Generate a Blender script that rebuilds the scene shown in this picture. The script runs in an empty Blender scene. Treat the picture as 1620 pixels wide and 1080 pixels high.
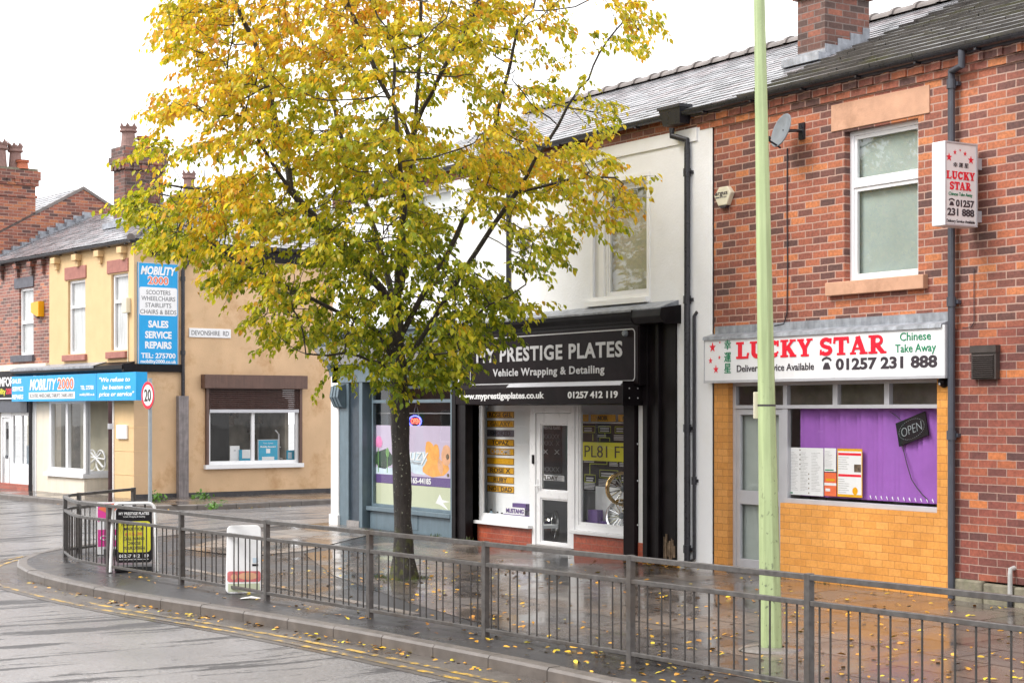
import bpy, bmesh, math, random
import numpy as np
from mathutils import Vector, Matrix, noise

random.seed(7)
R = math.radians
SC = bpy.context.scene
COL = SC.collection

# ------------------------------------------------------------------ camera
# wall line of the terrace = world X, away from the street = +Y, eye at the origin
F = 2750.0; U0 = 810.0; HZ = 650.0; EYE = 2.02
TH = math.atan(1740.0 / F); S = math.sin(TH); C = math.cos(TH)
cam_d = bpy.data.cameras.new('camera'); cam = bpy.data.objects.new('camera', cam_d)
COL.objects.link(cam)
cam_d.sensor_width = 36.0; cam_d.lens = F / 1620.0 * 36.0
cam_d.shift_y = 110.0 / 1620.0
cam_d.clip_start = 0.1; cam_d.clip_end = 900.0
cam.location = (0, 0, EYE)
cam.rotation_euler = (R(90), 0, math.atan2(C, S))
SC.camera = cam

# ------------------------------------------------------------------ sky, sun, exposure
SUN_EL, SUN_AZ = R(48), R(200)        # high thin cloud, brightest part behind the camera
W = bpy.data.worlds.new('World'); SC.world = W; W.use_nodes = True
nt = W.node_tree; nt.nodes.clear()
sky = nt.nodes.new('ShaderNodeTexSky'); sky.sky_type = 'NISHITA'; sky.sun_disc = False
sky.sun_elevation = SUN_EL; sky.sun_rotation = SUN_AZ
hs = nt.nodes.new('ShaderNodeHueSaturation'); hs.inputs['Saturation'].default_value = 0.12
mx = nt.nodes.new('ShaderNodeMix'); mx.data_type = 'RGBA'
mx.inputs[0].default_value = 0.82
mx.inputs[7].default_value = (9.6, 9.6, 9.75, 1)      # even cloud cover
bg = nt.nodes.new('ShaderNodeBackground'); bg.inputs['Strength'].default_value = 0.098
out = nt.nodes.new('ShaderNodeOutputWorld')
nt.links.new(sky.outputs[0], hs.inputs['Color']); nt.links.new(hs.outputs[0], mx.inputs[6])
nt.links.new(mx.outputs[2], bg.inputs['Color']); nt.links.new(bg.outputs[0], out.inputs[0])
sd = bpy.data.lights.new('sun', 'SUN'); sd.energy = 1.5; sd.angle = R(25); sd.color = (1, 0.97, 0.93)
so = bpy.data.objects.new('sun', sd); COL.objects.link(so)
so.rotation_euler = Vector((math.sin(SUN_AZ) * math.cos(SUN_EL), math.cos(SUN_AZ) * math.cos(SUN_EL), math.sin(SUN_EL))).to_track_quat('Z', 'Y').to_euler()
SC.view_settings.view_transform = 'Standard'; SC.view_settings.look = 'None'
SC.view_settings.gamma = 1.0; SC.view_settings.exposure = 1.25
SC.cycles.use_denoising = True
SC.cycles.max_bounces = 8; SC.cycles.transparent_max_bounces = 16
SC.cycles.caustics_reflective = False; SC.cycles.caustics_refractive = False

# ------------------------------------------------------------------ measuring helpers (photo pixel -> point on a real plane)
def ray(px, py):
    u = (px - U0) / F
    return Vector((-C + S * u, S + C * u, (HZ - py) / F))
def hit(px, py, P, N):
    d = ray(px, py); P = Vector(P); N = Vector(N); o = Vector((0, 0, EYE))
    return o + d * ((P - o).dot(N) / d.dot(N))
WALL = 14.0
def FX(px, Y=WALL):
    d = ray(px, 0); return d.x * Y / d.y
def FZ(px, py, Y=WALL):
    d = ray(px, py); return EYE + d.z * Y / d.y
def gz(Y):                                   # pavement falls towards the kerb
    return -0.035 * (WALL - min(max(Y, 7.0), WALL))
def onG(px, py, off=0.0):
    d = ray(px, py); Y = WALL
    for _ in range(60):
        t = (EYE - gz(Y) - off) / (-d.z); Y = d.y * t
    return Vector((d.x * t, d.y * t, gz(Y)))

# ------------------------------------------------------------------ object helpers
LOCAL = {}
def tag(o, label=None, cat=None, group=None, kind=None):
    if label: o['label'] = label
    if cat: o['category'] = cat
    if group: o['group'] = group
    if kind: o['kind'] = kind
    return o
def thing(name, label, cat, loc=(0, 0, 0), rz=0.0, group=None, local=False):
    o = bpy.data.objects.new(name, None); COL.objects.link(o)
    o.empty_display_size = 0.2
    o.location = loc; o.rotation_euler = (0, 0, rz)
    m = Matrix.Identity(4) if local else (Matrix.Translation(Vector(loc)) @ Matrix.Rotation(rz, 4, 'Z')).inverted()
    LOCAL[o.name] = m
    return tag(o, label, cat, group)
def link(name, me, mats, parent=None, bevel=0.0, smooth=False):
    o = bpy.data.objects.new(name, me); COL.objects.link(o)
    if mats is not None:
        for m in (mats if isinstance(mats, (list, tuple)) else [mats]): me.materials.append(m)
    if parent is not None:
        o.parent = parent
        p = parent
        while p.parent is not None: p = p.parent
        if p is parent: o.matrix_parent_inverse = LOCAL.get(parent.name, Matrix.Identity(4))
    if smooth:
        for f in me.polygons: f.use_smooth = True
    if bevel:
        b = o.modifiers.new('bevel', 'BEVEL'); b.width = bevel; b.segments = 2; b.limit_method = 'ANGLE'; b.angle_limit = R(40)
    return o
def copy_tree(o, parent=None):
    c = o.copy(); COL.objects.link(c)
    if parent is not None:
        c.parent = parent; c.matrix_parent_inverse = o.matrix_parent_inverse.copy()
    for ch in list(o.children): copy_tree(ch, c)
    return c

class Pl:
    """a vertical working plane: a runs along it, b up, d out of it"""
    def __init__(s, o, ax, nrm): s.o = Vector(o); s.ax = Vector(ax); s.n = Vector(nrm); s.up = Vector((0, 0, 1))
    def p(s, a, b, d=0.0): return s.o + s.ax * a + s.up * b + s.n * d
def street(Y): return Pl((0, Y, 0), (1, 0, 0), (0, -1, 0))

class MB:
    def __init__(s): s.v = []; s.f = []; s.m = []; s.c = []
    def add(s, vs, fs, m=0):
        b = len(s.v); s.v += [tuple(v) for v in vs]
        for f in fs: s.f.append(tuple(b + i for i in f)); s.m.append(m)
    def poly(s, pts, m=0): s.add(pts, [tuple(range(len(pts)))], m)
    def hexa(s, p, m=0):      # p: 4 bottom then 4 top
        s.add(p, [(3, 2, 1, 0), (4, 5, 6, 7), (0, 1, 5, 4), (1, 2, 6, 5), (2, 3, 7, 6), (3, 0, 4, 7)], m)
    def box(s, x0, x1, y0, y1, z0, z1, m=0):
        x0, x1 = sorted((x0, x1)); y0, y1 = sorted((y0, y1)); z0, z1 = sorted((z0, z1))
        s.hexa([(x0, y0, z0), (x1, y0, z0), (x1, y1, z0), (x0, y1, z0), (x0, y0, z1), (x1, y0, z1), (x1, y1, z1), (x0, y1, z1)], m)
    def pbox(s, P, a0, a1, b0, b1, d0, d1, m=0):
        a0, a1 = sorted((a0, a1)); b0, b1 = sorted((b0, b1)); d0, d1 = sorted((d0, d1))
        q = [P.p(a0, b0, d1), P.p(a1, b0, d1), P.p(a1, b0, d0), P.p(a0, b0, d0)]
        s.hexa(q + [P.p(a0, b1, d1), P.p(a1, b1, d1), P.p(a1, b1, d0), P.p(a0, b1, d0)], m)
    def prect(s, P, a0, a1, b0, b1, d, m=0):
        s.poly([P.p(a0, b0, d), P.p(a1, b0, d), P.p(a1, b1, d), P.p(a0, b1, d)], m)
    def frame(s, P, a0, a1, b0, b1, w, d0, d1, m=0):
        s.pbox(P, a0, a0 + w, b0, b1, d0, d1, m); s.pbox(P, a1 - w, a1, b0, b1, d0, d1, m)
        s.pbox(P, a0 + w, a1 - w, b0, b0 + w, d0, d1, m); s.pbox(P, a0 + w, a1 - w, b1 - w, b1, d0, d1, m)
    def prism(s, P, prof, d0, d1, m=0):         # outline in (a,b), extruded along d
        n = len(prof); lo = [P.p(a, b, d0) for a, b in prof]; hi = [P.p(a, b, d1) for a, b in prof]
        s.add(lo + hi, [tuple(range(n, 2 * n)), tuple(range(n - 1, -1, -1))] + [(i, (i + 1) % n, n + (i + 1) % n, n + i) for i in range(n)], m)
    def sweep(s, P, prof, a0, a1, m=0):         # profile in (d,b), swept along a
        n = len(prof); lo = [P.p(a0, b, d) for d, b in prof]; hi = [P.p(a1, b, d) for d, b in prof]
        s.add(lo + hi, [tuple(range(n - 1, -1, -1)), tuple(range(n, 2 * n))] + [(i, n + i, n + (i + 1) % n, (i + 1) % n) for i in range(n)], m)
    def tube(s, pts, r, n=10, m=0, caps=True):
        pts = [Vector(p) for p in pts]; rs = r if isinstance(r, (list, tuple)) else [r] * len(pts)
        b = len(s.v); pr = None
        for i, p in enumerate(pts):
            t = (pts[min(i + 1, len(pts) - 1)] - pts[max(i - 1, 0)]).normalized()
            if pr is None:
                pr = t.orthogonal().normalized() if abs(t.z) < 0.95 else Vector((1, 0, 0))
            x = (pr - t * pr.dot(t)).normalized(); y = t.cross(x); pr = x
            for k in range(n):
                a = 2 * math.pi * (k + 0.5) / n
                s.v.append(tuple(p + (x * math.cos(a) + y * math.sin(a)) * rs[i]))
        for i in range(len(pts) - 1):
            for k in range(n):
                k2 = (k + 1) % n
                s.f.append((b + i * n + k, b + i * n + k2, b + (i + 1) * n + k2, b + (i + 1) * n + k)); s.m.append(m)
        if caps:
            s.f.append(tuple(b + k for k in range(n - 1, -1, -1))); s.m.append(m)
            e = b + (len(pts) - 1) * n
            s.f.append(tuple(e + k for k in range(n))); s.m.append(m)
    def lathe(s, prof, org, n=20, m=0, axis=(0, 0, 1)):
        axis = Vector(axis).normalized(); x = axis.orthogonal().normalized(); y = axis.cross(x); org = Vector(org); b = len(s.v)
        for r, h in prof:
            for k in range(n):
                a = 2 * math.pi * k / n
                s.v.append(tuple(org + axis * h + (x * math.cos(a) + y * math.sin(a)) * r))
        for i in range(len(prof) - 1):
            for k in range(n):
                k2 = (k + 1) % n
                s.f.append((b + i * n + k, b + i * n + k2, b + (i + 1) * n + k2, b + (i + 1) * n + k)); s.m.append(m)
    def build(s, name, mats, parent=None, bevel=0.0, smooth=False):
        me = bpy.data.meshes.new(name); me.from_pydata(s.v, [], s.f)
        o = link(name, me, mats, parent, bevel, smooth)
        if any(s.m):
            for p, k in zip(me.polygons, s.m): p.material_index = k
        me.validate(); me.update()
        return o

def wall_holes(mb, P, a0, a1, b0, b1, holes, d=0.0, rev=0.2, m=0, mr=None):
    """flat wall with rectangular openings, each with its reveals"""
    mr = m if mr is None else mr
    xs = sorted({a0, a1} | {min(max(h[k], a0), a1) for h in holes for k in (0, 1)})
    zs = sorted({b0, b1} | {min(max(h[k], b0), b1) for h in holes for k in (2, 3)})
    for i in range(len(xs) - 1):
        for j in range(len(zs) - 1):
            ca, cb = (xs[i] + xs[i + 1]) / 2, (zs[j] + zs[j + 1]) / 2
            if xs[i + 1] - xs[i] < 1e-5 or zs[j + 1] - zs[j] < 1e-5: continue
            if any(h[0] < ca < h[1] and h[2] < cb < h[3] for h in holes): continue
            mb.prect(P, xs[i], xs[i + 1], zs[j], zs[j + 1], d, m)
    for h in holes:
        l, r, lo, hi = h[:4]; sk = h[4] if len(h) > 4 else ''
        if 'l' not in sk: mb.poly([P.p(l, lo, d), P.p(l, hi, d), P.p(l, hi, d - rev), P.p(l, lo, d - rev)], mr)
        if 'r' not in sk: mb.poly([P.p(r, lo, d - rev), P.p(r, hi, d - rev), P.p(r, hi, d), P.p(r, lo, d)], mr)
        mb.poly([P.p(l, hi, d), P.p(r, hi, d), P.p(r, hi, d - rev), P.p(l, hi, d - rev)], mr)
        mb.poly([P.p(l, lo, d - rev), P.p(r, lo, d - rev), P.p(r, lo, d), P.p(l, lo, d)], mr)

# lettering: a font outline turned into a thin raised mesh of a given cap height and width
_cap = {}
def _font_mesh(body, bold, shear, ext=0.0, align='LEFT', space=1.0, track=1.0):
    cu = bpy.data.curves.new('lettering', 'FONT'); cu.body = body; cu.size = 1.0; cu.offset = bold; cu.shear = shear
    cu.resolution_u = 3; cu.extrude = ext; cu.align_x = align; cu.space_line = space; cu.space_character = track
    ob = bpy.data.objects.new('lettering', cu); COL.objects.link(ob)
    bpy.context.view_layer.update()
    me = bpy.data.meshes.new_from_object(ob.evaluated_get(bpy.context.evaluated_depsgraph_get()))
    bpy.data.objects.remove(ob); bpy.data.curves.remove(cu)
    return me
def text(body, P, a0, a1, base, cap, d, mat, parent, bold=0.0, shear=0.0, name='lettering', th=0.004, fit=True, cjk=False, track=1.0):
    me = _font_mesh(body, bold, shear, 0.5, track=track)
    if 'H' not in _cap:
        h = _font_mesh('H', 0, 0); _cap['H'] = max(v.co.y for v in h.vertices)
    xs = [v.co.x for v in me.vertices]
    if not xs: return None
    x0, x1 = min(xs), max(xs)
    if cjk:
        ys = [v.co.y for v in me.vertices]; yo, sy = min(ys), cap / (max(ys) - min(ys))
    else: yo, sy = 0.0, cap / _cap['H']
    sx = (a1 - a0) / (x1 - x0)
    for v in me.vertices:
        v.co = P.p(a0 + (v.co.x - x0) * sx, base + (v.co.y - yo) * sy, d + (v.co.z + 0.5) * th)
    me.update()
    return link(name, me, mat, parent)

# ------------------------------------------------------------------ materials
def NT(name):
    m = bpy.data.materials.new(name); m.use_nodes = True; n = m.node_tree
    return m, n, n.nodes['Principled BSDF'], n.nodes, n.links
def node(n, t, **kw):
    x = n.new(t)
    for k, v in kw.items(): setattr(x, k, v)
    return x
def mixc(n, l, fac, a, b, mode='MIX'):
    x = n.new('ShaderNodeMix'); x.data_type = 'RGBA'; x.blend_type = mode
    for sock, val in ((0, fac), (6, a), (7, b)):
        if hasattr(val, 'links') or hasattr(val, 'is_linked'): l.new(val, x.inputs[sock])
        else: x.inputs[sock].default_value = val if sock == 0 else (tuple(val) + (1,) if len(val) == 3 else val)
    return x.outputs[2]
def noise_tex(n, l, scale, detail=4, vec=None, rough=0.55, dist=0.0):
    x = n.new('ShaderNodeTexNoise'); x.inputs['Scale'].default_value = scale; x.inputs['Detail'].default_value = detail
    x.inputs['Roughness'].default_value = rough; x.inputs['Distortion'].default_value = dist
    if vec is not None: l.new(vec, x.inputs['Vector'])
    return x.outputs['Fac']
def ramp(n, l, fac, stops, const=False):
    x = n.new('ShaderNodeValToRGB'); cr = x.color_ramp
    if const: cr.interpolation = 'CONSTANT'
    while len(cr.elements) < len(stops): cr.elements.new(0.5)
    for e, (p, c) in zip(cr.elements, stops): e.position = p; e.color = tuple(c) + (1,) if len(c) == 3 else c
    l.new(fac, x.inputs[0]); return x.outputs[0]
def coords(n, l, kind='Object', scale=(1, 1, 1)):
    t = n.new('ShaderNodeTexCoord'); m = n.new('ShaderNodeMapping'); m.inputs['Scale'].default_value = scale
    l.new(t.outputs[kind], m.inputs[0]); return m.outputs[0]
def bump(n, l, b, h, strength, dist=0.02):
    x = n.new('ShaderNodeBump'); x.inputs['Strength'].default_value = strength; x.inputs['Distance'].default_value = dist
    l.new(h, x.inputs['Height']); l.new(x.outputs[0], b.inputs['Normal'])
def g(v): return (v, v, v)
def M(name, col, rough=0.5, var=0.15, scale=5.0, bmp=0.0, metal=0.0, streak=0.0, spec=0.5, dirt=None, fine=60.0):
    m, t, b, n, l = NT(name)
    b.inputs['Roughness'].default_value = rough; b.inputs['Metallic'].default_value = metal; b.inputs['Specular IOR Level'].default_value = spec
    o = coords(n, l)
    a = noise_tex(n, l, scale, 5, o)
    lo = tuple(c * (1 - var) for c in col); hi = tuple(min(1, c * (1 + var)) for c in col)
    c = ramp(n, l, a, [(0.3, lo), (0.7, hi)])
    if streak:
        sv = coords(n, l, scale=(14, 14, 0.9)); s_ = noise_tex(n, l, 1.0, 4, sv)
        c = mixc(n, l, 1.0, c, ramp(n, l, s_, [(0.35, g(1 - streak)), (0.6, g(1.0))]), 'MULTIPLY')
    if dirt:
        dv = noise_tex(n, l, 1.3, 6, o, 0.7)
        c = mixc(n, l, ramp(n, l, dv, [(0.52, g(0)), (0.68, g(0.8))]), c, dirt)
    l.new(c, b.inputs['Base Color'])
    rr = noise_tex(n, l, scale * 2.3, 4, o)
    mr = n.new('ShaderNodeMapRange'); mr.inputs['To Min'].default_value = max(0.02, rough - 0.12); mr.inputs['To Max'].default_value = min(1, rough + 0.12)
    l.new(rr, mr.inputs['Value']); l.new(mr.outputs[0], b.inputs['Roughness'])
    if bmp: bump(n, l, b, noise_tex(n, l, fine, 6, o, 0.65), bmp, 0.01)
    return m
def emit(name, col, k):
    m, t, b, n, l = NT(name); b.inputs['Base Color'].default_value = col + (1,)
    b.inputs['Emission Color'].default_value = col + (1,); b.inputs['Emission Strength'].default_value = k
    return m
def glass(name, refl=0.18, tint=(0.93, 0.96, 0.95)):
    m, t, b, n, l = NT(name)
    o_ = n['Material Output']; n.remove(b)
    tr = n.new('ShaderNodeBsdfTransparent'); tr.inputs[0].default_value = tint + (1,)
    gl = n.new('ShaderNodeBsdfGlossy'); gl.inputs['Roughness'].default_value = 0.015
    wv = noise_tex(n, l, 1.6, 1, coords(n, l)); bp = n.new('ShaderNodeBump'); bp.inputs['Strength'].default_value = 0.022; bp.inputs['Distance'].default_value = 0.05
    l.new(wv, bp.inputs['Height']); l.new(bp.outputs[0], gl.inputs['Normal'])
    fr = n.new('ShaderNodeFresnel'); ge = n.new('ShaderNodeNewGeometry'); io = n.new('ShaderNodeMath'); io.operation = 'MULTIPLY_ADD'; io.inputs[1].default_value = 1 / 1.5 - 1.5; io.inputs[2].default_value = 1.5
    l.new(ge.outputs['Backfacing'], io.inputs[0]); l.new(io.outputs[0], fr.inputs[0])      # the same glass from either side
    mt = n.new('ShaderNodeMath'); mt.operation = 'MULTIPLY_ADD'; mt.inputs[1].default_value = 1.1; mt.inputs[2].default_value = refl - 0.04; mt.use_clamp = True
    l.new(fr.outputs[0], mt.inputs[0])
    mx_ = n.new('ShaderNodeMixShader'); l.new(mt.outputs[0], mx_.inputs[0]); l.new(tr.outputs[0], mx_.inputs[1]); l.new(gl.outputs[0], mx_.inputs[2])
    l.new(mx_.outputs[0], o_.inputs[0]); return m
def pole_mat():
    m, t, b, n, l = NT('weathered_green_paint'); o = coords(n, l)
    c = ramp(n, l, noise_tex(n, l, 3, 4, o), [(.3, (.38, .47, .235)), (.7, (.44, .53, .275))])
    c = mixc(n, l, 1.0, c, ramp(n, l, noise_tex(n, l, 1.0, 4, coords(n, l, scale=(22, 22, 1.1))), [(.35, g(.78)), (.6, g(1.0))]), 'MULTIPLY')
    tc = n.new('ShaderNodeTexCoord'); sp = n.new('ShaderNodeSeparateXYZ'); l.new(tc.outputs['Object'], sp.inputs[0])
    mr = n.new('ShaderNodeMapRange'); mr.inputs['From Min'].default_value = 2.9; mr.inputs['From Max'].default_value = .2; l.new(sp.outputs[2], mr.inputs['Value'])
    s1 = noise_tex(n, l, 1.0, 4, coords(n, l, scale=(26, 26, 17)), .6); mm = n.new('ShaderNodeMath'); mm.operation = 'MULTIPLY'
    l.new(ramp(n, l, s1, [(.62, g(0)), (.67, g(.85))]), mm.inputs[0]); l.new(mr.outputs[0], mm.inputs[1])
    c = mixc(n, l, mm.outputs[0], c, (.11, .13, .085))
    s2 = noise_tex(n, l, 1.0, 5, coords(n, l, scale=(7, 7, 3)), .7); m3 = n.new('ShaderNodeMath'); m3.operation = 'MULTIPLY'
    l.new(ramp(n, l, s2, [(.56, g(0)), (.66, g(.5))]), m3.inputs[0]); l.new(mr.outputs[0], m3.inputs[1])
    c = mixc(n, l, m3.outputs[0], c, (.24, .27, .14))
    l.new(c, b.inputs['Base Color']); b.inputs['Roughness'].default_value = .45; bump(n, l, b, noise_tex(n, l, 45, 5, o), .25, .006); return m
def brick(name, stops, mortar, bw=0.257, bh=0.0857, ms=0.0075, rough=0.6, bmp=0.5, origin=(0, 0), soot=0.25, frost=0.0, grain=(0.72, 1.22), irregular=0.004):
    m, t, b, n, l = NT(name)
    tc = n.new('ShaderNodeTexCoord'); sp = n.new('ShaderNodeSeparateXYZ'); l.new(tc.outputs['Object'], sp.inputs[0])
    ad = n.new('ShaderNodeMath'); ad.operation = 'ADD'; l.new(sp.outputs[0], ad.inputs[0]); l.new(sp.outputs[1], ad.inputs[1])
    cb = n.new('ShaderNodeCombineXYZ')
    ax = n.new('ShaderNodeMath'); ax.operation = 'ADD'; ax.inputs[1].default_value = 200 + origin[0]; l.new(ad.outputs[0], ax.inputs[0])
    az = n.new('ShaderNodeMath'); az.operation = 'ADD'; az.inputs[1].default_value = 20 + origin[1]; l.new(sp.outputs[2], az.inputs[0])
    l.new(ax.outputs[0], cb.inputs[0]); l.new(az.outputs[0], cb.inputs[1])
    # hand-laid: the coursing wanders by a few millimetres
    wn = n.new('ShaderNodeTexNoise'); wn.inputs['Scale'].default_value = 9; wn.inputs['Detail'].default_value = 2; l.new(tc.outputs['Object'], wn.inputs['Vector'])
    vs = n.new('ShaderNodeVectorMath'); vs.operation = 'MULTIPLY_ADD'; vs.inputs[1].default_value = (irregular * 2,) * 3; l.new(wn.outputs['Color'], vs.inputs[0]); l.new(cb.outputs[0], vs.inputs[2])
    bt = n.new('ShaderNodeTexBrick'); l.new(vs.outputs[0], bt.inputs['Vector'])
    for k, v in (('Scale', 1.0), ('Brick Width', bw), ('Row Height', bh), ('Mortar Size', ms), ('Mortar Smooth', 0.15), ('Bias', 0.0)): bt.inputs[k].default_value = v
    bt.inputs['Color1'].default_value = (0, 0, 0, 1); bt.inputs['Color2'].default_value = (1, 1, 1, 1); bt.inputs['Mortar'].default_value = (0, 0, 0, 1)
    col = ramp(n, l, bt.outputs['Color'], stops)
    o = tc.outputs['Object']
    f1 = noise_tex(n, l, 28, 5, o, 0.6)
    col = mixc(n, l, 1.0, col, ramp(n, l, f1, [(0.3, g(grain[0])), (0.7, g(grain[1]))]), 'MULTIPLY')
    f2 = noise_tex(n, l, 0.9, 5, o)
    col = mixc(n, l, 1.0, col, ramp(n, l, f2, [(0.35, g(1 - soot)), (0.62, g(1.05))]), 'MULTIPLY')
    mo = mixc(n, l, f1, tuple(c * 0.75 for c in mortar), tuple(min(1, c * 1.15) for c in mortar))
    mo = mixc(n, l, 1.0, mo, ramp(n, l, f2, [(0.3, g(1 - soot)), (0.6, g(1.0))]), 'MULTIPLY')
    col = mixc(n, l, bt.outputs['Fac'], col, mo)
    l.new(col, b.inputs['Base Color'])
    b.inputs['Roughness'].default_value = rough
    iv = n.new('ShaderNodeMath'); iv.operation = 'MULTIPLY_ADD'; iv.inputs[1].default_value = -1.0; l.new(bt.outputs['Fac'], iv.inputs[0]); 
    sc_ = n.new('ShaderNodeMath'); sc_.operation = 'MULTIPLY'; sc_.inputs[1].default_value = 0.5; l.new(f1, sc_.inputs[0]); l.new(sc_.outputs[0], iv.inputs[2])
    bump(n, l, b, iv.outputs[0], bmp, 0.012)
    return m

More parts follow.
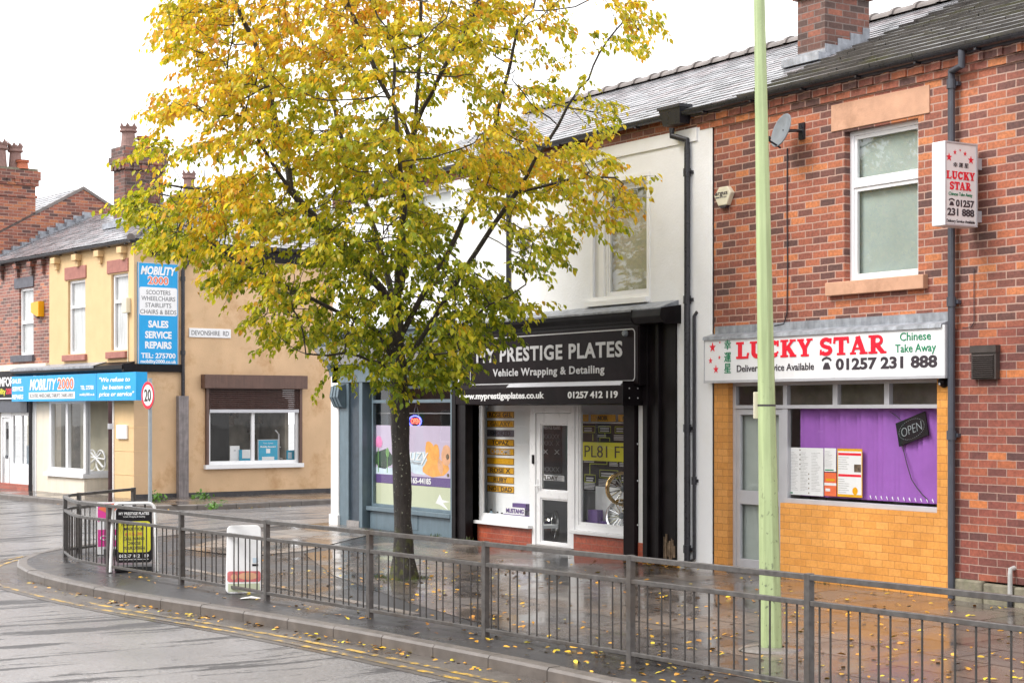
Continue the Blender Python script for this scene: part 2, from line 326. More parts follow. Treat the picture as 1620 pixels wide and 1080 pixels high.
BRK = [(0.0, (0.115, 0.055, 0.048)), (0.16, (0.17, 0.066, 0.052)), (0.32, (0.27, 0.086, 0.058)), (0.6, (0.36, 0.108, 0.062)), (0.84, (0.46, 0.145, 0.066)), (1.0, (0.62, 0.22, 0.08))]
BRK2 = [(0.0, (0.10, 0.045, 0.042)), (0.3, (0.17, 0.055, 0.045)), (0.6, (0.25, 0.07, 0.05)), (0.82, (0.30, 0.085, 0.05)), (0.93, (0.36, 0.105, 0.05)), (1.0, (0.58, 0.19, 0.06))]
MT = dict(
    brick=brick('red_brick', BRK, (0.50, 0.32, 0.255), soot=0.28, ms=0.0075, grain=(0.62, 1.25), irregular=0.007),
    brick_low=brick('pressed_red_brick', BRK2, (0.40, 0.27, 0.22), ms=0.005, soot=0.22),
    brick_dark=brick('sooty_brick', [(0, (0.07, 0.045, 0.04)), (0.35, (0.14, 0.065, 0.05)), (0.7, (0.24, 0.09, 0.065)), (1, (0.36, 0.12, 0.07))], (0.24, 0.18, 0.16), soot=0.4),
    brick_far=brick('orange_red_brick', [(0, (0.10, 0.05, 0.045)), (0.3, (0.25, 0.085, 0.06)), (0.7, (0.40, 0.13, 0.075)), (1, (0.52, 0.19, 0.085))], (0.45, 0.30, 0.24), soot=0.3),
    brick_new=brick('smooth_red_brick', [(0, (0.34, 0.07, 0.04)), (1, (0.50, 0.115, 0.06))], (0.36, 0.15, 0.10), ms=0.005, soot=0.15, rough=0.4),
    tile=brick('orange_glazed_tile', [(0, (0.72, 0.315, 0.075)), (0.5, (0.78, 0.35, 0.085)), (1, (0.82, 0.385, 0.105))], (0.42, 0.17, 0.05), bw=0.195, bh=0.0855, ms=0.0028, rough=0.2, bmp=0.45, soot=0.2, grain=(0.88, 1.07)),
    white=M('white_render', (0.87, 0.88, 0.90), 0.7, 0.02, 3, 0.45, dirt=(0.84, 0.84, 0.84), fine=30),
    white_smooth=M('white_paint', (0.86, 0.86, 0.86), 0.4, 0.03, 3, 0.05),
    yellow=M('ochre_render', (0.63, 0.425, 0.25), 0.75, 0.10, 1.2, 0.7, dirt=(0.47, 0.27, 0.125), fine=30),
    cream=M('lit_front_render', (0.68, 0.475, 0.25), 0.75, 0.05, 2.2, 0.5, streak=0.02, fine=30),  # paler than the flank: the front's stronger light is put into the colour
    palecream=M('pale_cream_paint', (0.78, 0.70, 0.58), 0.6, 0.06, 3, 0.1, streak=0.08),
    stone=M('pinkish_sandstone', (0.55, 0.31, 0.20), 0.75, 0.12, 5, 0.3, dirt=(0.32, 0.17, 0.10)),
    redstone=M('red_sandstone', (0.36, 0.15, 0.12), 0.75, 0.15, 8, 0.3),
    plinth=M('rough_stone_plinth', (0.20, 0.18, 0.13), 0.8, 0.35, 7, 0.9, dirt=(0.10, 0.12, 0.05), fine=18),
    darkstone=M('dark_plinth', (0.045, 0.042, 0.045), 0.6, 0.3, 8, 0.4),
    greylintel=M('grey_painted_lintel', (0.10, 0.10, 0.12), 0.6, 0.2, 8, 0.2),
    black=M('black_gloss_paint', (0.008, 0.006, 0.007), 0.4, 0.5, 5, 0.05, streak=0.2, spec=0.16),
    blacksat=M('black_satin_paint', (0.010, 0.0055, 0.0065), 0.5, 0.4, 5, 0.03, spec=0.10),
    pipe=M('black_iron_pipe', (0.022, 0.022, 0.028), 0.3, 0.3, 12, 0.05),
    greypipe=M('grey_painted_pipe', (0.06, 0.065, 0.082), 0.4, 0.15, 8, 0.03),
    blue=M('blue_grey_paint', (0.125, 0.175, 0.21), 0.45, 0.1, 5, 0.15, streak=0.12),
    navy=M('dark_slate_paint', (0.035, 0.05, 0.068), 0.4, 0.25, 6, 0.05),
    lead=M('lead_sheet', (0.36, 0.38, 0.42), 0.45, 0.28, 9, 0.3, metal=0.3, streak=0.25),
    upvc=M('white_upvc', (0.80, 0.80, 0.81), 0.3, 0.02, 3),
    alu=M('grey_aluminium', (0.52, 0.52, 0.55), 0.4, 0.06, 4, 0, metal=0.25),
    galv=M('galvanised_steel', (0.115, 0.108, 0.104), 0.42, 0.3, 14, 0.12, metal=0.35, dirt=(0.10, 0.08, 0.065)),
    glass=glass('window_glass', 0.03, (0.98, 0.985, 0.98)), glass2=glass('upper_window_glass', 0.10, (0.94, 0.97, 0.96)),
    wpipe=M('grey_plastic_pipe', (0.42, 0.42, 0.41), 0.4, 0.1, 9),
    brass=M('gold_alloy', (0.72, 0.50, 0.24), 0.15, 0.1, 5, metal=1.0),
    palered=M('faded_red_print', (0.62, 0.16, 0.16), 0.5, 0.2, 14),
    bar=M('dark_steel_bar', (0.055, 0.050, 0.047), 0.5, 0.3, 14, 0.1, metal=0.2),
    dark=M('dark_interior', (0.03, 0.028, 0.028), 0.8, 0.4, 2),  # near-black, so rooms behind glass carry their unlit shade in the colour
    dim=M('dim_interior', (0.26, 0.23, 0.19), 0.8, 0.35, 3),
    pale=M('pale_interior', (0.84, 0.86, 0.88), 0.7, 0.05, 2),
    blindg=M('grey_green_blind', (0.40, 0.45, 0.42), 0.8, 0.1, 2),
    curtain=M('white_net_curtain', (0.64, 0.65, 0.66), 0.9, 0.06, 8, streak=0.3),
    tan=M('tan_blind', (0.46, 0.43, 0.34), 0.8, 0.12, 2),
    purple=M('purple_blind', (0.315, 0.105, 0.45), 0.75, 0.07, 4, 0.1),
    signwhite=M('white_sign_face', (0.80, 0.80, 0.81), 0.35, 0.02, 2, streak=0.03),
    red=M('red_letter', (0.78, 0.012, 0.035), 0.4, 0.03), green=M('green_letter', (0.01, 0.22, 0.10), 0.4, 0.03),
    charc=M('charcoal_letter', (0.045, 0.035, 0.045), 0.4, 0.1),
    cyan=M('bright_blue_sign', (0.0, 0.34, 0.72), 0.4, 0.05, 2, streak=0.06), letter=M('white_letter', (0.82, 0.82, 0.83), 0.4, 0.02),
    silver=M('silver_letter', (0.52, 0.52, 0.54), 0.35, 0.08, 5),
    coral=M('coral_letter', (0.80, 0.16, 0.06), 0.4, 0.03), greylet=M('grey_letter', (0.16, 0.16, 0.17), 0.5, 0.05),
    plate=M('amber_plate', (0.74, 0.38, 0.012), 0.3, 0.08, 9), plategrey=M('smoked_plate', (0.13, 0.14, 0.18), 0.3, 0.1),
    bright=M('yellow_plate', (0.74, 0.70, 0.015), 0.35, 0.03), ink=M('plate_ink', (0.035, 0.022, 0.012), 0.4, 0.1), faded=M('faded_ink', (0.25, 0.14, 0.02), 0.4, 0.1),
    poster=M('black_poster', (0.012, 0.010, 0.013), 0.5, 0.1, spec=0.2), lime=M('lime_line', (0.45, 0.5, 0.03), 0.5, 0.03),
    chrome=M('polished_alloy', (0.75, 0.75, 0.76), 0.12, 0.1, 5, metal=1.0),
    pole=pole_mat(),
    shutter=M('brown_shutter', (0.075, 0.038, 0.032), 0.35, 0.15, 6, streak=0.2), shutterbox=M('brown_shutter_box', (0.12, 0.062, 0.045), 0.4, 0.12, 6, streak=0.2),
    wood=M('weathered_board', (0.25, 0.22, 0.22), 0.7, 0.2, 9, 0.4, streak=0.35), rot=M('rotten_timber', (0.20, 0.14, 0.09), 0.85, 0.5, 22, 0.9, streak=0.5),
    terracotta=M('terracotta', (0.46, 0.14, 0.07), 0.7, 0.15, 12, 0.2), claypot=M('weathered_clay_pot', (0.25, 0.15, 0.13), 0.75, 0.2, 12, 0.3),
    amber=M('amber_plastic', (0.80, 0.38, 0.0), 0.35, 0.03), cream_pl=M('cream_plastic', (0.70, 0.65, 0.50), 0.4, 0.04),
    dish=M('grey_dish', (0.16, 0.18, 0.20), 0.35, 0.15, 9), rubber=M('black_rubber', (0.02, 0.02, 0.022), 0.6, 0.2),
    greypost=M('grey_post', (0.30, 0.33, 0.35), 0.45, 0.1, 9), maroon=M('dark_maroon_post', (0.05, 0.02, 0.022), 0.4, 0.3),
    pink=M('pink_print', (0.75, 0.04, 0.33), 0.5, 0.05), mint=M('pale_green_film', (0.53, 0.57, 0.40), 0.6, 0.05, 2),
    lilac=M('lilac_print', (0.52, 0.45, 0.60), 0.5, 0.08, 1.5), violet=M('violet_band', (0.11, 0.06, 0.22), 0.5, 0.05),
    orange=M('orange_print', (0.85, 0.38, 0.08), 0.5, 0.2, 7), skin=M('peach_print', (0.70, 0.38, 0.22), 0.5, 0.15, 7),
    petal=M('pink_petal_print', (0.86, 0.28, 0.55), 0.5, 0.2, 9), stem=M('green_stem_print', (0.16, 0.34, 0.10), 0.5, 0.2, 9), deep=M('deep_green_print', (0.03, 0.06, 0.04), 0.5, 0.4, 6),
    paleblue=M('pale_blue_print', (0.58, 0.70, 0.80), 0.5, 0.2, 4), cardblue=M('blue_card', (0.02, 0.35, 0.55), 0.5, 0.1),
)

# ================================================================== ground
def wet(name, dry, damp, rough_lo, rough_hi, flag=None, scale=0.8, puddle=(0.45, 0.6), grain=120, bmp=0.15, joint=(0.014, 0.012, 0.011), tint=None):
    m, t, b, n, l = NT(name)
    o = coords(n, l)
    big = noise_tex(n, l, scale, 6, o, 0.6, 0.4)
    wetm = ramp(n, l, big, [(puddle[0], g(0)), (puddle[1], g(1))])
    gr = noise_tex(n, l, grain, 3, o, 0.7)
    c = mixc(n, l, wetm, dry, damp)
    c = mixc(n, l, 1.0, c, ramp(n, l, gr, [(0.3, g(0.6)), (0.72, g(1.35))]), 'MULTIPLY')
    if tint:
        c = mixc(n, l, ramp(n, l, noise_tex(n, l, 0.45, 3, o), [(0.45, g(0)), (0.62, g(0.7))]), c, tint)
    h = gr
    if flag:
        bt = n.new('ShaderNodeTexBrick'); l.new(o, bt.inputs['Vector'])
        for k, v in (('Scale', 1.0), ('Brick Width', flag[0]), ('Row Height', flag[1]), ('Mortar Size', 0.014), ('Mortar Smooth', 0.2)): bt.inputs[k].default_value = v
        bt.inputs['Color1'].default_value = (0, 0, 0, 1); bt.inputs['Color2'].default_value = (1, 1, 1, 1)
        c = mixc(n, l, 1.0, c, ramp(n, l, bt.outputs['Color'], [(0, (0.70, 0.72, 0.76)), (0.5, (1, 0.97, 0.93)), (1, (1.25, 1.12, 1.0))]), 'MULTIPLY')
        c = mixc(n, l, bt.outputs['Fac'], c, joint)
    l.new(c, b.inputs['Base Color'])
    mr = n.new('ShaderNodeMapRange'); mr.inputs['To Min'].default_value = rough_hi; mr.inputs['To Max'].default_value = rough_lo
    l.new(wetm, mr.inputs['Value']); l.new(mr.outputs[0], b.inputs['Roughness'])
    b.inputs['IOR'].default_value = 1.4
    # stone grain shows only where the film of water is thin
    sm = n.new('ShaderNodeMath'); sm.operation = 'MULTIPLY_ADD'; sm.inputs[1].default_value = -0.9; sm.inputs[2].default_value = 1.0; l.new(wetm, sm.inputs[0])
    hm = n.new('ShaderNodeMath'); hm.operation = 'MULTIPLY'; l.new(sm.outputs[0], hm.inputs[0]); l.new(h, hm.inputs[1])
    bump(n, l, b, hm.outputs[0], bmp, 0.006)
    return m
def road_mat():
    m, t, b, n, l = NT('wet_road_asphalt')
    o = coords(n, l)
    st = noise_tex(n, l, 1.0, 9, coords(n, l, scale=(3.0, 0.30, 1)), 0.72, 0.15)
    fr_ = noise_tex(n, l, 14, 5, o, 0.75); ad_ = n.new('ShaderNodeMath'); ad_.operation = 'MULTIPLY_ADD'; ad_.inputs[1].default_value = 0.16; l.new(fr_, ad_.inputs[0]); l.new(st, ad_.inputs[2])
    pt_ = noise_tex(n, l, 0.8, 3, o); ad2 = n.new('ShaderNodeMath'); ad2.operation = 'MULTIPLY_ADD'; ad2.inputs[1].default_value = 0.22; l.new(pt_, ad2.inputs[0]); l.new(ad_.outputs[0], ad2.inputs[2])
    crack = ramp(n, l, ad2.outputs[0], [(0.618, g(1)), (0.632, g(0.6)), (0.648, g(0))])
    big = noise_tex(n, l, 0.35, 4, o)
    gr = noise_tex(n, l, 38, 6, o, 0.85)
    c = mixc(n, l, ramp(n, l, big, [(0.35, g(0)), (0.65, g(1))]), (0.155, 0.147, 0.144), (0.24, 0.229, 0.225))
    c = mixc(n, l, crack, c, (0.06, 0.056, 0.057))
    c = mixc(n, l, 1.0, c, ramp(n, l, gr, [(0.32, g(0.3)), (0.70, g(1.7))]), 'MULTIPLY')
    l.new(c, b.inputs['Base Color'])
    mr = n.new('ShaderNodeMapRange'); mr.inputs['To Min'].default_value = 0.27; mr.inputs['To Max'].default_value = 0.6
    l.new(crack, mr.inputs['Value']); l.new(mr.outputs[0], b.inputs['Roughness'])
    b.inputs['IOR'].default_value = 1.45
    h = n.new('ShaderNodeMath'); h.operation = 'MULTIPLY_ADD'; h.inputs[1].default_value = 0.45; l.new(gr, h.inputs[0])
    iv = n.new('ShaderNodeMath'); iv.operation = 'MULTIPLY'; iv.inputs[1].default_value = -1.0; l.new(crack, iv.inputs[0]); l.new(iv.outputs[0], h.inputs[2])
    bump(n, l, b, h.outputs[0], 0.55, 0.010)
    return m
MT['road'] = road_mat()
MT['tarmac'] = wet('wet_tarmac', (0.050, 0.048, 0.050), (0.040, 0.036, 0.035), 0.12, 0.42, None, 0.7, (0.42, 0.66), 110, 0.3)
MT['flags'] = wet('wet_paving_flags', (0.165, 0.142, 0.128), (0.092, 0.077, 0.067), 0.04, 0.33, (0.92, 0.62), 0.75, (0.40, 0.60), 90, 0.3, tint=(0.10, 0.092, 0.09))
MT['paleflags'] = wet('wet_pale_paving', (0.26, 0.24, 0.225), (0.17, 0.15, 0.135), 0.12, 0.4, (0.62, 0.62), 0.7, (0.4, 0.62), 80, 0.12)
MT['kerb'] = M('wet_kerb_stone', (0.13, 0.112, 0.10), 0.42, 0.22, 6, 0.3, dirt=(0.10, 0.085, 0.075), fine=70)
MT['kerbtop'] = M('wet_kerb_top', (0.26, 0.24, 0.23), 0.3, 0.2, 6, 0.3, fine=70)
m, t, b, n, l = NT('worn_yellow_line'); MT['yline'] = m
o = coords(n, l); wn = noise_tex(n, l, 5.5, 6, o, 0.7)
l.new(mixc(n, l, ramp(n, l, wn, [(0.43, g(0)), (0.52, g(1))]), (0.56, 0.34, 0.04), (0.12, 0.10, 0.08)), b.inputs['Base Color'])
b.inputs['Roughness'].default_value = 0.35

def zr(Y): return gz(Y) - 0.12
mb = MB(); ys = [-150, 7.0, WALL, 260]
for i in range(3):
    mb.poly([(-260, ys[i], zr(ys[i])), (120, ys[i], zr(ys[i])), (120, ys[i + 1], zr(ys[i + 1])), (-260, ys[i + 1], zr(ys[i + 1]))])
tag(mb.build('road', MT['road']), kind='structure')

# pavement in front of the terrace, bounded by a kerb that turns into the side road
KERB = [(14, 8.45), (-8, 8.38), (-12.56, 8.30), (-14.4, 8.20), (-16.2, 8.06), (-17.9, 7.86), (-19.3, 7.64), (-20.6, 7.44), (-22.4, 7.30), (-24.1, 7.28), (-25.4, 7.45), (-26.4, 7.80), (-27.2, 8.35), (-27.8, 9.1), (-28.25, 10.2), (-28.5, 11.6), (-28.6, 14.0), (-28.6, 20)]
def resample(pl, step):
    P = [Vector(p) for p in pl]; out = [P[0].copy()]; acc = 0.0
    for a, b_ in zip(P, P[1:]):
        d = (b_ - a).length; t = step - acc
        while t <= d: out.append(a + (b_ - a) * (t / d)); t += step
        acc = (acc + d) % step
    return out
def smooth_pl(pl, it=2):
    P = [Vector(p) for p in pl]
    for _ in range(it):
        Q = [P[0]]
        for a, b_ in zip(P, P[1:]): Q += [a * 0.75 + b_ * 0.25, a * 0.25 + b_ * 0.75]
        P = Q + [P[-1]]
    return P
def offset_pl(pl, d):
    out = []
    for i, p in enumerate(pl):
        t = (pl[min(i + 1, len(pl) - 1)] - pl[max(i - 1, 0)]).normalized()
        out.append(p + Vector((-t.y, t.x)) * d)
    return out
KS = smooth_pl(KERB)
mb = MB()
inner = offset_pl(KS, -0.13)
mb.poly([(p.x, p.y, gz(p.y) if p.y < 14 else 0) for p in inner if p.y <= 14.0] + [(-28.5, 14.0, 0), (14, 14.0, 0)])
tag(mb.build('pavement', MT['tarmac']), kind='structure')
def kerb_mesh(name, pl, side, lab=None):
    mb = MB(); pts = resample([tuple(p) for p in pl], 0.915)
    inn = offset_pl(pts, side * 0.145)
    for i in range(len(pts) - 1):
        a, b_ = pts[i], pts[i + 1]; c, d = inn[i], inn[i + 1]; gap = (b_ - a) * 0.006
        a2, b2, c2, d2 = a + gap, b_ - gap, c + gap, d - gap
        tw = random.uniform(-0.004, 0.004)
        lo = [(q.x, q.y, zr(q.y) - 0.05) for q in (a2, b2, d2, c2)]
        ch = 0.02
        u = (c2 - a2).normalized() * ch
        mid = [(a2.x, a2.y, gz(a2.y) - ch + tw), (b2.x, b2.y, gz(b2.y) - ch + tw), (d2.x, d2.y, gz(d2.y) + 0.005 + tw), (c2.x, c2.y, gz(c2.y) + 0.005 + tw)]
        top = [(a2.x + u.x, a2.y + u.y, gz(a2.y) + 0.005 + tw), (b2.x + u.x, b2.y + u.y, gz(b2.y) + 0.005 + tw)]
        mb.add(lo + mid + top, [(0, 1, 5, 4), (4, 5, 9, 8), (8, 9, 6, 7), (2, 3, 7, 6), (1, 2, 6, 9, 5), (3, 0, 4, 8, 7)])
    o = mb.build(name, MT['kerb']); return tag(o, kind='structure')
kerb_mesh('pavement_kerb', KS, -1)
# flagged part of the pavement, in front of the shops
e0, e1 = onG(280, 897), onG(660, 972)
mb = MB()
mb.poly([(p[0], p[1], gz(p[1]) + 0.004) for p in [(14, 9.25), (-10.5, 9.25), (-14.2, 9.15), (-17.2, 9.55), (-20.5, 10.2), (-23.5, 11.2), (-24.5, 14.0), (14, 14.0)]])
tag(mb.build('paved_path', MT['flags']), kind='structure')
mb = MB()
mb.poly([(p.x, p.y, gz(p.y) + 0.008) for p in (onG(288, 868), onG(372, 846), onG(540, 828), onG(600, 842), onG(480, 872), onG(385, 880))])
tag(mb.build('concrete_path', MT['paleflags']), kind='structure')
mb = MB(); pts = [e0 + (e1 - e0) * k / 8 for k in range(9)]
for a, b_ in zip(pts, pts[1:]):
    q = (b_ - a); w_ = Vector((-q.y, q.x, 0)).normalized() * 0.05; s_ = q * 0.01
    mb.hexa([(v.x, v.y, gz(v.y) - 0.02) for v in (a + s_ - w_, b_ - s_ - w_, b_ - s_ + w_, a + s_ + w_)] + [(v.x, v.y, gz(v.y) + 0.012) for v in (a + s_ - w_, b_ - s_ - w_, b_ - s_ + w_, a + s_ + w_)])
tag(mb.build('pavement_edging', MT['paleflags']), kind='structure')
# smoother, darker channel along the kerb
MT['channel'] = wet('wet_channel_tarmac', (0.12, 0.105, 0.095), (0.075, 0.063, 0.055), 0.18, 0.45, None, 1.1, (0.4, 0.62), 70, 0.35)
mb = MB(); A = offset_pl(KS, -0.02); B = offset_pl(KS, 0.62)
for i in range(len(A) - 1):
    if A[i].y > 11.5: break
    mb.poly([(p.x, p.y, zr(p.y) + 0.004) for p in (A[i], A[i + 1], B[i + 1], B[i])])
tag(mb.build('road_channel', MT['channel']), kind='structure')
# yellow lines round the kerb
mb = MB()
for off in (0.28, 0.46):
    A = offset_pl(KS, off); B = offset_pl(KS, off + 0.07)
    for i in range(len(A) - 1):
        if A[i].y > 9.5: break
        mb.poly([(p.x, p.y, zr(p.y) + 0.008) for p in (A[i], A[i + 1], B[i + 1], B[i])])
tag(mb.build('road_markings', MT['yline']), kind='structure')

# pavement across the side road
K2 = smooth_pl([(-75, 9.1), (-42.6, 12.55), (-38.2, 13.0), (-36.4, 13.35), (-35.45, 14.0), (-35.3, 15.0), (-35.7, 16.4), (-36.4, 19.5), (-38, 34)])
mb = MB()
f_ = [(p.x, p.y, gz(p.y)) for p in offset_pl(K2, 0.13) if p.y <= 14]
mb.poly([(-75, 14, 0)] + f_ + [(-35.4, 14, 0)])
k_ = [(p.x, p.y, 0) for p in offset_pl(K2, 0.13) if p.y >= 14]
mb.poly(k_ + [(-75, 34, 0), (-75, 14, 0)])
tag(mb.build('side_pavement', MT['flags']), kind='structure')
kerb_mesh('side_kerb', K2, 1)

# ================================================================== roofs
def roof_field(mb, A, u, v, W, L0, L1, course, tw, th, jit=0.004, mcount=1, miss=0.0):
    """overlapping courses: A = eave corner, u along the eave, v up the slope; L0/L1 give the extent along u at height t"""
    u = Vector(u).normalized(); v = Vector(v).normalized(); n_ = u.cross(v).normalized()
    if n_.z < 0: n_ = -n_
    A = Vector(A); k = 0; t = 0.0
    while t < W - 1e-4:
        t1 = min(t + course, W); a0, a1 = L0(t), L1(t)
        s = a0 - (tw / 2 if k % 2 else 0.0)
        while s < a1:
            s0, s1 = max(s + 0.002, a0), min(s + tw - 0.002, a1)
            if s1 - s0 > 0.02:
                j = random.uniform(-jit, jit); j2 = random.uniform(-jit, jit); sl = random.uniform(-jit, jit) * 2
                p = [A + u * s0 + v * (t + sl) + n_ * (th + j), A + u * s1 + v * (t + sl) + n_ * (th + j2), A + u * s1 + v * (t1 + 0.02) + n_ * (0.001 + j2 * 0.3), A + u * s0 + v * (t1 + 0.02) + n_ * (0.001 + j * 0.3),
                     A + u * s0 + v * (t + sl) - n_ * 0.004, A + u * s1 + v * (t + sl) - n_ * 0.004]
                mb.add(p, [(0, 1, 2, 3), (4, 5, 1, 0)], random.randrange(mcount))
            s += tw
        t += course; k += 1
MT['slate1'] = M('wet_blue_slate', (0.22, 0.22, 0.235), 0.22, 0.25, 3, 0.12)
MT['slate2'] = M('wet_dark_slate', (0.14, 0.14, 0.15), 0.26, 0.3, 3, 0.12)
MT['slate3'] = M('wet_purple_slate', (0.24, 0.21, 0.22), 0.24, 0.25, 3, 0.12)
MT['ctile'] = M('dark_roof_tile', (0.10, 0.093, 0.088), 0.33, 0.3, 3, 0.3, dirt=(0.10, 0.10, 0.05))
MT['ridge'] = M('ridge_tile', (0.19, 0.165, 0.155), 0.6, 0.25, 5, 0.3)
SL = [MT['slate1'], MT['slate2'], MT['slate3']]

EY = 13.84                                          # eave line of the terrace
ZE = FZ(1580, 57, EY); RY = 18.2; ZR_ = FZ(1240, 72, RY)
ZTOP = ZE - 0.03
RV = Vector((0, RY - EY, ZR_ - ZE)); RW = RV.length; RV.normalize()
def terrace_roof(parent, x0, x1, mats, course, tw, th, jit):
    mb = MB(); roof_field(mb, (x0, EY, ZE), (1, 0, 0), RV, RW, lambda t: 0, lambda t: x1 - x0, course, tw, th, jit, len(mats))
    mb.poly([(x0, RY, ZR_), (x1, RY, ZR_), (x1, 2 * RY - EY, ZE), (x0, 2 * RY - EY, ZE)])
    mb.poly([(x0, EY + 0.03, ZE - 0.03), (x1, EY + 0.03, ZE - 0.03), (x1, RY, ZR_ - 0.03), (x0, RY, ZR_ - 0.03)])
    ro = mb.build('roof', mats, parent)
    rb = MB(); x = x0
    while x < x1 - 0.1:                              # half-round ridge tiles with a raised collar
        e = min(x + 0.46, x1)
        arc = [(0.145 * math.cos(a), 0.105 * math.sin(a)) for a in [math.pi * k / 8 for k in range(9)]]
        for xa, xb, s in ((x, e - 0.07, 1.0), (e - 0.07, e, 1.22)):
            lo = [(xa, RY + c * s, ZR_ - 0.02 + h * s) for c, h in arc]; hi = [(xb, RY + c * s, ZR_ - 0.02 + h * s) for c, h in arc]
            rb.add(lo + hi, [(i, i + 1, 10 + i, 9 + i) for i in range(8)] + [tuple(range(9)), tuple(range(17, 8, -1))])
        x = e
    rb.build('ridge_tiles', MT['ridge'], ro)
    return ro
def gutter(parent, P, a0, a1, z, d=0.075, r=0.054, mat='pipe'):
    mb = MB(); pr = [(d + r * math.cos(a), z + r * math.sin(a)) for a in [math.pi + math.pi * k / 9 for k in range(10)]]
    pr += [(d + (r - 0.008) * math.cos(a), z + (r - 0.008) * math.sin(a)) for a in [2 * math.pi - math.pi * k / 9 for k in range(10)]]
    mb.sweep(P, pr, a0, a1)
    a = a0 + 0.4
    while a < a1:
        mb.pbox(P, a, a + 0.03, z - 0.02 - r, z - r + 0.002, d - 0.05, d + 0.03); a += 0.92
    return mb.build('gutter', MT[mat], parent)
def soffit(parent, P, a0, a1, z0, z1, d, mat):
    mb = MB(); mb.pbox(P, a0, a1, z0, z1, 0.0, d); return mb.build('eaves_board', mat, parent)
def downpipe(parent, pts, r, mat, clips=(), name='downpipe', pl=None):
    mb = MB(); mb.tube(pts, r, 12)
    for z, x, y in clips:
        mb.lathe([(r + 0.001, -0.05), (r + 0.012, -0.05), (r + 0.012, 0.05), (r + 0.001, 0.05)], (x, y, z), 14)
        mb.box(x - r - 0.035, x + r + 0.035, y + r * 0.4, y + r + 0.03, z - 0.02, z + 0.02)
    return mb.build(name, mat, parent, smooth=False)

def add_window(parent, P, a0, a1, b0, b1, d, fw, trans=(), mull=(), frame='upvc', pane='glass', back=None, bd=0.12, fd=0.06, name='window', sash=0.0):
    """frame with panes set in an opening; back = (material, depth behind the glass) for a blind or curtain"""
    mb = MB(); mb.frame(P, a0, a1, b0, b1, fw, d - fd, d)
    for z in trans: mb.pbox(P, a0 + fw, a1 - fw, z - fw * 0.55, z + fw * 0.55, d - fd, d + 0.003)
    zz = [b0 + fw] + [z for z in trans] + [b1 - fw]
    for q in mull:
        a, lo, hi = (q if isinstance(q, tuple) else (q, b0 + fw, b1 - fw))
        mb.pbox(P, a - fw * 0.5, a + fw * 0.5, lo, hi, d - fd, d - 0.002)
    if sash:                                        # a second, thinner frame line round each light
        for i in range(len(zz) - 1):
            lo = zz[i] + (fw * 0.55 if i else 0); hi = zz[i + 1] - (fw * 0.55 if i < len(zz) - 2 else 0)
            mb.frame(P, a0 + fw, a1 - fw, lo, hi, sash, d - fd + 0.005, d - 0.014)
    w = mb.build(name, MT[frame], parent, bevel=0.004)
    gb = MB(); gb.prect(P, a0 + fw * 0.5, a1 - fw * 0.5, b0 + fw * 0.5, b1 - fw * 0.5, d - fd * 0.6)
    gb.build('pane', MT[pane], w)
    if back:
        bb = MB(); bb.prect(P, a0, a1, b0, b1, d - fd - bd); bb.build('blind', MT[back], w)
    return w

# ================================================================== brick house with the takeaway
P0 = street(WALL)
XL, XR = FX(1129.5), FX(1508)
bld = thing('takeaway_house', 'red brick terraced house with an orange tiled takeaway shopfront and purple window blind', 'house', ((XL + XR) / 2, WALL, 0))
z_fl = FZ(1300, 508)                                # lead flashing over the sign
zE = FZ(1580, 78)                                   # underside of eaves board
wl, wr = FX(1336), FX(1452.6); wz0, wz1 = FZ(1336, 447), FZ(1336, 209)
mb = MB(); wall_holes(mb, P0, XL, XR, z_fl, ZTOP, [(wl, wr, wz0, wz1)], 0, 0.1)
zc = zE - 0.172
mb.pbox(P0, XL - 0.25, XR, zc, zE + 0.002, -0.1, 0.028)          # two oversailing courses under the eaves
mb.pbox(P0, XL - 0.3, XR, zc + 0.0857, zE + 0.004, -0.1, 0.052)
x = XL - 0.3
while x < XR - 0.1: mb.pbox(P0, x, x + 0.13, zc + 0.0857 - 0.0, zE + 0.006, -0.1, 0.075); x += 0.257
mb.box(XL + 0.01, XR - 0.01, WALL + 0.35, 21.5, 3.0, ZTOP)
mb.build('wall', MT['brick'], bld)
# ground floor faced in glazed tile
sx0, sx1 = FX(1152.4), FX(1483); dx1 = FX(1235)
zt = FZ(1300, 600); zs = FZ(1360, 803)
mb = MB(); wall_holes(mb, P0, XL + 0.01, XR - 0.02, -0.3, z_fl, [(sx0, dx1, 0.03, zt, 'r'), (dx1, sx1, zs, zt, 'l')], 0.006, 0.12)
mb.build('tiled_shopfront', MT['tile'], bld)
mb = MB(); mb.pbox(P0, XR - 0.02, XR + 0.03, 0.0, z_fl - 0.03, -0.1, 0.004); mb.build('brick_edge', MT['brick_dark'], bld)
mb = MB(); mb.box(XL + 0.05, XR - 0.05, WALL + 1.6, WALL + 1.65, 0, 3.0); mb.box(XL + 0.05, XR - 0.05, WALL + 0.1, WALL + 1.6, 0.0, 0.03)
mb.box(XL + 0.05, XR - 0.05, WALL + 0.1, WALL + 1.6, 2.62, 2.66); mb.build('room', MT['dark'], bld)
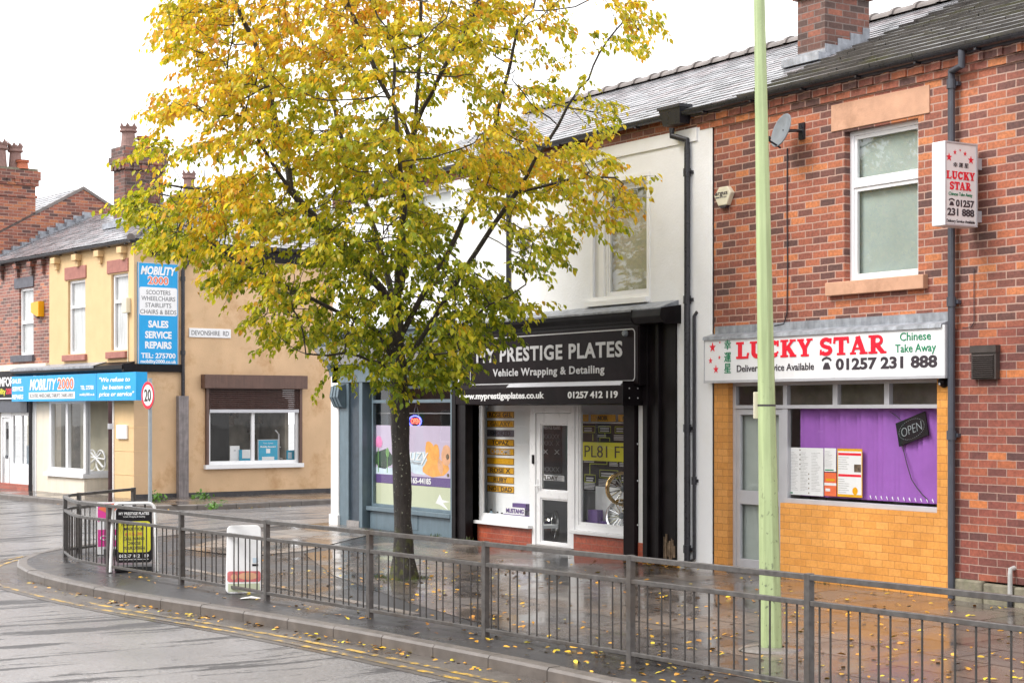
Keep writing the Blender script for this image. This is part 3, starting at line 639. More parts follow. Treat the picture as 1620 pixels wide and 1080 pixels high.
# shop window and door in one aluminium frame
ztr = FZ(1300, 643)
D_ = -0.07
mb = MB()
fw = 0.055
mb.pbox(P0, sx0, sx0 + fw, 0.03, zt, D_ - 0.06, D_); mb.pbox(P0, sx1 - 0.045, sx1, zs, zt, D_ - 0.06, D_ + 0.02)
mb.pbox(P0, sx0 + fw, sx1 - 0.045, zt - 0.06, zt, D_ - 0.06, D_); mb.pbox(P0, sx0 + fw, sx1 - 0.045, ztr - 0.022, ztr + 0.022, D_ - 0.06, D_ + 0.012)
mb.pbox(P0, dx1 - 0.045, dx1 + 0.045, 0.03, ztr - 0.022, D_ - 0.06, D_ + 0.004); mb.pbox(P0, dx1 - 0.035, dx1 + 0.035, ztr + 0.022, zt - 0.06, D_ - 0.06, D_ + 0.004)
mb.pbox(P0, dx1 + 0.045, sx1 - 0.045, zs, zs + 0.055, D_ - 0.06, D_ + 0.03)
for px in (1314, 1395.5): mb.pbox(P0, FX(px) - 0.04, FX(px) + 0.04, ztr + 0.022, zt - 0.06, D_ - 0.06, D_ + 0.003)
sw = mb.build('shop_window', MT['alu'], bld, bevel=0.004)
mb = MB(); mb.prect(P0, dx1, sx1 - 0.02, zs + 0.03, ztr, D_ - 0.035); mb.prect(P0, sx0 + 0.03, sx1 - 0.02, ztr, zt - 0.03, D_ - 0.035); mb.build('pane', MT['glass'], sw)
mb = MB(); x = FX(1250)                             # vertical slats, each turned a little
i = 0
while x < sx1 - 0.07:
    dd = -0.165 + 0.014 * math.sin(i * 1.7)
    mb.poly([P0.p(x, zs + 0.085, dd), P0.p(x + 0.094, zs + 0.085, dd - 0.034), P0.p(x + 0.094, ztr + 0.01, dd - 0.034), P0.p(x, ztr + 0.01, dd)]); x += 0.088; i += 1
bl = mb.build('blind', MT['purple'], sw)
mb = MB(); x = FX(1360); i = 0                       # bead chain that links the slats
while x < sx1 - 0.07:
    mb.poly([P0.p(x, zs + 0.13, -0.155), P0.p(x + 0.022, zs + 0.10, -0.155), P0.p(x + 0.03, zs + 0.10, -0.155), P0.p(x + 0.012, zs + 0.145, -0.155)]); x += 0.088
mb.build('bead_chain', MT['signwhite'], sw)
mb = MB(); mb.pbox(P0, dx1 - 0.03, FX(1250) + 0.02, zs + 0.02, ztr, -0.55, -0.5); mb.pbox(P0, dx1, sx1, zs - 0.03, zs + 0.03, -0.5, -0.1); mb.build('window_board', MT['dim'], sw)
mb = MB(); mb.prect(P0, sx0, sx1, ztr, zt, -0.45); mb.build('backing', MT['dim'], sw)
# aluminium door
d0, d1 = sx0 + fw + 0.004, dx1 - 0.049
zA, zB, zC, zD = FZ(1180, 656), FZ(1180, 776), FZ(1180, 798), FZ(1180, 885)
mb = MB(); mb.pbox(P0, d0, d0 + 0.075, 0.04, ztr - 0.026, D_ - 0.05, D_ - 0.008); mb.pbox(P0, d1 - 0.075, d1, 0.04, ztr - 0.026, D_ - 0.05, D_ - 0.008)
mb.pbox(P0, d0 + 0.075, d1 - 0.075, zA, ztr - 0.026, D_ - 0.05, D_ - 0.008); mb.pbox(P0, d0 + 0.075, d1 - 0.075, zC, zB, D_ - 0.05, D_ - 0.008); mb.pbox(P0, d0 + 0.075, d1 - 0.075, 0.04, zD, D_ - 0.05, D_ - 0.008)
dr = mb.build('door', MT['alu'], bld, bevel=0.004)
mb = MB(); mb.prect(P0, d0 + 0.05, d1 - 0.05, 0.1, ztr - 0.05, D_ - 0.03); mb.build('pane', MT['glass'], dr)
mb = MB(); mb.prect(P0, d0, d1, 0.03, ztr, D_ - 0.10); mb.build('frosted_backing', MT['blindg'], dr)
mb = MB(); mb.pbox(P0, d1 - 0.3, d1 - 0.1, zB - 0.075, zB - 0.055, D_ - 0.008, D_ + 0.02); mb.build('letter_flap', MT['greypost'], dr)
mb = MB(); mb.pbox(P0, sx0, dx1, -0.05, 0.03, -0.12, 0.03); mb.build('step', MT['kerb'], bld)
# upper window
mb = MB(); mb.pbox(P0, FX(1316), FX(1471.5), FZ(1471, 179), FZ(1471, 134), -0.02, 0.014); mb.build('lintel', MT['stone'], bld, bevel=0.006)
mb = MB(); mb.pbox(P0, FX(1312.5), FX(1468), FZ(1312, 469), FZ(1312, 448), -0.12, 0.075); mb.build('window_sill', MT['stone'], bld, bevel=0.008)
zT = FZ(1346, 292)
w = add_window(bld, P0, wl, wr, wz0 - 0.01, wz1 + 0.01, -0.085, 0.06, (zT,), (), 'upvc', 'glass2', 'blindg', 0.03, sash=0.045)
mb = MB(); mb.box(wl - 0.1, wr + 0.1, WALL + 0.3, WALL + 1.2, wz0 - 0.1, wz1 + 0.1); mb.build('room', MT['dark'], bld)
rX = FX(1182)
terrace_roof(bld, rX, XR, [MT['ctile']], 0.30, 0.33, 0.034, 0.003)
gutter(bld, P0, XL - 0.42, XR + 0.06, ZE - 0.02, 0.155)
mb = MB(); mb.pbox(P0, XL - 0.36, XR, zE + 0.008, ZTOP + 0.02, 0.0, 0.10); mb.build('eaves_board', MT['greylintel'], bld)
# chimney on the front slope
nR = RV.cross(Vector((1, 0, 0)))
cb0 = hit(1262, 103, (0, EY, ZE), nR); cb1 = hit(1300, 93, (0, EY, ZE), nR)
cx0 = cb0.x; cy0 = cb0.y; cx1 = FX(1305, cy0)
dd_ = ray(1375, 60); cyb = cx1 * dd_.y / dd_.x
mb = MB(); mb.box(cx0, cx1, cy0, cyb, cb0.z - 0.8, cb0.z + 2.6); mb.box(cx0 - 0.05, cx1 + 0.05, cy0 - 0.05, cyb + 0.05, FZ(1376, 1, cyb), FZ(1376, -18, cyb))
mb.box(cx0 - 0.08, cx1 + 0.08, cy0 - 0.08, cyb + 0.08, FZ(1376, -18, cyb), FZ(1376, -40, cyb))
ch = mb.build('chimney', MT['brick_dark'], bld)
mb = MB()
zroof = lambda y: ZE + (y - EY) * (ZR_ - ZE) / (RY - EY)
mb.box(cx0 - 0.02, cx1 + 0.02, cy0 - 0.012, cy0, zroof(cy0) - 0.05, zroof(cy0) + 0.13); mb.box(cx0 - 0.1, cx1 + 0.1, cy0 - 0.2, cy0 - 0.012, zroof(cy0 - 0.2) + 0.035, zroof(cy0) + 0.05)
k = 0; y = cy0
while y < cyb:
    mb.box(cx1, cx1 + 0.012, y, min(y + 0.22, cyb), zroof(y) - 0.05, zroof(y) + 0.19); y += 0.22
mb.build('flashing', MT['lead'], ch)

# ------------------------------------------------------------------ neighbour on the right
X2 = XR + 0.13; X3 = X2 + 6.0
nb = thing('brick_house', 'red brick house with a mossy stone base and a brown louvred wall vent', 'house', ((X2 + X3) / 2, WALL, 0))
zj = FZ(1540, 519); zp = FZ(1530, 915)
mb = MB(); mb.pbox(P0, XR, X3, zj, ZTOP, -0.3, 0)
mb.pbox(P0, XR, X3, zc, zE + 0.002, -0.1, 0.028); mb.pbox(P0, XR, X3, zc + 0.0857, zE + 0.004, -0.1, 0.052)
x = XR + 0.1
while x < X3 - 0.2: mb.pbox(P0, x, x + 0.13, zc + 0.0857, zE + 0.006, -0.1, 0.075); x += 0.257
mb.box(X2, X3, WALL + 0.3, 21.5, 0, ZTOP); mb.build('wall', MT['brick'], nb)
mb = MB(); mb.pbox(P0, X2 - 0.10, X3, zp, zj, -0.3, 0.012); mb.build('lower_wall', MT['brick_low'], nb)
mb = MB()
for i in range(14):
    xa = X2 - 0.09 + i * 0.42; mb.pbox(P0, xa, xa + 0.415, -0.3, zp + random.uniform(-0.03, 0.0), -0.2, 0.05 + random.uniform(0, 0.012))
mb.build('plinth', MT['plinth'], nb, bevel=0.02)
terrace_roof(nb, XR, X3, [MT['ctile']], 0.30, 0.33, 0.034, 0.003)
gutter(nb, P0, XR + 0.06, X3, ZE - 0.02, 0.155)
mb = MB(); mb.pbox(P0, XR, X3, zE + 0.008, ZTOP + 0.02, 0.0, 0.10); mb.build('eaves_board', MT['greylintel'], nb)
px_ = FX(1513); zz = FZ(1510, 118)
downpipe(nb, [(FX(1523, 13.86), 13.845, ZE - 0.05), (FX(1523, 13.86), 13.845, ZE - 0.22), (px_, 13.925, zz + 0.02), (px_, 13.925, zz - 0.15), (px_, 13.925, 0.02)], 0.039, MT['greypipe'],
         [(FZ(1510, 135), px_, 13.925), (FZ(1510, 478), px_, 13.925), (FZ(1510, 688), px_, 13.925)])
mb = MB(); xa, xb = FX(1544), FX(1583); za, zb = FZ(1544, 600), FZ(1544, 548)
mb.pbox(P0, xa, xb, za, zb, 0.0, 0.07); mb.pbox(P0, xa - 0.008, xb + 0.008, zb - 0.07, zb + 0.006, 0.0, 0.085)
k = za + 0.03
while k < zb - 0.08:
    mb.sweep(P0, [(0.06, k), (0.088, k - 0.012), (0.09, k - 0.008), (0.062, k + 0.012)], xa + 0.015, xb - 0.03); k += 0.022
mb.build('wall_vent', M('brown_vent', (0.055, 0.045, 0.042), 0.4, 0.2), nb)
mb = MB(); wx = FX(1606); mb.tube([(wx, 13.99, 0.40), (wx, 13.93, 0.39), (wx, 13.925, 0.34), (wx, 13.925, 0.10)], 0.026, 10); mb.build('waste_pipe', MT['wpipe'], nb)
mb = MB(); mb.tube([(wx, 13.925, 0.10), (wx, 13.925, -0.02)], 0.03, 10); mb.build('drain', MT['pipe'], nb)
mb = MB(); cxx = FX(1542.5); mb.tube([(cxx, 13.985, FZ(1542, 425)), (cxx, 13.985, FZ(1542, 510)), (cxx - 0.04, 13.985, FZ(1542, 517)), (cxx - 0.16, 13.985, FZ(1542, 518))], 0.005, 6); mb.build('cable', MT['charc'], nb)

# ------------------------------------------------------------------ takeaway sign
def star(mb, P, a, b, r, d, tilt=0.0):
    pts = []
    for k in range(10):
        an = math.pi / 2 + tilt + k * math.pi / 5; rr = r if k % 2 == 0 else r * 0.40
        pts.append((a + rr * math.cos(an), b + rr * math.sin(an)))
    mb.prism(P, pts, d, d + 0.003)
def stroke(mb, P, pts, w, org, sx, sy, d, th=0.004):
    q = [Vector(p) for p in pts]; L_, R_ = [], []
    for i, p in enumerate(q):
        t = (q[min(i + 1, len(q) - 1)] - q[max(i - 1, 0)]).normalized(); nn = Vector((-t.y, t.x)) * (w / 2)
        L_.append(p + nn); R_.append(p - nn)
    f = lambda v: (org[0] + v.x * sx, org[1] + v.y * sy)
    for i in range(len(q) - 1): mb.prism(P, [f(L_[i]), f(R_[i]), f(R_[i + 1]), f(L_[i + 1])], d, d + th)
def arc(cx, cy, rx, ry, a0, a1, n=14): return [(cx + rx * math.cos(R(a0 + (a1 - a0) * k / n)), cy + ry * math.sin(R(a0 + (a1 - a0) * k / n))) for k in range(n + 1)]
SERIF = {
    'L': (0.84, [([(.25, 0), (.25, 1)], .26), ([(0, .93), (.5, .93)], .14), ([(0, .07), (.8, .07)], .14), ([(.72, .03), (.80, .34)], .12)]),
    'U': (0.95, [([(.24, 1), (.24, .36)] + arc(.49, .34, .25, .22, 180, 300, 8), .26), (arc(.49, .34, .25, .25, 300, 360, 5) + [(.74, 1)], .13), ([(.02, .94), (.46, .94)], .12), ([(.56, .94), (.92, .94)], .12)]),
    'C': (0.88, [(arc(.47, .5, .33, .39, 48, 312, 20), .24), ([(.77, .98), (.77, .64)], .12), ([(.68, .20), (.80, .34)], .10)]),
    'K': (0.98, [([(.25, 0), (.25, 1)], .26), ([(.32, .40), (.76, .95)], .15), ([(.44, .60), (.80, .06)], .25), ([(0, .94), (.48, .94)], .12), ([(0, .06), (.48, .06)], .12), ([(.58, .94), (.94, .94)], .12), ([(.58, .06), (.98, .06)], .12)]),
    'Y': (0.92, [([(.46, 0), (.46, .46)], .25), ([(.46, .40), (.17, .96)], .25), ([(.46, .40), (.76, .96)], .15), ([(.0, .94), (.40, .94)], .12), ([(.56, .94), (.92, .94)], .12), ([(.22, .06), (.70, .06)], .12)]),
    'S': (0.76, [(arc(.38, .71, .24, .19, 25, 180, 10) + arc(.38, .71, .24, .21, 180, 255, 5) + [(.46, .46)] + arc(.38, .29, .26, .20, 60, -65, 10)[1:] + arc(.38, .29, .26, .2, -65, -155, 8), .22), ([(.66, .96), (.64, .66)], .1), ([(.07, .04), (.09, .34)], .1)]),
    'T': (0.88, [([(.02, .91), (.86, .91)], .18), ([(.07, .97), (.04, .64)], .12), ([(.81, .97), (.84, .64)], .12), ([(.44, 0), (.44, .9)], .26), ([(.2, .06), (.68, .06)], .12)]),
    'A': (0.98, [([(.45, .98), (.14, .05)], .14), ([(.43, .98), (.76, .05)], .26), ([(.22, .32), (.66, .32)], .11), ([(.0, .06), (.34, .06)], .12), ([(.54, .06), (.98, .06)], .12)]),
    'R': (0.95, [([(.25, 0), (.25, 1)], .26), ([(0, .94), (.5, .94)], .13), ([(0, .06), (.48, .06)], .12), ([(.25, .93), (.5, .93)] + arc(.5, .72, .21, .21, 80, -80, 8) + [(.3, .50)], .16), ([(.42, .52), (.78, .06)], .24), ([(.64, .06), (.97, .06)], .12)]),
}
def slab(word, P, a0, a1, base, cap, d, mat, parent):
    tot = sum(SERIF[c][0] + 0.06 if c != ' ' else 0.35 for c in word) - 0.06; sx = (a1 - a0) / tot; a = a0; mb = MB(); k = 0
    for c in word:
        if c == ' ': a += 0.35 * sx; continue
        w_, st = SERIF[c]
        for pts, w in st:
            stroke(mb, P, pts, w, (a, base), sx, cap, d + 0.0005 * (k % 7), 0.004); k += 1
        a += (w_ + 0.06) * sx
    return mb.build('lettering', mat, parent)
def phone_icon(P, a, b, s, d, mat, parent):
    mb = MB(); f = lambda q: [(a + x * s, b + y * s) for x, y in q]
    mb.prism(P, f([(0.08, 0), (0.92, 0), (0.88, .18), (0.68, .52), (0.32, .52), (0.12, .18)]), d, d + 0.004)
    stroke(mb, P, [(0.0, .66), (.12, .80), (.5, .9), (.88, .80), (1.0, .66)], .17, (a, b), s, s, d + 0.0005, 0.004)
    mb.build('telephone_symbol', mat, parent)
YS = WALL - 0.135; PS = street(YS)
ax0, ax1 = FX(1115, YS), FX(1494.5, YS); sb0, sb1 = FZ(1494, 593.5, YS), FZ(1494, 513.5, YS)
sg = thing('takeaway_sign', 'long white fascia sign with red serif letters and stars above the purple shop window', 'sign', ((ax0 + ax1) / 2, WALL, sb0))
mb = MB(); mb.pbox(PS, ax0, ax1, sb0, sb1, -0.125, 0.0); mb.build('sign_box', MT['signwhite'], sg, bevel=0.004)
mb = MB(); mb.pbox(PS, ax0 - 0.012, ax1 + 0.012, sb0 - 0.03, sb0, -0.125, 0.010); mb.pbox(PS, ax1, ax1 + 0.014, sb0, sb1, -0.125, 0.006); mb.pbox(PS, ax0 - 0.012, ax0, sb0, sb1, -0.125, 0.006)
mb.build('sign_trim', MT['alu'], sg)
mb = MB(); mb.pbox(P0, ax0 + 0.06, XR - 0.01, FZ(1500, 510), FZ(1500, 493), 0.0, 0.02)
q = [(0.02, FZ(1500, 507)), (0.15, sb1 + 0.012), (0.158, sb1 - 0.03), (0.15, sb1 + 0.001), (0.0, sb1 + 0.004)]
mb.sweep(P0, q, ax0 - 0.02, XR - 0.03); mb.build('lead_flashing', MT['lead'], sg)
mb = MB(); mb.pbox(PS, FX(1320, YS) - 0.002, FX(1320, YS) + 0.002, sb0, sb1, 0.0, 0.0015); mb.build('panel_joint', MT['alu'], sg)
slab('LUCKY STAR', PS, FX(1165, YS), FX(1402, YS), FZ(1402, 558.5, YS), FZ(1402, 529, YS) - FZ(1402, 558.5, YS), 0.001, MT['red'], sg)
def stext(body, px0, px1, yb, yt, pxr, mat, Pq=PS, Yq=YS, par=None, **kw):
    zb, zt_ = FZ(pxr, yb, Yq), FZ(pxr, yt, Yq)
    return text(body, Pq, FX(px0, Yq), FX(px1, Yq), zb, zt_ - zb, 0.001, MT[mat], par, **kw)
stext('Delivery Service Available', 1166, 1288, 584.5, 573.5, 1288, 'charc', par=sg, bold=0.012)
stext('Chinese', 1424, 1473, 539, 526.5, 1424, 'green', par=sg, bold=0.008)
stext('Take Away', 1416.5, 1481, 557.5, 545, 1416, 'green', par=sg, bold=0.008)
stext('01257 231 888', 1322.5, 1483, 582, 565, 1403, 'charc', par=sg, bold=0.035)
phone_icon(PS, FX(1301, YS), FZ(1305, 584, YS), FX(1315, YS) - FX(1301, YS), 0.001, MT['charc'], sg)
for px, py, r in ((1127.5, 549.5, 8.5), (1124.3, 570.5, 5.2), (1138.2, 565.3, 3.2), (1132.8, 584.2, 7.2), (1139, 541.7, 2)):
    mb = MB(); star(mb, PS, FX(px, YS), FZ(px, py, YS), r * 0.0078, 0.001); mb.build('star', MT['red'], sg)
for ch_, py in (('幸', 553), ('運', 572.5), ('星', 590)):
    text(ch_, PS, FX(1146, YS), FX(1156.5, YS), FZ(1151, py, YS), FZ(1151, py - 15.5, YS) - FZ(1151, py, YS), 0.001, MT['green'], sg, bold=0.01, cjk=True)

# projecting double-sided sign
XS_ = None
dd_ = ray(1546, 0); ysw = WALL - 0.09; xs_f = ysw * dd_.x / dd_.y
dd_ = ray(1494.4, 0); ysn = xs_f * dd_.y / dd_.x
dd_ = ray(1474, 0); xs_b = ysn * dd_.x / dd_.y
PP = Pl((xs_f, 0, 0), (0, 1, 0), (1, 0, 0))
def zat(py, px, x, y): d = ray(px, py); return EYE + d.z * (y / d.y)
pz1, pz0 = zat(222.5, 1494.4, xs_f, ysn), zat(356, 1494.4, xs_f, ysn)
ps = thing('projecting_sign', 'white box sign with red lettering sticking out from the brick wall beside the grey downpipe', 'sign', (xs_f, ysw, pz0))
mb = MB(); mb.box(xs_b, xs_f, ysn, ysw, pz0, pz1); mb.build('sign_box', MT['signwhite'], ps, bevel=0.008)
mb = MB(); mb.frame(PP, ysn, ysw, pz0, pz1, 0.02, 0.0, 0.010); mb.build('sign_trim', MT['alu'], ps, bevel=0.003)
mb = MB()
for z in (pz1 - 0.2, pz0 + 0.12): mb = MB(); mb.pbox(PP, ysw, WALL + 0.01, z - 0.06, z + 0.06, -0.06, -0.02); mb.build('bracket', MT['alu'], ps)
H_ = pz1 - pz0; Wd = ysw - ysn
def pt(body, u0, u1, v, c, mat, **kw): return text(body, PP, ysn + u0 * Wd, ysn + u1 * Wd, pz0 + v * H_, c * H_, 0.001, MT[mat], ps, **kw)
slab('LUCKY', PP, ysn + 0.05 * Wd, ysn + 0.92 * Wd, pz0 + 0.555 * H_, 0.095 * H_, 0.001, MT['red'], ps)
slab('STAR', PP, ysn + 0.15 * Wd, ysn + 0.80 * Wd, pz0 + 0.43 * H_, 0.095 * H_, 0.001, MT['red'], ps)
pt('Chinese Take Away', 0.12, 0.84, 0.36, 0.04, 'green'); pt('01257', 0.34, 0.90, 0.235, 0.075, 'charc', bold=0.03); pt('231 888', 0.08, 0.90, 0.125, 0.08, 'charc', bold=0.03)
pt('Delivery Service Available', 0.05, 0.92, 0.04, 0.036, 'charc')
phone_icon(PP, ysn + 0.13 * Wd, pz0 + 0.24 * H_, 0.16 * Wd, 0.001, MT['charc'], ps)
for u_, v_, r in ((0.13, 0.81, 0.045), (0.31, 0.875, 0.026), (0.47, 0.905, 0.013), (0.62, 0.87, 0.026), (0.80, 0.80, 0.045)):
    mb = MB(); star(mb, PP, ysn + u_ * Wd, pz0 + v_ * H_, r, 0.001); mb.build('star', MT['red'], ps)
for c_, u_ in (('幸', 0.26), ('運', 0.43), ('星', 0.60)): text(c_, PP, ysn + u_ * Wd, ysn + (u_ + 0.13) * Wd, pz0 + 0.70 * H_, 0.055 * H_, 0.001, MT['charc'], ps, cjk=True)

# satellite dish
dc = hit(1235, 206, (0, 13.72, 0), (0, 1, 0))
sdz = thing('satellite_dish', 'grey satellite dish fixed to the red brick wall beside the green lamp post', 'satellite dish', (dc.x + 0.1, WALL, dc.z))
mb = MB(); ax_ = Vector((-0.20, -0.93, 0.30)).normalized()
prof = [(0.001, 0.0)] + [(0.016 * k, 0.30 * (0.016 * k) ** 2 * 2.4) for k in range(1, 14)] + [(0.210, 0.028)]
mb.lathe(prof, dc - ax_ * 0.03, 28, axis=ax_); mb.lathe([(r, h - 0.008) for r, h in prof], dc - ax_ * 0.03, 28, axis=ax_); mb.build('reflector', MT['dish'], sdz, smooth=True)
tip = dc + ax_ * 0.22 + Vector((0, 0, -0.17))
mb = MB(); mb.tube([dc + Vector((0, 0, -0.21)), tip], 0.012, 8); mb.tube([tip, tip - ax_ * 0.07 + Vector((0, 0, 0.02))], 0.026, 10); mb.build('feed_arm', MT['pipe'], sdz)
mb = MB(); mb.tube([dc - ax_ * 0.03, Vector((dc.x + 0.07, 13.9, dc.z)), Vector((dc.x + 0.07, 14.0, dc.z))], 0.02, 8); mb.box(dc.x + 0.02, dc.x + 0.12, 13.98, 14.0, dc.z - 0.1, dc.z + 0.1); mb.build('bracket', MT['pipe'], sdz)
cx_ = FX(1246.5); mb = MB(); mb.tube([(cx_, 13.99, FZ(1246, 235)), (cx_, 13.985, FZ(1246, 330)), (cx_ + 0.01, 13.985, FZ(1246, 420)), (cx_, 13.985, FZ(1246, 495)), (cx_ - 0.05, 13.98, FZ(1246, 512)), (cx_ - 0.22, 13.98, FZ(1246, 514))], 0.008, 6); mb.build('cable', MT['pipe'], sdz)

# alarm box
PA = street(WALL - 0.07); bx0, bx1 = FX(1129.5, WALL - .07), FX(1156, WALL - .07); bz0, bz1 = FZ(1143, 329, WALL - .07), FZ(1143, 295.5, WALL - .07)
al = thing('alarm_box', 'cream hexagonal alarm box on the brick wall next to the white house', 'alarm box', ((bx0 + bx1) / 2, WALL, bz0))
bc = (bx0 + bx1) / 2; bh = bz1 - bz0; hw = (bx1 - bx0) / 2
hx = [(bc - hw * .42, bz1), (bc + hw * .55, bz1), (bc + hw, bz0 + bh * .68), (bc + hw * .50, bz0 + bh * .12), (bc - hw * .50, bz0 + bh * .12), (bc - hw, bz0 + bh * .60)]
mb = MB(); mb.prism(PA, hx, -0.07, 0.0); mb.build('box', MT['cream_pl'], al, bevel=0.01)
mb = MB(); mb.prism(PA, [(bc - hw * .48, bz0 + bh * .11), (bc + hw * .48, bz0 + bh * .11), (bc + hw * .25, bz0), (bc - hw * .25, bz0)], -0.06, -0.005); mb.build('lens', MT['charc'], al)
text('argus', PA, bc - hw * .85, bc + hw * .62, bz0 + bh * .62, bh * .2, 0.001, MT['charc'], al, bold=0.01)
text('0800 614 614', PA, bc - hw * .8, bc + hw * .5, bz0 + bh * .48, bh * .07, 0.001, MT['greylet'], al)

# dome camera
cc = thing('security_camera', 'small black dome camera on the orange tiles below the right end of the white sign', 'camera', (FX(1495), WALL, FZ(1495, 604)))
mb = MB(); q = Vector((FX(1495), 13.994, FZ(1495, 604))); mb.lathe([(0.062, 0), (0.062, 0.02), (0.055, 0.03)] + [(0.052 * math.cos(a), 0.03 + 0.05 * math.sin(a)) for a in [k * math.pi / 16 for k in range(9)]], q, 20, axis=(0, -1, 0)); mb.build('dome', MT['black'], cc, smooth=True)
mb = MB(); mb.lathe([(0.012, 0.0), (0.012, 0.012), (0.001, 0.014)], q + Vector((0.0, -0.068, -0.02)), 10, axis=(0, -1, 0)); mb.build('lens', MT['silver'], cc)

# things in the takeaway window
PG = street(WALL + 0.122)                               # just inside the glass
YG = WALL + 0.122
def gx(px): return FX(px, YG)
def gzz(px, py): return FZ(px, py, YG)
def sheet(name, label, cat, px0, px1, yt, yb, pxr, mat, P=PG, Y=YG, group=None, th=0.004):
    a0, a1 = FX(px0, Y), FX(px1, Y); b0, b1 = FZ(pxr, yb, Y), FZ(pxr, yt, Y)
    t_ = thing(name, label, cat, ((a0 + a1) / 2, Y, b0), 0, group)
    mb = MB(); mb.pbox(P, a0, a1, b0, b1, 0, th); mb.build('sheet', MT[mat], t_)
    return t_, a0, a1, b0, b1
def rows(t_, P, a0, a1, z0, z1, n, mat, frac=0.6, d=0.004, seed=1):
    rr = random.Random(seed); mb = MB(); h = (z1 - z0) / n
    for k in range(n):
        L = (a1 - a0) * rr.uniform(frac, 1.0); mb.pbox(P, a0, a0 + L, z0 + k * h + h * 0.3, z0 + k * h + h * 0.62, d, d + 0.0008)
    mb.build('print', MT[mat], t_)
GM = 'menu posters in the takeaway window'
MT['print'] = M('grey_print', (0.50, 0.50, 0.50), 0.6, 0.25, 40)
t_, a0, a1, b0, b1 = sheet('menu_poster', 'widest white menu with columns of small print, left end of the takeaway window', 'menu', 1245, 1303, 707.5, 782, 1260, 'signwhite', group=GM)
for i, (u0, u1) in enumerate(((0.09, 0.33), (0.38, 0.60), (0.68, 0.93))): rows(t_, PG, a0 + (a1 - a0) * u0, a0 + (a1 - a0) * u1, b0 + 0.05, b1 - 0.05, 26, 'print', 0.45, seed=i)
mb = MB()
for u_, vs_ in ((0.045, [0.06 + k * 0.1 for k in range(10)]), (0.37, [0.55 + k * 0.1 for k in range(5)]), (0.61, [0.05 + k * 0.1 for k in range(5)])):
    for v_ in vs_: mb.lathe([(0.001, 0.001), (0.010, 0.001)], (a0 + u_ * (a1 - a0), YG - 0.0045, b0 + v_ * (b1 - b0)), 10, axis=(0, -1, 0))
mb.build('dish_picture', MT['rot'], t_)
mb = MB(); mb.pbox(PG, a0 + 0.03, a0 + 0.11, b0 + 0.012, b0 + 0.03, 0.004, 0.005); mb.build('green_line', MT['green'], t_)
t_, a0, a1, b0, b1 = sheet('menu_poster', 'small white menu between the wide menu and the orange edged one', 'menu', 1304.5, 1323, 708.5, 745.5, 1310, 'signwhite', group=GM)
rows(t_, PG, a0 + 0.01, a0 + (a1 - a0) * 0.7, b0 + 0.04, b1 - 0.03, 14, 'print', 0.5, seed=5)
mb = MB(); mb.pbox(PG, a0 + 0.01, a1 - 0.04, b0 + 0.012, b0 + 0.026, 0.004, 0.005); mb.build('green_line', MT['green'], t_)
t_, a0, a1, b0, b1 = sheet('menu_poster', 'small red and orange offer leaflet below the small white menu', 'menu', 1304.5, 1323.5, 747, 784, 1310, 'coral', group=GM)
mb = MB(); mb.pbox(PG, a0, a1, b0 + 0.45 * (b1 - b0), b0 + 0.56 * (b1 - b0), 0.004, 0.005); mb.pbox(PG, a0 + 0.02, a0 + 0.1, b0 + 0.2 * (b1 - b0), b0 + 0.32 * (b1 - b0), 0.004, 0.005); mb.build('white_panel', MT['signwhite'], t_)
mb = MB(); mb.pbox(PG, a0 + 0.03, a1 - 0.03, b0 + 0.64 * (b1 - b0), b0 + 0.74 * (b1 - b0), 0.004, 0.005); mb.build('yellow_panel', MT['plate'], t_)
t_, a0, a1, b0, b1 = sheet('menu_poster', 'menu with an orange border and two red headings in the middle of the takeaway window', 'menu', 1325, 1364.5, 709, 785, 1330, 'plate', group=GM)
mb = MB(); mb.pbox(PG, a0 + 0.012, a1 - 0.012, b0 + 0.03, b1 - 0.03, 0.004, 0.005); mb.build('paper', MT['signwhite'], t_)
Hh = b1 - b0
for v_ in (0.86, 0.42): mb = MB(); mb.pbox(PG, a0 + 0.018, a1 - 0.018, b0 + v_ * Hh, b0 + (v_ + 0.05) * Hh, 0.005, 0.006); mb.build('heading', MT['red'], t_)
rows(t_, PG, a0 + 0.02, a0 + (a1 - a0) * 0.62, b0 + 0.07 * Hh, b0 + 0.39 * Hh, 7, 'print', 0.4, 0.005, 3); rows(t_, PG, a0 + 0.02, a0 + (a1 - a0) * 0.66, b0 + 0.56 * Hh, b0 + 0.84 * Hh, 6, 'print', 0.5, 0.005, 4)
mb = MB(); mb.pbox(PG, a0 + (a1 - a0) * 0.68, a1 - 0.02, b0 + 0.52 * Hh, b0 + 0.68 * Hh, 0.005, 0.006); mb.build('food_picture', MT['rot'], t_); mb = MB(); mb.lathe([(0.001, 0.006), (0.045, 0.006)], (a0 + (a1 - a0) * 0.72, YG, b0 + 0.13 * Hh), 16, axis=(0, -1, 0)); mb.build('food_picture', MT['amber'], t_)
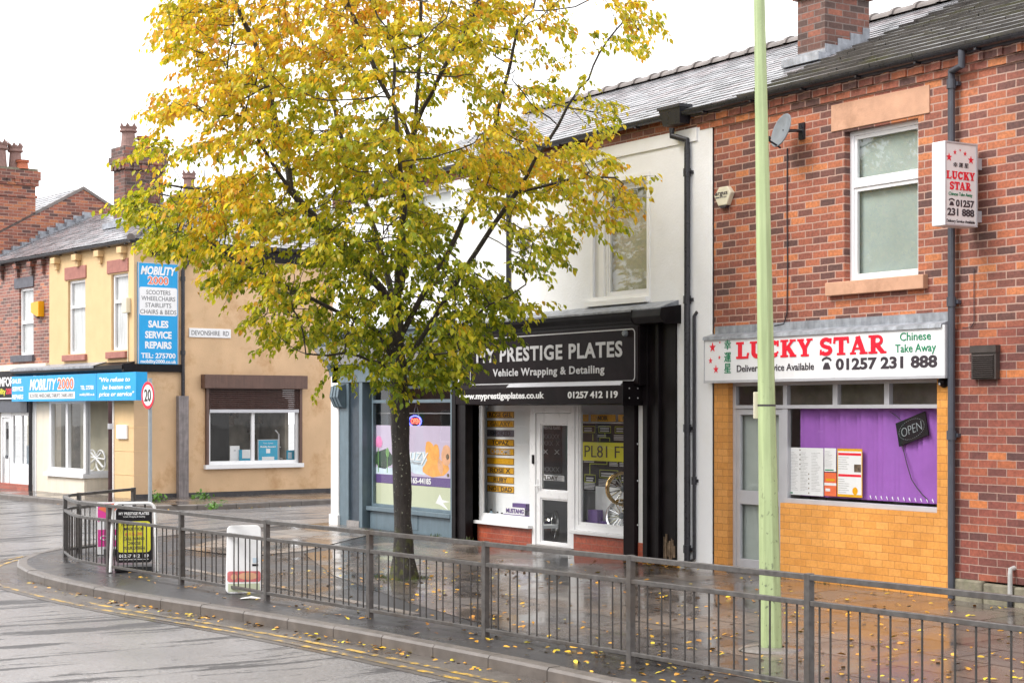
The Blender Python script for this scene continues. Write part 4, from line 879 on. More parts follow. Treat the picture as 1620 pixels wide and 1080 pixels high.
# tilted open sign
oc = ((gx(1414) + gx(1471)) / 2, (gzz(1442, 656) + gzz(1442, 701)) / 2)
op = thing('open_sign', 'unlit black sign spelling OPEN in dots, hanging tilted against the purple blind', 'sign', (oc[0], YG, oc[1]))
PO = Pl((oc[0], YG, oc[1]), (math.cos(R(17)), 0, math.sin(R(17))), (0, -1, 0)); PO.up = Vector((-math.sin(R(12)), 0, math.cos(R(12))))
mb = MB(); mb.pbox(PO, -0.235, 0.235, -0.135, 0.135, -0.02, 0.0); mb.build('panel', MT['poster'], op, bevel=0.006)
text('OPEN', PO, -0.16, 0.16, -0.05, 0.1, 0.0005, MT['greypost'], op, bold=-0.02)
mb = MB()
for k in range(40):
    a = 2 * math.pi * k / 40; mb.pbox(PO, 0.2 * math.cos(a) - 0.003, 0.2 * math.cos(a) + 0.003, 0.105 * math.sin(a) - 0.003, 0.105 * math.sin(a) + 0.003, 0.0, 0.003)
mb.build('light_dots', MT['greypost'], op)
mb = MB(); mb.tube([Vector((gx(a), YG + 0.01, gzz(a, b))) for a, b in ((1425, 700), (1430, 718), (1434, 735), (1441, 758), (1450, 772), (1459, 783), (1466, 789))], 0.006, 6); mb.tube([Vector((gx(a), YG + 0.01, gzz(a, b))) for a, b in ((1407, 651), (1416, 657), (1424, 664))], 0.004, 6); mb.build('cable', MT['charc'], op)

# ================================================================== white rendered house with the black number plate shop
XA, XB = FX(722), XL                                # ground-floor party line, right edge
hs_ = thing('white_house', 'white rendered terraced house over a black number plate shopfront with a white glazed door', 'house', ((XA + XB) / 2, WALL, 0))
zwt = FZ(1110, 201)                                 # top of the render
zfl = FZ(1000, 487)                                 # lead over the fascia
ul, ur, u0, u1 = FX(938), FX(1029), FZ(980, 474), FZ(980, 284)
mb = MB(); wall_holes(mb, P0, XA, XB - 0.004, -0.3, zwt, [(ul, ur, u0, u1), (FX(742), FX(1014), -0.31, zfl - 0.25)], 0.02, 0.14)
mb.pbox(P0, XA, FX(1106), zwt - 0.17, zwt + 0.001, 0.0, 0.045)
mb.box(XA + 0.02, XB - 0.02, WALL + 3.6, 21.4, 0, ZTOP); mb.box(XA + 0.02, XB - 0.02, WALL + 0.2, WALL + 3.6, 3.0, ZE - 0.2)
mb.build('wall', MT['white'], hs_)
mb = MB(); mb.pbox(P0, XA, XB - 0.003, zwt, ZTOP, -0.2, 0.03); mb.pbox(P0, XA, XB - 0.003, zwt + 0.26, ZTOP + 0.004, -0.2, 0.055); mb.build('eaves_brickwork', MT['brick'], hs_)
mb = MB(); mb.frame(P0, ul - 0.02, ur + 0.02, u0, u1 + 0.03, 0.06, 0.02, 0.035); mb.pbox(P0, ul - 0.08, ur + 0.02, u0 - 0.07, u0, 0.0, 0.10); mb.build('window_surround', MT['white_smooth'], hs_)
add_window(hs_, P0, FX(952), ur, u0 + 0.03, u1 - 0.05, -0.06, 0.055, (), (), 'upvc', 'glass2', 'tan', 0.03, sash=0.04)
mb = MB(); mb.pbox(P0, ul, FX(952), u0, u1, -0.1, -0.03); mb.pbox(P0, FX(952), ur, u1 - 0.05, u1, -0.1, -0.03); mb.build('window_lining', MT['white_smooth'], hs_)
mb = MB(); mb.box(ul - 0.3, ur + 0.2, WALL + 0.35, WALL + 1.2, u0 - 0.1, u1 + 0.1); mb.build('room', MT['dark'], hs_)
terrace_roof(hs_, XA, rX, SL, 0.235, 0.30, 0.010, 0.0035)
gutter(hs_, P0, XA, XL - 0.42, ZE - 0.02, 0.155)
xd = FX(1087, 13.93); xh = FX(1063, 13.86); zh = FZ(1063, 203, 13.86)
downpipe(hs_, [(xh, 13.86, zh), (xh, 13.86, zh - 0.1), (xd, 13.93, FZ(1087, 222, 13.93)), (xd, 13.93, FZ(1087, 236, 13.93)), (xd, 13.93, 0.03)], 0.04, MT['pipe'],
         [(FZ(1087, 273, 13.93), xd, 13.93), (FZ(1087, 474, 13.93), xd, 13.93), (FZ(1087, 677, 13.93), xd, 13.93), (FZ(1087, 868, 13.93), xd, 13.93)])
hx0, hx1, hz0, hz1 = FX(1045, 13.8), FX(1079, 13.8), FZ(1046, 201, 13.8), FZ(1046, 180, 13.8)
mb = MB(); mb.hexa([(hx0 + .05, 13.8, hz0), (hx1 - .05, 13.8, hz0), (hx1 - .05, 13.96, hz0), (hx0 + .05, 13.96, hz0), (hx0, 13.76, hz1 + .05), (hx1, 13.76, hz1 + .05), (hx1, 13.97, hz1 + .05), (hx0, 13.97, hz1 + .05)])
mb.pbox(street(13.76), hx0 - 0.015, hx1 + 0.015, hz1 + 0.03, hz1 + 0.07, -0.2, 0.012); mb.build('rainwater_hopper', MT['pipe'], hs_)
xq = FX(1098, 13.95); downpipe(hs_, [(xq + 0.03, 13.98, FZ(1098, 493, 13.95)), (xq, 13.95, FZ(1098, 500, 13.95)), (xq, 13.95, 0.12), (xd + 0.05, 13.94, 0.08)], 0.022, MT['pipe'], [(FZ(1098, 760, 13.95), xq, 13.95)], 'waste_pipe')
xw_ = FX(804, 13.95); downpipe(hs_, [(xw_, 13.95, ZE - 0.05), (xw_, 13.95, zfl + 0.05)], 0.035, MT['pipe'], [(FZ(804, 330, 13.95), xw_, 13.95)])
mb = MB(); mb.pbox(P0, FX(824), FX(839), FZ(830, 384), FZ(830, 358), 0.02, 0.11); ab = mb.build('alarm_cover', MT['white_smooth'], hs_, bevel=0.01)
mb = MB(); mb.pbox(P0, FX(824) + .02, FX(839) - .02, FZ(830, 391), FZ(830, 384), 0.03, 0.10); mb.build('lens', M('blue_lens', (0.05, 0.10, 0.25), 0.3), ab)
# ---- shopfront
YF = 13.80; PF = street(YF)
fx0, fx1 = FX(728, YF), FX(1012, YF)
fz0, fz1 = FZ(1006, 609, YF), FZ(1006, 509, YF)
mb = MB(); mb.pbox(PF, fx0, fx1, fz0, fz1, -0.2, 0.0); mb.sweep(PF, [(-0.2, fz1 - 0.02), (0.02, fz1 - 0.02), (0.03, fz1 + 0.02), (0.10, fz1 + 0.08), (0.11, fz1 + 0.13), (-0.2, fz1 + 0.13)], fx0 - 0.02, fx1 + 0.01)
mb.build('fascia_board', MT['black'], hs_, bevel=0.003)
mb = MB(); mb.sweep(PF, [(-0.2, fz1 + 0.13), (0.125, fz1 + 0.13), (0.13, fz1 + 0.155), (-0.17, fz1 + 0.26), (-0.2, fz1 + 0.26)], fx0 - 0.02, FX(1066, 13.9)); mb.build('lead_flashing', MT['lead'], hs_)
mb = MB(); mb.sweep(PF, [(-0.2, fz1 - 0.04), (0.10, fz1 - 0.04), (0.16, fz1 + 0.04), (0.14, fz1 + 0.14), (-0.2, fz1 + 0.19)], fx1 + 0.01, FX(1070, 13.9)); mb.build('corner_bracket', MT['black'], hs_, bevel=0.01)
# roller shutter housing
YB = 13.62; PB = street(YB); hb0, hb1 = FX(721, YB), FX(985, YB); hz_0, hz_1 = FZ(984, 640, YB), FZ(984, 610.5, YB)
mb = MB(); mb.sweep(PB, [(-0.34, hz_0), (0.0, hz_0 + 0.02), (0.0, hz_1), (-0.07, hz_1 + 0.06), (-0.34, hz_1 + 0.06)], hb0, hb1)
bx = mb.build('shutter_housing', MT['blacksat'], hs_)
mb = MB(); mb.pbox(PB, hb1, hb1 + 0.012, hz_0 - 0.01, hz_1 + 0.07, -0.345, 0.004); mb.build('end_plate', MT['black'], bx)
mb = MB()
for q in ((-0.10, 0.22), (-0.24, 0.22), (-0.10, 0.09), (-0.24, 0.09)): mb.lathe([(0.010, 0.0), (0.010, 0.006), (0.001, 0.008)], (hb1 + 0.012, YB - q[0], hz_0 + q[1]), 8, axis=(1, 0, 0))
mb.build('bolt', MT['silver'], bx)
mb = MB(); mb.pbox(PB, FX(800, YB), hb1 - 0.08, hz_1 + 0.062, hz_1 + 0.067, -0.2, -0.07); mb.sweep(PB, [(-0.071, hz_1 + 0.064), (-0.012, hz_1 + 0.012), (-0.008, hz_1 + 0.015), (-0.067, hz_1 + 0.069)], FX(800, YB), hb1 - 0.07); mb.build('pale_strip', MT['alu'], bx)
z0_, z1_ = FZ(861, 629.5, YB), FZ(861, 621.5, YB)
text('www.myprestigeplates.co.uk', PB, FX(726.5, YB), FX(861, YB), z0_, (z1_ - z0_) * 1.2, 0.001, MT['letter'], bx, bold=0.03)
z0_, z1_ = FZ(977, 628.5, YB), FZ(977, 618.5, YB)
text('01257 412 119', PB, FX(898.5, YB), FX(977.5, YB), z0_, z1_ - z0_, 0.001, MT['letter'], bx, bold=0.03)
# fascia sign panel
sgn = thing('shop_sign', 'black shop fascia sign with silver capital lettering inside a thin rounded border', 'sign', ((fx0 + fx1) / 2, YF, fz0))
pa0, pa1, pb0, pb1 = FX(745, YF), FX(1006, YF), FZ(1006, 603, YF), FZ(1006, 519, YF)
mb = MB(); mb.pbox(PF, fx0 + 0.02, fx1 - 0.02, pb0 - 0.03, pb1 + 0.03, 0.001, 0.012); mb.build('sign_panel', MT['blacksat'], sgn)
def rrect(a0, a1, b0, b1, r, n=5):
    out = []
    for cx, cy, s in ((a1 - r, b1 - r, 0), (a0 + r, b1 - r, 90), (a0 + r, b0 + r, 180), (a1 - r, b0 + r, 270)):
        out += [(cx + r * math.cos(R(s + 90 * k / n)), cy + r * math.sin(R(s + 90 * k / n))) for k in range(n + 1)]
    return out
def rring(mb, P, a0, a1, b0, b1, r, w, d, th=0.003):
    o, i = rrect(a0, a1, b0, b1, r), rrect(a0 + w, a1 - w, b0 + w, b1 - w, max(r - w, 0.005)); n = len(o)
    for k in range(n): mb.prism(P, [o[k], o[(k + 1) % n], i[(k + 1) % n], i[k]], d, d + th)
mb = MB(); rring(mb, PF, pa0, pa1, pb0, pb1, 0.07, 0.016, 0.012); mb.build('border_line', MT['silver'], sgn)
z0_, z1_ = FZ(986, 563, YF), FZ(986, 540, YF)
text('MY PRESTIGE PLATES', PF, FX(755, YF), FX(986, YF), z0_, z1_ - z0_, 0.0125, MT['silver'], sgn, bold=0.03, track=1.12)
z0_, z1_ = FZ(957, 589.5, YF), FZ(957, 577.5, YF)
text('Vehicle Wrapping & Detailing', PF, FX(781, YF), FX(957.5, YF), z0_, z1_ - z0_, 0.0125, MT['silver'], sgn, bold=0.025, track=1.1)
mb = MB(); q = Vector((FX(992, YF), YF - 0.012, FZ(992, 527, YF))); mb.lathe([(0.045, 0), (0.045, 0.03), (0.035, 0.05), (0.001, 0.05)], q, 14, axis=(0, -1, 0)); mb.build('sign_lamp_mount', MT['dish'], sgn)
# pilasters
YW0 = 14.12
mb = MB(); zg = -0.25
for a, b, d in ((723, 729, .10), (729, 738, .07), (738, 744, .09)): mb.pbox(P0, FX(a), FX(b), zg, fz0 + 0.1, -0.2, d)
mb.pbox(P0, FX(744), FX(753.5, YW0), zg, fz0, -0.16, -0.04)
mb.build('left_pilaster', MT['black'], hs_, bevel=0.004)
mb = MB(); mb.pbox(P0, FX(994.5), FX(1012), zg, hz_0 + 0.1, -0.1, 0.09); mb.build('shutter_guide', MT['blacksat'], hs_, bevel=0.004)
mb = MB()
k = 0
for py in (702, 760, 830): mb.lathe([(0.011, 0), (0.011, 0.004), (0.001, 0.006)], (FX(1008, 13.9), 13.91, FZ(1008, py, 13.9)), 8, axis=(0, -1, 0))
mb.build('guide_bolt', MT['silver'], hs_)
mb = MB(); mb.pbox(P0, FX(1013), FX(1026), FZ(1016, 858), fz1, -0.1, 0.03); mb.build('white_strip', MT['white_smooth'], hs_)
mb = MB(); mb.pbox(P0, FX(1013), FX(1026), zg, FZ(1016, 858), -0.1, 0.04); mb.build('brick_base', MT['brick_new'], hs_)
mb = MB()
for a, b, d in ((1026, 1033, .10), (1033, 1046, .06), (1046, 1051, .10), (1051, 1073.5, .05)): mb.pbox(P0, FX(a), FX(b), zg, fz1 + 0.05, -0.1, d)
pil = mb.build('right_pilaster', MT['black'], hs_, bevel=0.004)
mb = MB(); rr = random.Random(4); x = FX(1055)
while x < FX(1072.5):
    w_ = rr.uniform(0.012, 0.035); mb.pbox(P0, x, x + w_ * 0.85, 0.05 + rr.uniform(0, .1), FZ(1060, 838) - rr.uniform(0, .22), 0.04, 0.052 + rr.uniform(0, 0.022)); x += w_
mb.build('rotten_timber', MT['rot'], pil)
# glazing
YW = 14.16; PW = street(YW)
wx0, wx1 = FX(755.6, YW), FX(843, YW); zs_ = FZ(800, 826, YW)
ztop = hz_0 + 0.25
w = add_window(hs_, PW, wx0, wx1, zs_, ztop, 0, 0.075, (), (), 'upvc', 'glass', None, name='shop_window', sash=0.04)
mb = MB(); mb.pbox(PW, wx0 - 0.06, wx1 + 0.02, zs_ - 0.05, zs_, -0.1, 0.10); mb.build('window_sill', MT['upvc'], hs_, bevel=0.006)
vx0, vx1 = FX(910, YW), FX(1003, YW)
w = add_window(hs_, PW, vx0, vx1, zs_, ztop, 0, 0.075, (), (), 'upvc', 'glass', None, name='shop_window', sash=0.04)
mb = MB(); mb.pbox(PW, vx0 - 0.02, vx1, zs_ - 0.05, zs_, -0.1, 0.10); mb.build('window_sill', MT['upvc'], hs_, bevel=0.006)
for a, b in ((wx0, wx1), (vx0, vx1)):
    mb = MB(); mb.pbox(PW, a, b, -0.3, zs_ - 0.05, -0.15, 0.03); sr = mb.build('stall_riser', MT['brick_new'], hs_)
    am = (a + b) / 2 + 0.15; mb = MB()
    for k in range(4): mb.pbox(PW, am - 0.12, am + 0.12, zs_ - 0.2 - k * 0.03, zs_ - 0.19 - k * 0.03, 0.025, 0.036)
    mb.build('air_brick', MT['terracotta'], sr)
dx0, dx1_ = wx1, vx0
zdt = FZ(875, 653, YW)
mb = MB(); mb.pbox(PW, dx0, dx0 + 0.09, -0.02, ztop, -0.07, 0.02); mb.pbox(PW, dx1_ - 0.09, dx1_, -0.02, ztop, -0.07, 0.02); mb.pbox(PW, dx0 + 0.09, dx1_ - 0.09, zdt, ztop, -0.07, 0.02)
mb.build('door_frame', MT['upvc'], hs_, bevel=0.005)
e0_, e1_ = dx0 + 0.095, dx1_ - 0.095
q0, q1, q2, q3 = FZ(880, 670, YW), FZ(880, 777.5, YW), FZ(880, 789, YW), FZ(880, 860, YW)
mb = MB(); mb.pbox(PW, e0_, e0_ + 0.10, 0.04, zdt - 0.006, -0.06, 0.0); mb.pbox(PW, e1_ - 0.10, e1_, 0.04, zdt - 0.006, -0.06, 0.0)
for a, b in ((q0, zdt - 0.006), (q2, q1), (0.04, q3)): mb.pbox(PW, e0_ + 0.10, e1_ - 0.10, a, b, -0.06, 0.0)
mb.frame(PW, e0_ + 0.1, e1_ - 0.1, q1, q0, 0.025, -0.05, -0.012); mb.frame(PW, e0_ + 0.1, e1_ - 0.1, q3, q2, 0.025, -0.05, -0.012)
dr = mb.build('door', MT['upvc'], hs_, bevel=0.005)
mb = MB(); mb.prect(PW, e0_ + 0.1, e1_ - 0.1, q3, q0, -0.035); mb.build('pane', MT['glass'], dr)
mb = MB(); zz = FZ(852, 768, YW); mb.pbox(PW, e0_ + 0.02, e0_ + 0.05, zz - 0.1, zz + 0.1, 0.0, 0.012); mb.tube([PW.p(e0_ + 0.035, zz, 0.01), PW.p(e0_ + 0.035, zz, 0.05), PW.p(e0_ + 0.15, zz, 0.05)], 0.01, 8); mb.build('handle', MT['upvc'], dr)
mb = MB(); mb.pbox(PW, dx0 + 0.03, dx0 + 0.07, FZ(844, 733, YW), FZ(844, 719, YW), 0.02, 0.04); mb.build('door_entry_box', MT['black'], hs_)
mb = MB(); mb.pbox(PW, dx0 - 0.02, dx1_ + 0.02, -0.2, 0.04, -0.1, 0.10); mb.build('door_step', MT['kerbtop'], hs_)
mb = MB(); zf = 0.02
mb.box(XA + 0.1, XB - 0.1, YW + 0.1, 17.5, zf - 0.03, zf); mb.poly([(XA + 0.1, 17.4, zf), (XB - 0.1, 17.4, zf), (XB - 0.1, 17.4, 2.9), (XA + 0.1, 17.4, 2.9)])
mb.poly([(XA + 0.12, YW + 0.1, zf), (XA + 0.12, 17.4, zf), (XA + 0.12, 17.4, 2.9), (XA + 0.12, YW + 0.1, 2.9)]); mb.poly([(vx1 + 0.2, YW + 0.1, zf), (vx1 + 0.2, 17.4, zf), (vx1 + 0.2, 17.4, 2.9), (vx1 + 0.2, YW + 0.1, 2.9)])
mb.box(XA + 0.1, XB - 0.1, YW + 0.1, 17.4, 2.9, 2.95)
mb.build('room', MT['pale'], hs_)
YP = 14.40; PP_ = street(YP)
mb = MB(); mb.pbox(PP_, wx0 - 0.1, FX(841, YP), zs_ - 0.1, ztop, -0.04, -0.002); mb.pbox(PP_, FX(841, YP), FX(843.5, YP), zs_ - .1, FZ(842, 671, YP), -0.04, -0.002); mb.build('display_panel', MT['pale'], hs_)
mb = MB(); mb.box(wx0, wx1, YW + 0.05, 14.62, zs_ - 0.06, zs_ - 0.01); mb.box(vx0, vx1, YW + 0.05, YP + 0.3, zs_ - 0.06, zs_ - 0.01); mb.build('display_shelf', MT['pale'], hs_)
mb = MB(); mb.pbox(street(YP + .1), vx0 + 0.02, vx1 + 0.3, zs_ - 0.05, FZ(950, 770, YP), -0.04, -0.002); mb.build('display_panel', MT['pale'], hs_)

# number plates on show
GP = 'number plates on show in the left shop window'
PL_ = [('ROSE GEL', 655.8, 'plate', 'ink', 'amber number plate at the top of the column in the left shop window'), ('GALAXY', 670.2, 'plate', 'faded', 'amber number plate with faint six letter word, directly above the grey plate'),
       ('SMOKED', 685, 'plategrey', 'charc', 'smoky grey number plate, the only grey one in the column'), ('TOPAZ', 699.8, 'plate', 'ink', 'amber number plate reading TOPAZ directly below the grey plate'),
       ('CHROME', 714.1, 'plate', 'silver', 'amber number plate with pale reflective letters above the blank plate'), ('', 729, 'plate', 'ink', 'blank amber number plate with no letters in the shop window'),
       ('ROSE X', 743.7, 'plate', 'ink', 'amber number plate reading ROSE X below the blank plate'), ('RUBY', 758.5, 'plate', 'ink', 'amber number plate reading RUBY second from the bottom of the column'),
       ('NO1 DAD', 773, 'plate', 'ink', 'amber number plate reading NO1 DAD at the bottom of the column')]
na0, na1 = FX(771.3, YP), FX(813.3, YP)
for bod, py, mt_, ik, lab in PL_:
    zc_ = FZ(792, py, YP); hh = 0.052
    t_ = thing('number_plate', lab, 'number plate', ((na0 + na1) / 2, YP, zc_), 0, GP)
    mb = MB(); mb.pbox(PP_, na0, na1, zc_ - hh, zc_ + hh, 0, 0.006); mb.build('plate', MT[mt_], t_)
    mb = MB(); mb.frame(PP_, na0, na1, zc_ - hh, zc_ + hh, 0.006, 0.006, 0.0075); mb.build('border', MT['ink'], t_)
    if bod:
        wdt = (na1 - na0) * min(0.86, 0.125 * len(bod)); m_ = (na0 + na1) / 2
        text(bod, PP_, m_ - wdt / 2, m_ + wdt / 2, zc_ - 0.034, 0.068, 0.0065, MT[ik], t_, bold=0.015)
# right window: poster board, more plates, wheels
YR = 14.52; PR = street(YR)
pb = thing('display_poster', 'black poster with yellow outlines and a big yellow plate in the right shop window', 'poster', (FX(955, YR), YR, FZ(955, 776, YR)))
r0, r1, rz0, rz1 = FX(920.5, YR), FX(1001, YR), FZ(955, 777, YR), FZ(955, 669.5, YR)
mb = MB(); mb.pbox(PR, r0, r1, rz0, rz1, -0.01, 0.0); mb.build('board', MT['poster'], pb)
mb = MB(); mb.pbox(PR, r0, r1, rz1, rz1 + 0.012, -0.01, 0.004); mb.build('white_edge', MT['letter'], pb)
yz0, yz1 = FZ(955, 729, YR), FZ(955, 699.5, YR)
mb = MB(); mb.pbox(PR, r0 + 0.015, r1, yz0, yz1, 0, 0.006); mb.build('sample_plate', MT['bright'], pb)
text('PL81 FTY', PR, FX(925.5, YR), FX(1008, YR), yz0 + 0.05, (yz1 - yz0) - 0.1, 0.0065, MT['ink'], pb, bold=-0.005)
mb = MB(); mw = MB(); Wp = r1 - r0; Hp = rz1 - rz0; rr = random.Random(2)
for (a, b, c_, d_) in ((.02, .27, .86, .96), (.34, .58, .86, .96), (.66, .88, .86, .96), (.06, .28, .12, .24), (.36, .72, .2, .32), (.76, .98, .15, .3)):
    mb.frame(PR, r0 + a * Wp, r0 + b * Wp, rz0 + c_ * Hp, rz0 + d_ * Hp, 0.008, 0.0, 0.002)
    for k in range(2): mw.pbox(PR, r0 + (a + .03) * Wp, r0 + (b - .03 - rr.random() * .04) * Wp, rz0 + (c_ + .02 + .035 * k) * Hp, rz0 + (c_ + .04 + .035 * k) * Hp, 0.0, 0.0015)
for (a, b, c_, d_) in ((.46, .47, .79, .86), (.36, .56, .785, .795), (.36, .37, .74, .785), (.555, .565, .74, .785), (.22, .23, .74, .84), (.5, .51, .40, .46), (.16, .51, .395, .405), (.16, .17, .24, .40), (.7, .71, .42, .46), (.8, .81, .42, .46)): mb.pbox(PR, r0 + a * Wp, r0 + b * Wp, rz0 + c_ * Hp, rz0 + d_ * Hp, 0.0, 0.002)
for a, b, c0, n_ in ((.32, .5, .80, 2), (.64, .86, .76, 4), (.04, .26, .42, 2), (.55, .72, .38, 3), (.75, .98, .38, 3), (.05, .27, .02, 5), (.34, .70, .02, 8)):
    for k in range(n_): mw.pbox(PR, r0 + a * Wp, r0 + (b - rr.random() * .03) * Wp, rz0 + (c0 + k * .021) * Hp, rz0 + (c0 + k * .021 + .011) * Hp, 0.0, 0.0015)
mb.build('yellow_outline', MT['lime'], pb); mw.build('print', MT['silver'], pb)
for px0, px1, bod, lab in ((920.5, 931, '', 'cut off amber plate beside the white door, above the black poster'), (935, 974, 'NOIR', 'amber number plate reading NOIR above the black poster'), (978.5, 1003, 'NACRE', 'amber plate above the black poster, partly behind the black shutter guide')):
    a, b = FX(px0, YR), FX(px1, YR); z_ = FZ(955, 661, YR)
    t_ = thing('number_plate', lab, 'number plate', ((a + b) / 2, YR, z_), 0, 'number plates over the poster in the right shop window')
    mb = MB(); mb.pbox(PR, a, b, z_ - 0.05, z_ + 0.05, 0, 0.006); mb.build('plate', MT['plate'], t_)
    if bod: text(bod, PR, a + (b - a) * 0.3, b - (b - a) * 0.3 if bod == 'NOIR' else b + 0.0, z_ - 0.03, 0.06, 0.0065, MT['ink'], t_, bold=0.015)
def wheel(label, c, r, axis, ns=10, wd=0.2, grp='alloy wheels in the shop', rim='chrome'):
    ax = Vector(axis).normalized(); t_ = thing('alloy_wheel', label, 'wheel', c, 0, grp); c = Vector(c)
    mb = MB(); mb.lathe([(r, wd * .5), (r, wd * .42), (r * .93, wd * .36), (r * .86, 0.02), (r * .86, -wd * .3), (r * .93, -wd * .42), (r, -wd * .45), (r, -wd * .5), (r * .9, -wd * .48), (r * .84, -wd * .3), (r * .83, wd * .3), (r * .9, wd * .48), (r, wd * .5)], c, 36, axis=ax); mb.build('rim', MT[rim], t_, smooth=True)
    x = ax.orthogonal().normalized(); y = ax.cross(x); mb = MB()
    for k in range(ns):
        a = 2 * math.pi * k / ns
        for s in (-.07, .07):
            p0 = c + (x * math.cos(a) + y * math.sin(a)) * r * .14 + ax * wd * .30; p1 = c + (x * math.cos(a + s * 2) + y * math.sin(a + s * 2)) * r * .86 + ax * wd * .38
            mb.tube([p0, p1], [r * .045, r * .035], 6)
    mb.build('spokes', MT['chrome'], t_)
    mb = MB(); mb.lathe([(r * .2, wd * .24), (r * .2, wd * .36), (r * .12, wd * .40), (0.001, wd * .40)], c, 16, axis=ax); mb.build('hub', MT['dish'], t_)
zsh = zs_
wheel('spoked chrome wheel standing on the right shop window ledge', (FX(984, 14.34), 14.36, zsh + 0.235), 0.235, (0.45, -0.9, 0.1), 10, 0.16)
wheel('gold rimmed chrome wheel stacked above the spoked one by the window edge', (FX(993, 14.40), 14.32, zsh + 0.62), 0.24, (0.9, -0.45, 0.0), 9, 0.16, rim='brass')
wheel('dark polished wheel standing on the shop floor behind the glass door', (FX(869, 14.75), 14.75, 0.02 + 0.24), 0.24, (-0.75, -0.66, 0), 9, 0.2)
# bits on the left ledge
YL = 14.30; PLg = street(YL)
def ledge_z(px, py): return FZ(px, py, YL)
t_ = thing('show_plate', 'white number plate with purple letters propped on the ledge of the left shop window', 'number plate', (FX(815, YL), YL, ledge_z(815, 813)))
a, b = FX(800, YL), FX(830.5, YL); z0_, z1_ = ledge_z(815, 813.5), ledge_z(815, 802)
mb = MB(); mb.pbox(PLg, a, b, z0_, z1_, 0, 0.006); mb.build('plate', MT['letter'], t_)
text('MUSTANG', PLg, a + 0.025, b - 0.025, z0_ + 0.025, z1_ - z0_ - 0.05, 0.0065, MT['violet'], t_, bold=0.035)
t_ = thing('plate_rack', 'dark stepped stand under the white plate on the left window ledge', 'stand', (FX(819, YL + .06), YL + .06, zsh))
mb = MB(); mb.box(FX(798, YL), FX(841, YL), YL - 0.02, YL + 0.12, zsh, ledge_z(815, 813.5)); mb.box(FX(808, YL), FX(829, YL), YL + 0.03, YL + 0.1, z1_ - 0.03, z1_ + 0.06); mb.box(FX(828, YL), FX(842, YL), YL + 0.12, YL + 0.2, zsh, zsh + 0.16); mb.build('stand', MT['violet'], t_)
GB = 'small bottles on the left shop window ledge'
MT['bottle'] = M('pale_blue_bottle', (0.30, 0.42, 0.50), 0.2, 0.1)
for px, hgt, mt_, lab in ((777, .17, 'bottle', 'pale blue bottle at the left end of the shop window ledge'), (787, .14, 'signwhite', 'clear bottle in the middle of the three on the ledge'), (794, .13, 'signwhite', 'clear bottle nearest the dark stand on the ledge')):
    t_ = thing('bottle', lab, 'bottle', (FX(px, YL), YL, zsh), 0, GB); mb = MB(); mb.lathe([(0.001, 0), (0.032, 0), (0.033, hgt * .62), (0.014, hgt * .78), (0.014, hgt * .86)], (FX(px, YL), YL, zsh), 14); mb.build('body', MT[mt_], t_, smooth=True)
    mb = MB(); mb.lathe([(0.016, hgt * .86), (0.016, hgt), (0.001, hgt)], (FX(px, YL), YL, zsh), 12); mb.build('cap', MT['black'], t_)
t_ = thing('product_box', 'dark patterned product box on the right window ledge left of the wheels', 'box', (FX(937, YL), YL, zsh))
mb = MB(); mb.box(FX(930, YL), FX(945, YL), YL, YL + 0.1, zsh, FZ(937, 806, YL)); mb.box(FX(924, YL), FX(957, YL), YL + 0.03, YL + 0.12, zsh, FZ(937, 823, YL)); mb.build('box', MT['violet'], t_)
t_ = thing('price_card', 'white printed card lying along the front of the right window ledge', 'card', (FX(945, YL - .08), YL - .08, zsh))
mb = MB(); mb.pbox(street(YL - .08), FX(931, YL - .08), FX(966, YL - .08), zsh, zsh + 0.055, 0, 0.005); mb.build('card', MT['letter'], t_)
text('PRESTIGE', street(YL - .08), FX(934, YL - .08), FX(962, YL - .08), zsh + 0.012, 0.03, 0.006, MT['violet'], t_, bold=0.02)
t_ = thing('display_poster', 'dark poster with dim crosses behind the glass door of the black shop', 'poster', (FX(878, 14.5), 14.5, FZ(878, 748, 14.5)))
PD = street(14.5); a, b, c_, d_ = FX(858, 14.5), FX(889, 14.5), FZ(875, 749, 14.5), FZ(875, 668, 14.5)
mb = MB(); mb.pbox(PD, a, b, c_, d_, 0, 0.006); mb.build('board', MT['poster'], t_)
text('PRESTIGE PLATES', PD, a + 0.03, b - 0.03, d_ - 0.1, 0.045, 0.0065, MT['silver'], t_, bold=0.01)
for k, (s_, v_, mm) in enumerate((('XXXXX', .68, 'greylet'), ('XXX  X', .55, 'greylet'), ('X   X', .38, 'silver'), ('XXXX', .04, 'greylet'))): text(s_, PD, a + 0.03, b - 0.05, c_ + v_ * (d_ - c_), 0.07, 0.0065, MT[mm], t_)
t_ = thing('show_plate', 'white plate with black letters below the dark poster behind the glass door', 'number plate', (FX(878, 14.5), 14.5, FZ(878, 760, 14.5)))
mb = MB(); mb.pbox(PD, FX(856, 14.5), FX(893, 14.5), FZ(875, 760, 14.5), FZ(875, 751, 14.5), 0, 0.005); mb.build('plate', MT['letter'], t_)
text('FLDAY', PD, FX(859, 14.5), FX(883, 14.5), FZ(875, 759, 14.5), 0.06, 0.0055, MT['ink'], t_, bold=0.02)

